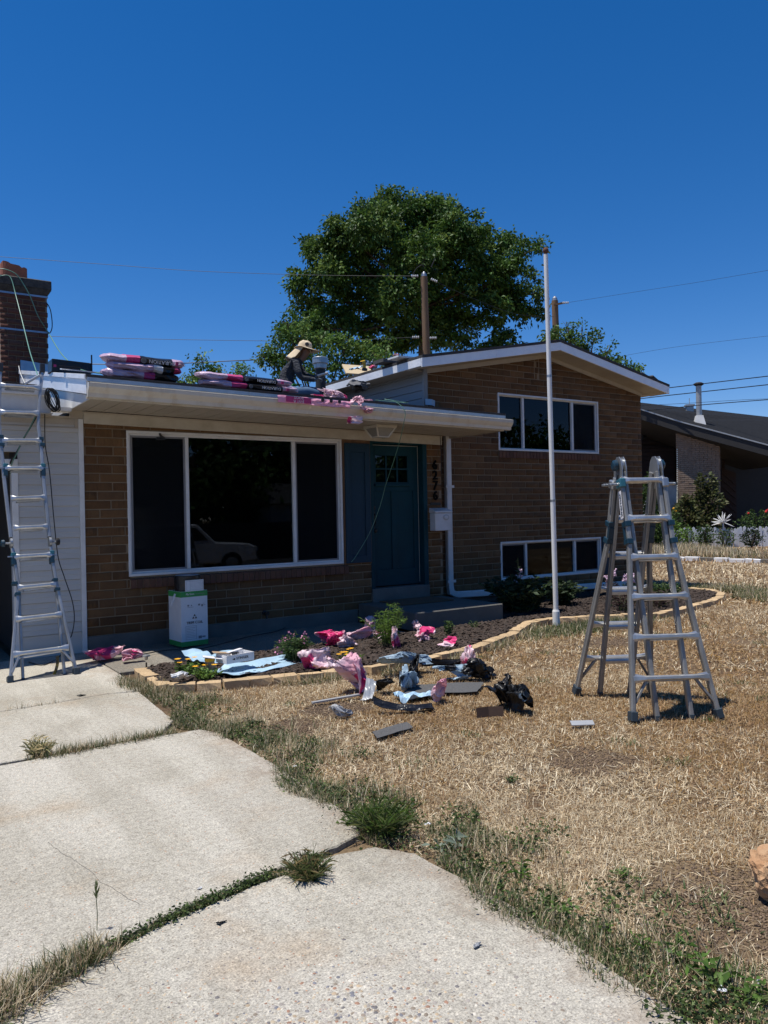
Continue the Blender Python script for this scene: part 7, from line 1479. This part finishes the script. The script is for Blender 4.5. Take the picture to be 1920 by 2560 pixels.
nprism('wall', [(1560, 1035), (1692, 1056), (1692, 1345), (1560, 1345)], 35.6, 36.2, 'nwood')
boards('board', 1562, 1690, 1100, 1120, 35.4, 'nwood', 24)
cl = nprism('window', [(1606, 1044), (1680, 1061), (1606, 1100)], 35.3, 35.36, 'ink'); 
a_ = [gd(u, v, 35.28) for u, v in ((1609, 1048), (1674, 1063), (1609, 1095))]
MB().add(a_ + [p + VIEW * .01 for p in a_], [(0, 1, 2), (5, 4, 3), (0, 1, 4, 3), (1, 2, 5, 4), (2, 0, 3, 5)]).build('pane', B['glass'], cl)
nprism('wall', [(1804, 1090), (2100, 1190), (2100, 1345), (1804, 1345)], 36.5, 37, 'ink')
nprism('wall', [(1804, 1090), (1812, 1092), (1812, 1345), (1804, 1345)], 34, 36.49, 'nwood')
dp = nprism('plank_panel', [(1803, 1170), (1840, 1182), (1843, 1345), (1806, 1345)], 33.4, 33.9, 'nwood')
for i in range(13):                                        # diagonal planks
    a = gd(1804.5, 1180 + i * 17, 33.36); c = gd(1841, 1212 + i * 17, 33.36)
    if 1212 + i * 17 < 1345: MB().bar(a, c, .07, .03, VIEW).build('plank', B['nwood'], dp)
# roof slab with fascia
q = [gd(1560, 1014, 33.2), gd(1700, 1055, 32.2), gd(1990, 1132, 30.0), gd(1990, 1050, 44), gd(1590, 1005, 46)]
q[0].z += .05
dn = Vector((0, 0, -.42))
MB().add([p + Vector((0, 0, 0)) for p in q] + [p + Vector((0, 0, -.12)) for p in q], [(0, 1, 2, 3, 4), (9, 8, 7, 6, 5), (2, 7, 8, 3), (3, 8, 9, 4), (4, 9, 5, 0)]).build('roof', B['nroof'], NB)
for i in (0, 1): MB().add([q[i], q[i + 1], q[i + 1] + dn, q[i] + dn, q[i] + VIEW * .12 - RIGHT * 0, q[i + 1] + VIEW * .12, q[i + 1] + dn + VIEW * .12, q[i] + dn + VIEW * .12], [(0, 1, 2, 3), (7, 6, 5, 4), (0, 4, 5, 1), (2, 6, 7, 3), (1, 5, 6, 2), (3, 7, 4, 0)]).build('fascia', B['nfascia'], NB)
for i in (0, 1): MB().bar(q[i] + Vector((0, 0, .01)) - VIEW * .02, q[i + 1] + Vector((0, 0, .01)) - VIEW * .02, .05, .05).build('roof_edge', B['greymetal'], NB)
MB().add([q[0] + Vector((0, 0, -.43)), q[1] + Vector((0, 0, -.43)), q[2] + Vector((0, 0, -.43)), q[2] + VIEW * 4.5 + Vector((0, 0, -.43)), q[1] + VIEW * 3.4 + Vector((0, 0, -.43)), q[0] + VIEW * 3.2 + Vector((0, 0, -.43)), q[0] + Vector((0, 0, -.40)), q[1] + Vector((0, 0, -.40)), q[2] + Vector((0, 0, -.40)), q[2] + VIEW * 4.5 + Vector((0, 0, -.40)), q[1] + VIEW * 3.4 + Vector((0, 0, -.40)), q[0] + VIEW * 3.2 + Vector((0, 0, -.40))], [(0, 5, 4, 1), (1, 4, 3, 2), (6, 7, 10, 11), (7, 8, 9, 10)]).build('soffit', B['nfascia'], NB)
vb_ = gd(1748, 1046, 33.4)
MB().lathe([(.34, -.35), (.22, .05), (.2, .12)], 4, vb_, 0).build('vent_flashing', B['trimw'], NB); MB().lathe([(.115, .0), (.115, 1.42)], 14, vb_).build('flue_pipe', B['greymetal'], NB, smooth=False); MB().lathe([(.13, 1.40), (.21, 1.45), (.21, 1.5), (.12, 1.55)], 14, vb_).build('flue_cap', B['nfascia'], NB)
vc = gd(1724, 1030, 42); MB().lathe([(.26, -.5), (.26, .3), (.33, .31), (.33, .4)], 4, vc).build('chimney', B['greymetal'], NB); MB().tube([vc + Vector((0, 0, .4)), vc + Vector((0, 0, .75))], .02, 5).build('vent_pipe', B['greymetal'], NB)
# the grey shed gable seen through the ladder
shd = thing('shed', 'small grey gabled shed seen through the ladder', 'shed', gd(1660, 1300, 31) * 1.0); shd.location.z = 0
def sprism(name, poly_uv, d0, d1, mat):
    a = [gd(u, v, d0) for u, v in poly_uv]; off = VIEW * (d1 - d0); n = len(a)
    return MB().add(a + [p + off for p in a], [tuple(range(n)), tuple(n + i for i in range(n))[::-1]] + [(i, (i + 1) % n, n + (i + 1) % n, n + i) for i in range(n)]).build(name, B[mat], shd)
sprism('wall', [(1632, 1232), (1660, 1196), (1692, 1212), (1692, 1340), (1632, 1340)], 31.5, 32.8, 'greymetal'); sprism('roof', [(1628, 1232), (1660, 1190), (1694, 1206), (1694, 1212), (1660, 1196), (1632, 1238)], 31.3, 32.9, 'nroof')
# picket fence
fa, fb_ = gd(1625, 1366, 28.8), gd(1990, 1366, 28.2); fa.z = fb_.z = -.03; fx = (fb_ - fa); Lf = fx.length; fx.normalize(); fn = Vector((-fx.y, fx.x, 0))
fen = thing('picket_fence', 'low white weathered picket fence before the dark house', 'fence', fa)
for z in (.18, .55): MB().bar(fa + fn * .03 + Vector((0, 0, z)), fb_ + fn * .03 + Vector((0, 0, z)), .03, .07).build('rail', B['fencew'], fen)
pm_ = MB().prism([(-.048, 0), (.048, 0), (.048, .68), (.0, .715), (-.048, .68)], 'y', -.012, .006).mesh('picket', B['fencew'])
t = .06
while t < Lf:
    o = link('picket', pm_, fen); o.location = fx * t; o.rotation_euler = (random.gauss(0, .02), random.gauss(0, .025), math.atan2(fx.y, fx.x)); o.scale = (1, 1, random.uniform(.93, 1.06)); t += .112 + random.uniform(-.008, .012)
def bush(name, label, u, v, d, h, w, cols, nl=900, ls=.12, ln=5, flowers=None):
    b_ = gd(u, v, d); b_.z = -.03; root = thing(name, label, 'shrub' if name != 'conifer' else 'tree', b_)
    n = nl; a = rng.uniform(0, 6.28, n); t = rng.uniform(.05, 1, n); prof = (np.sin(np.clip(t, 0, 1) * math.pi * .93 + .12) ** .6) if name != 'conifer' else (1.05 - t) ** .8
    nzr = .72 + .4 * np.sin(a * 3 + t * 7) * np.cos(t * 11 + a); r_ = w * prof * nzr * rng.uniform(.45, 1.05, n)
    P = np.stack([b_.x + r_ * np.cos(a), b_.y + r_ * np.sin(a), t * h * (.9 + .12 * np.sin(a * 2 + u))], 1); D = np.stack([np.cos(a), np.sin(a), rng.uniform(-.2, 1.0, n)], 1) + rng.normal(0, .45, (n, 3))
    V, F, n = leaf_quads(P, D, rng.uniform(.6, 1.2, n) * ls, rng.uniform(.7, 1.1, n) * ls * .26, .1)
    link('foliage', np_mesh('foliage', V, F, B['leaf'], np.repeat(np.array(cols)[rng.integers(0, len(cols), n)] * rng.uniform(.7, 1.25, (n, 1)), 4, 0)), root, True)
    mb = MB()
    for k in range(ln): aa = random.uniform(0, 6.28); mb.tube([b_, b_ + Vector((math.cos(aa) * w * .3, math.sin(aa) * w * .3, h * .5)), b_ + Vector((math.cos(aa) * w * .5, math.sin(aa) * w * .5, h * .85))], [.03, .02, .006], 5)
    mb.build('stem', B['bark'], root)
    if flowers:
        for i in range(flowers[1]): p = b_ + Vector((random.uniform(-w, w) * .8, random.uniform(-w, w) * .5, h * random.uniform(.8, 1.08))); MB().lathe([(.01, -.03), (.045, 0), (.04, .03), (.01, .045)], 8, p).build('flower', B[flowers[0]], root)
    return root
OLV = [(.085, .095, .035), (.07, .085, .03), (.11, .115, .05), (.05, .065, .022)]
bush('tall_shrub', 'tall loose olive shrub before the brick pier, right one of the pair', 1768, 1345, 30.5, 2.7, .62, OLV, 1900, .2)
bush('tall_shrub', 'shorter loose olive shrub before the brick pier, left one of the pair', 1715, 1345, 30.3, 1.9, .75, OLV, 1900, .2)
bush('shrub', 'dense shrub by the brick house corner seen left through the ladder', 1628, 1392, 26, 2.6, .55, G1, 2200, .14)
bush('shrub', 'leafy shrub seen low through the ladder beside the fence end', 1672, 1372, 27.6, 1.15, .6, G2, 1500, .12)
bush('shrub', 'green climbing bush on the fence left of the white star ornament', 1762, 1366, 28.0, .78, .36, G1, 700, .1)
bush('shrub', 'thin vine on the pickets beside the ladder rail', 1722, 1366, 28.1, .8, .26, G2, 420, .09)
bush('shrub', 'leggy weed bush in front of the fence under the white star ornament', 1812, 1372, 27.6, .72, .42, G1, 420, .09)
bush('rose_bush', 'red flowering rose bush over the fence at the right edge', 1895, 1372, 28.9, 1.3, .75, G1, 1500, .11, 5, ('petalr', 4))
bush('shrub', 'dark shrub before the fence near the right edge', 1880, 1378, 27.6, .7, .4, G3, 600, .1)
bush('shrub', 'low leafy plants with a yellow flower behind the ladder', 1690, 1345, 29.6, 1.35, .4, G1, 700, .11, 4, ('petaly', 2))
sp = gd(1808, 1306, 28.4); so_ = thing('star_ornament', 'white spiky star shaped garden ornament above the fence', 'ornament', (sp.x, sp.y, 0))
mb = MB()
for i in range(26):
    v_ = Vector((random.gauss(0, 1), random.gauss(0, 1), random.gauss(.2, 1))).normalized(); mb.tube([sp, sp + v_ * .3, sp + v_ * .42], [.022, .018, .002], 5)
mb.build('spike', B['trimw'], so_); MB().tube([Vector((sp.x, sp.y, -.03)), sp], .015, 6).build('stake', B['galv'], so_)
# pale kerb edging across the far lawn
ka, kb = gz(1645, 1397), gz(1990, 1409); kx = kb - ka; nK = 9; ked = thing('lawn_kerb', 'line of pale concrete kerb blocks across the far lawn', 'kerb', ka)
for i in range(nK): MB().bar(ka + kx * (i / nK) + Vector((0, 0, random.uniform(-.01, .02))), ka + kx * ((i + .97) / nK) + Vector((0, 0, random.uniform(-.01, .02))), .14, .16).build('kerb_block', B['found'] if i % 4 == 3 else B['carton'], ked, bevel=.01)
n = 16000; X = rng.uniform(0, 1, n); off = rng.uniform(.3, 6.4, n); bx_ = ka.x + kx.x * X * 1.0 + VIEW.x * off; by_ = ka.y + kx.y * X + VIEW.y * off
fcol = np.where((rng.uniform(0, 1, n) < .22)[:, None], GRN[rng.integers(0, 5, n)], STRAW[rng.integers(0, 6, n)] * .85); V, F, c = blades(bx_, by_, rng.uniform(.12, .42, n), rng.uniform(.008, .016, n), rng.uniform(.7, 1.5, n), fcol, .5, -.03)
tag(link('tall_dry_grass', np_mesh('tall_dry_grass', V, F, B['straw'], c)), 'tall dry grass strip before the picket fence', 'grass', None, 'stuff')
# boulder at the right edge
q = gz(1912, 2235); bm = bmesh.new(); bmesh.ops.create_icosphere(bm, subdivisions=4, radius=1)
for v in bm.verts:
    p = v.co.copy(); r = 1 + .28 * noise.noise(p * 1.6) + .14 * (1 - 2 * abs(noise.noise(p * 3.4))) + .05 * noise.noise(p * 9); v.co = Vector((p.x * .13 * r, p.y * .12 * r, (p.z + .75) * .11 * r))
me = bpy.data.meshes.new('boulder'); bm.to_mesh(me); bm.free(); me.materials.append(B['rock']); o = link('boulder', me); o.location = (q.x + .105, q.y - .04, -.03); tag(o, 'rough tan rock half cut by the right edge of the lawn', 'rock')
# small loose things on the ground
for u, v, lab, r_ in ((1062, 2407, 'dark pebble', 0), (553, 2308, 'black beetle sized pebble lying on the front slab below the joint', .012), (203, 1740, 'small dark stone on the driveway behind the crack', .022), (1195, 2368, 'grey pebble on the slab near the lawn edge', .014), (500, 2222, 'white pebble on the middle slab', .008)):
    if r_: crumple('pebble', lab, 'pebble', gz(u, v, 0), (r_ * 1.5, r_, r_ * .6), 'black' if 'white' not in lab and 'grey' not in lab else ('whiteplastic' if 'white' in lab else 'greymetal'), int(u), .4, .2, 2)
for i, (u, v) in enumerate(((1895, 2458), (1805, 2478), (1070, 2062), (738, 1918))): crumple('petal', ['white petal at the lower right corner, nearer the edge', 'white petal among the lower right weeds', 'white scrap in the grass tuft edge', 'white scrap on the weeds by the upper slab'][i], 'petal', gz(u, v, .02), (.016, .012, .008), 'whiteplastic', 90 + i, 0, .4, 2)

# ------------------------------------------------------------------ across the street, seen in the window glass
tr = thing('pickup_truck', 'white pickup truck parked across the street, seen as a reflection in the picture window', 'truck', (9.2, -9.2, gh(9, -9.2)))
mb = MB(); Yw = .95
prof = [(-2.9, .45), (-2.9, 1.15), (-1.15, 1.15), (-1.1, 1.72), (-.9, 1.86), (.55, 1.86), (1.25, 1.2), (2.5, 1.12), (2.8, 1.0), (2.88, .5), (2.3, .42), (-2.4, .42)]
mb.prism([(x, z) for x, z in prof], 'y', -Yw, Yw); mb.build('body', B['truckw'], tr, world=False, bevel=.05)
for s in (-1, 1):
    MB().prism([(-.98, 1.25), (-.92, 1.72), (-.2, 1.74), (-.2, 1.25)], 'y', s * (Yw + .002), s * (Yw + .012)).build('side_window', B['ink'], tr, world=False); MB().prism([(-.1, 1.25), (-.1, 1.74), (.5, 1.72), (.95, 1.28)], 'y', s * (Yw + .002), s * (Yw + .012)).build('side_window', B['ink'], tr, world=False)
    for x in (-1.85, 1.85): MB().lathe([(.40, -.12), (.42, -.1), (.42, .1), (.40, .12)], 22, (x, s * .86, .42), 0, Matrix.Rotation(R(90), 4, 'X')).build('tyre', B['rubber'], tr, world=False); MB().lathe([(.24, -.13), (.25, -.11), (.25, .11), (.24, .13)], 16, (x, s * .865, .42), 0, Matrix.Rotation(R(90), 4, 'X')).build('rim', B['galv'], tr, world=False)
    MB().box(2.82, 2.9, s * .75 - .14, s * .75 + .14, .8, .98).build('headlight', B['ceramic'], tr, world=False)
MB().box(2.86, 2.93, -.9, .9, .45, .62).build('bumper', B['galv'], tr, world=False)
vf = thing('panel_fence', 'dark grey panel fence across the street behind the white truck, seen only in window glass', 'fence', (10, -15.6, -.88))
for i in range(22): MB().box(-22 + i * 2.0, -20.05 + i * 2.0, -.04, .04, 0, 2.0).build('panel', B['nfascia'], vf, world=False)
tag(MB().box(-80, 80, -15, -7.2, -.6, gh(0, -9.2) + .012).build('street', B['asphalt'], None), 'asphalt street', None, None, 'structure')
for i, (x, y, h, r_) in enumerate(((2, -21, 6, 2.6), (8, -23, 7, 3.2), (14, -20, 6.5, 2.8), (20, -22, 7.5, 3.4), (27, -21, 6, 3), (34, -24, 8, 3.6), (-5, -22, 7, 3.2), (43, -26, 8, 4))):
    lob_ = [(Vector((x + random.gauss(0, r_ * .45), y + random.gauss(0, r_ * .3), h * random.uniform(.3, .85))), r_ * random.uniform(.5, .75)) for _ in range(8)]
    root = thing('street_tree', ['small tree behind the viewer left of the white truck', 'round tree behind the viewer in line with the parked truck', 'short tree behind the truck hood across the street', 'tall tree behind the viewer before the white sided house', 'small tree right of the white sided house across the street', 'large tree far right across the street behind the viewer', 'large tree far left across the street behind the viewer', 'largest tree at the far right end across the street'][i] + ', seen only in window glass', 'tree', (x, y, gh(x, y)), 0, 'trees across the street behind the viewer')
    link('crown', crown(lob_, 5, 26, .55, .5, TG * .9), root, True); MB().tube([(x, y, gh(x, y)), (x, y, h * .7)], [.3, .15], 8).build('trunk', B['bark'], root)
hs = thing('house', 'white sided house across the street behind the viewer, seen only in reflection', 'house', (21, -17.5, gh(21, -17)))
MB().box(-4, 4, -3, 0, 0, 2.9).build('wall', B['vinyl'], hs, world=False); MB().prism([(-3.4, 2.9), (.6, 2.9), (-1.4, 4.0)], 'x', -4.4, 4.4).build('roof', B['shingle'], hs, world=False)
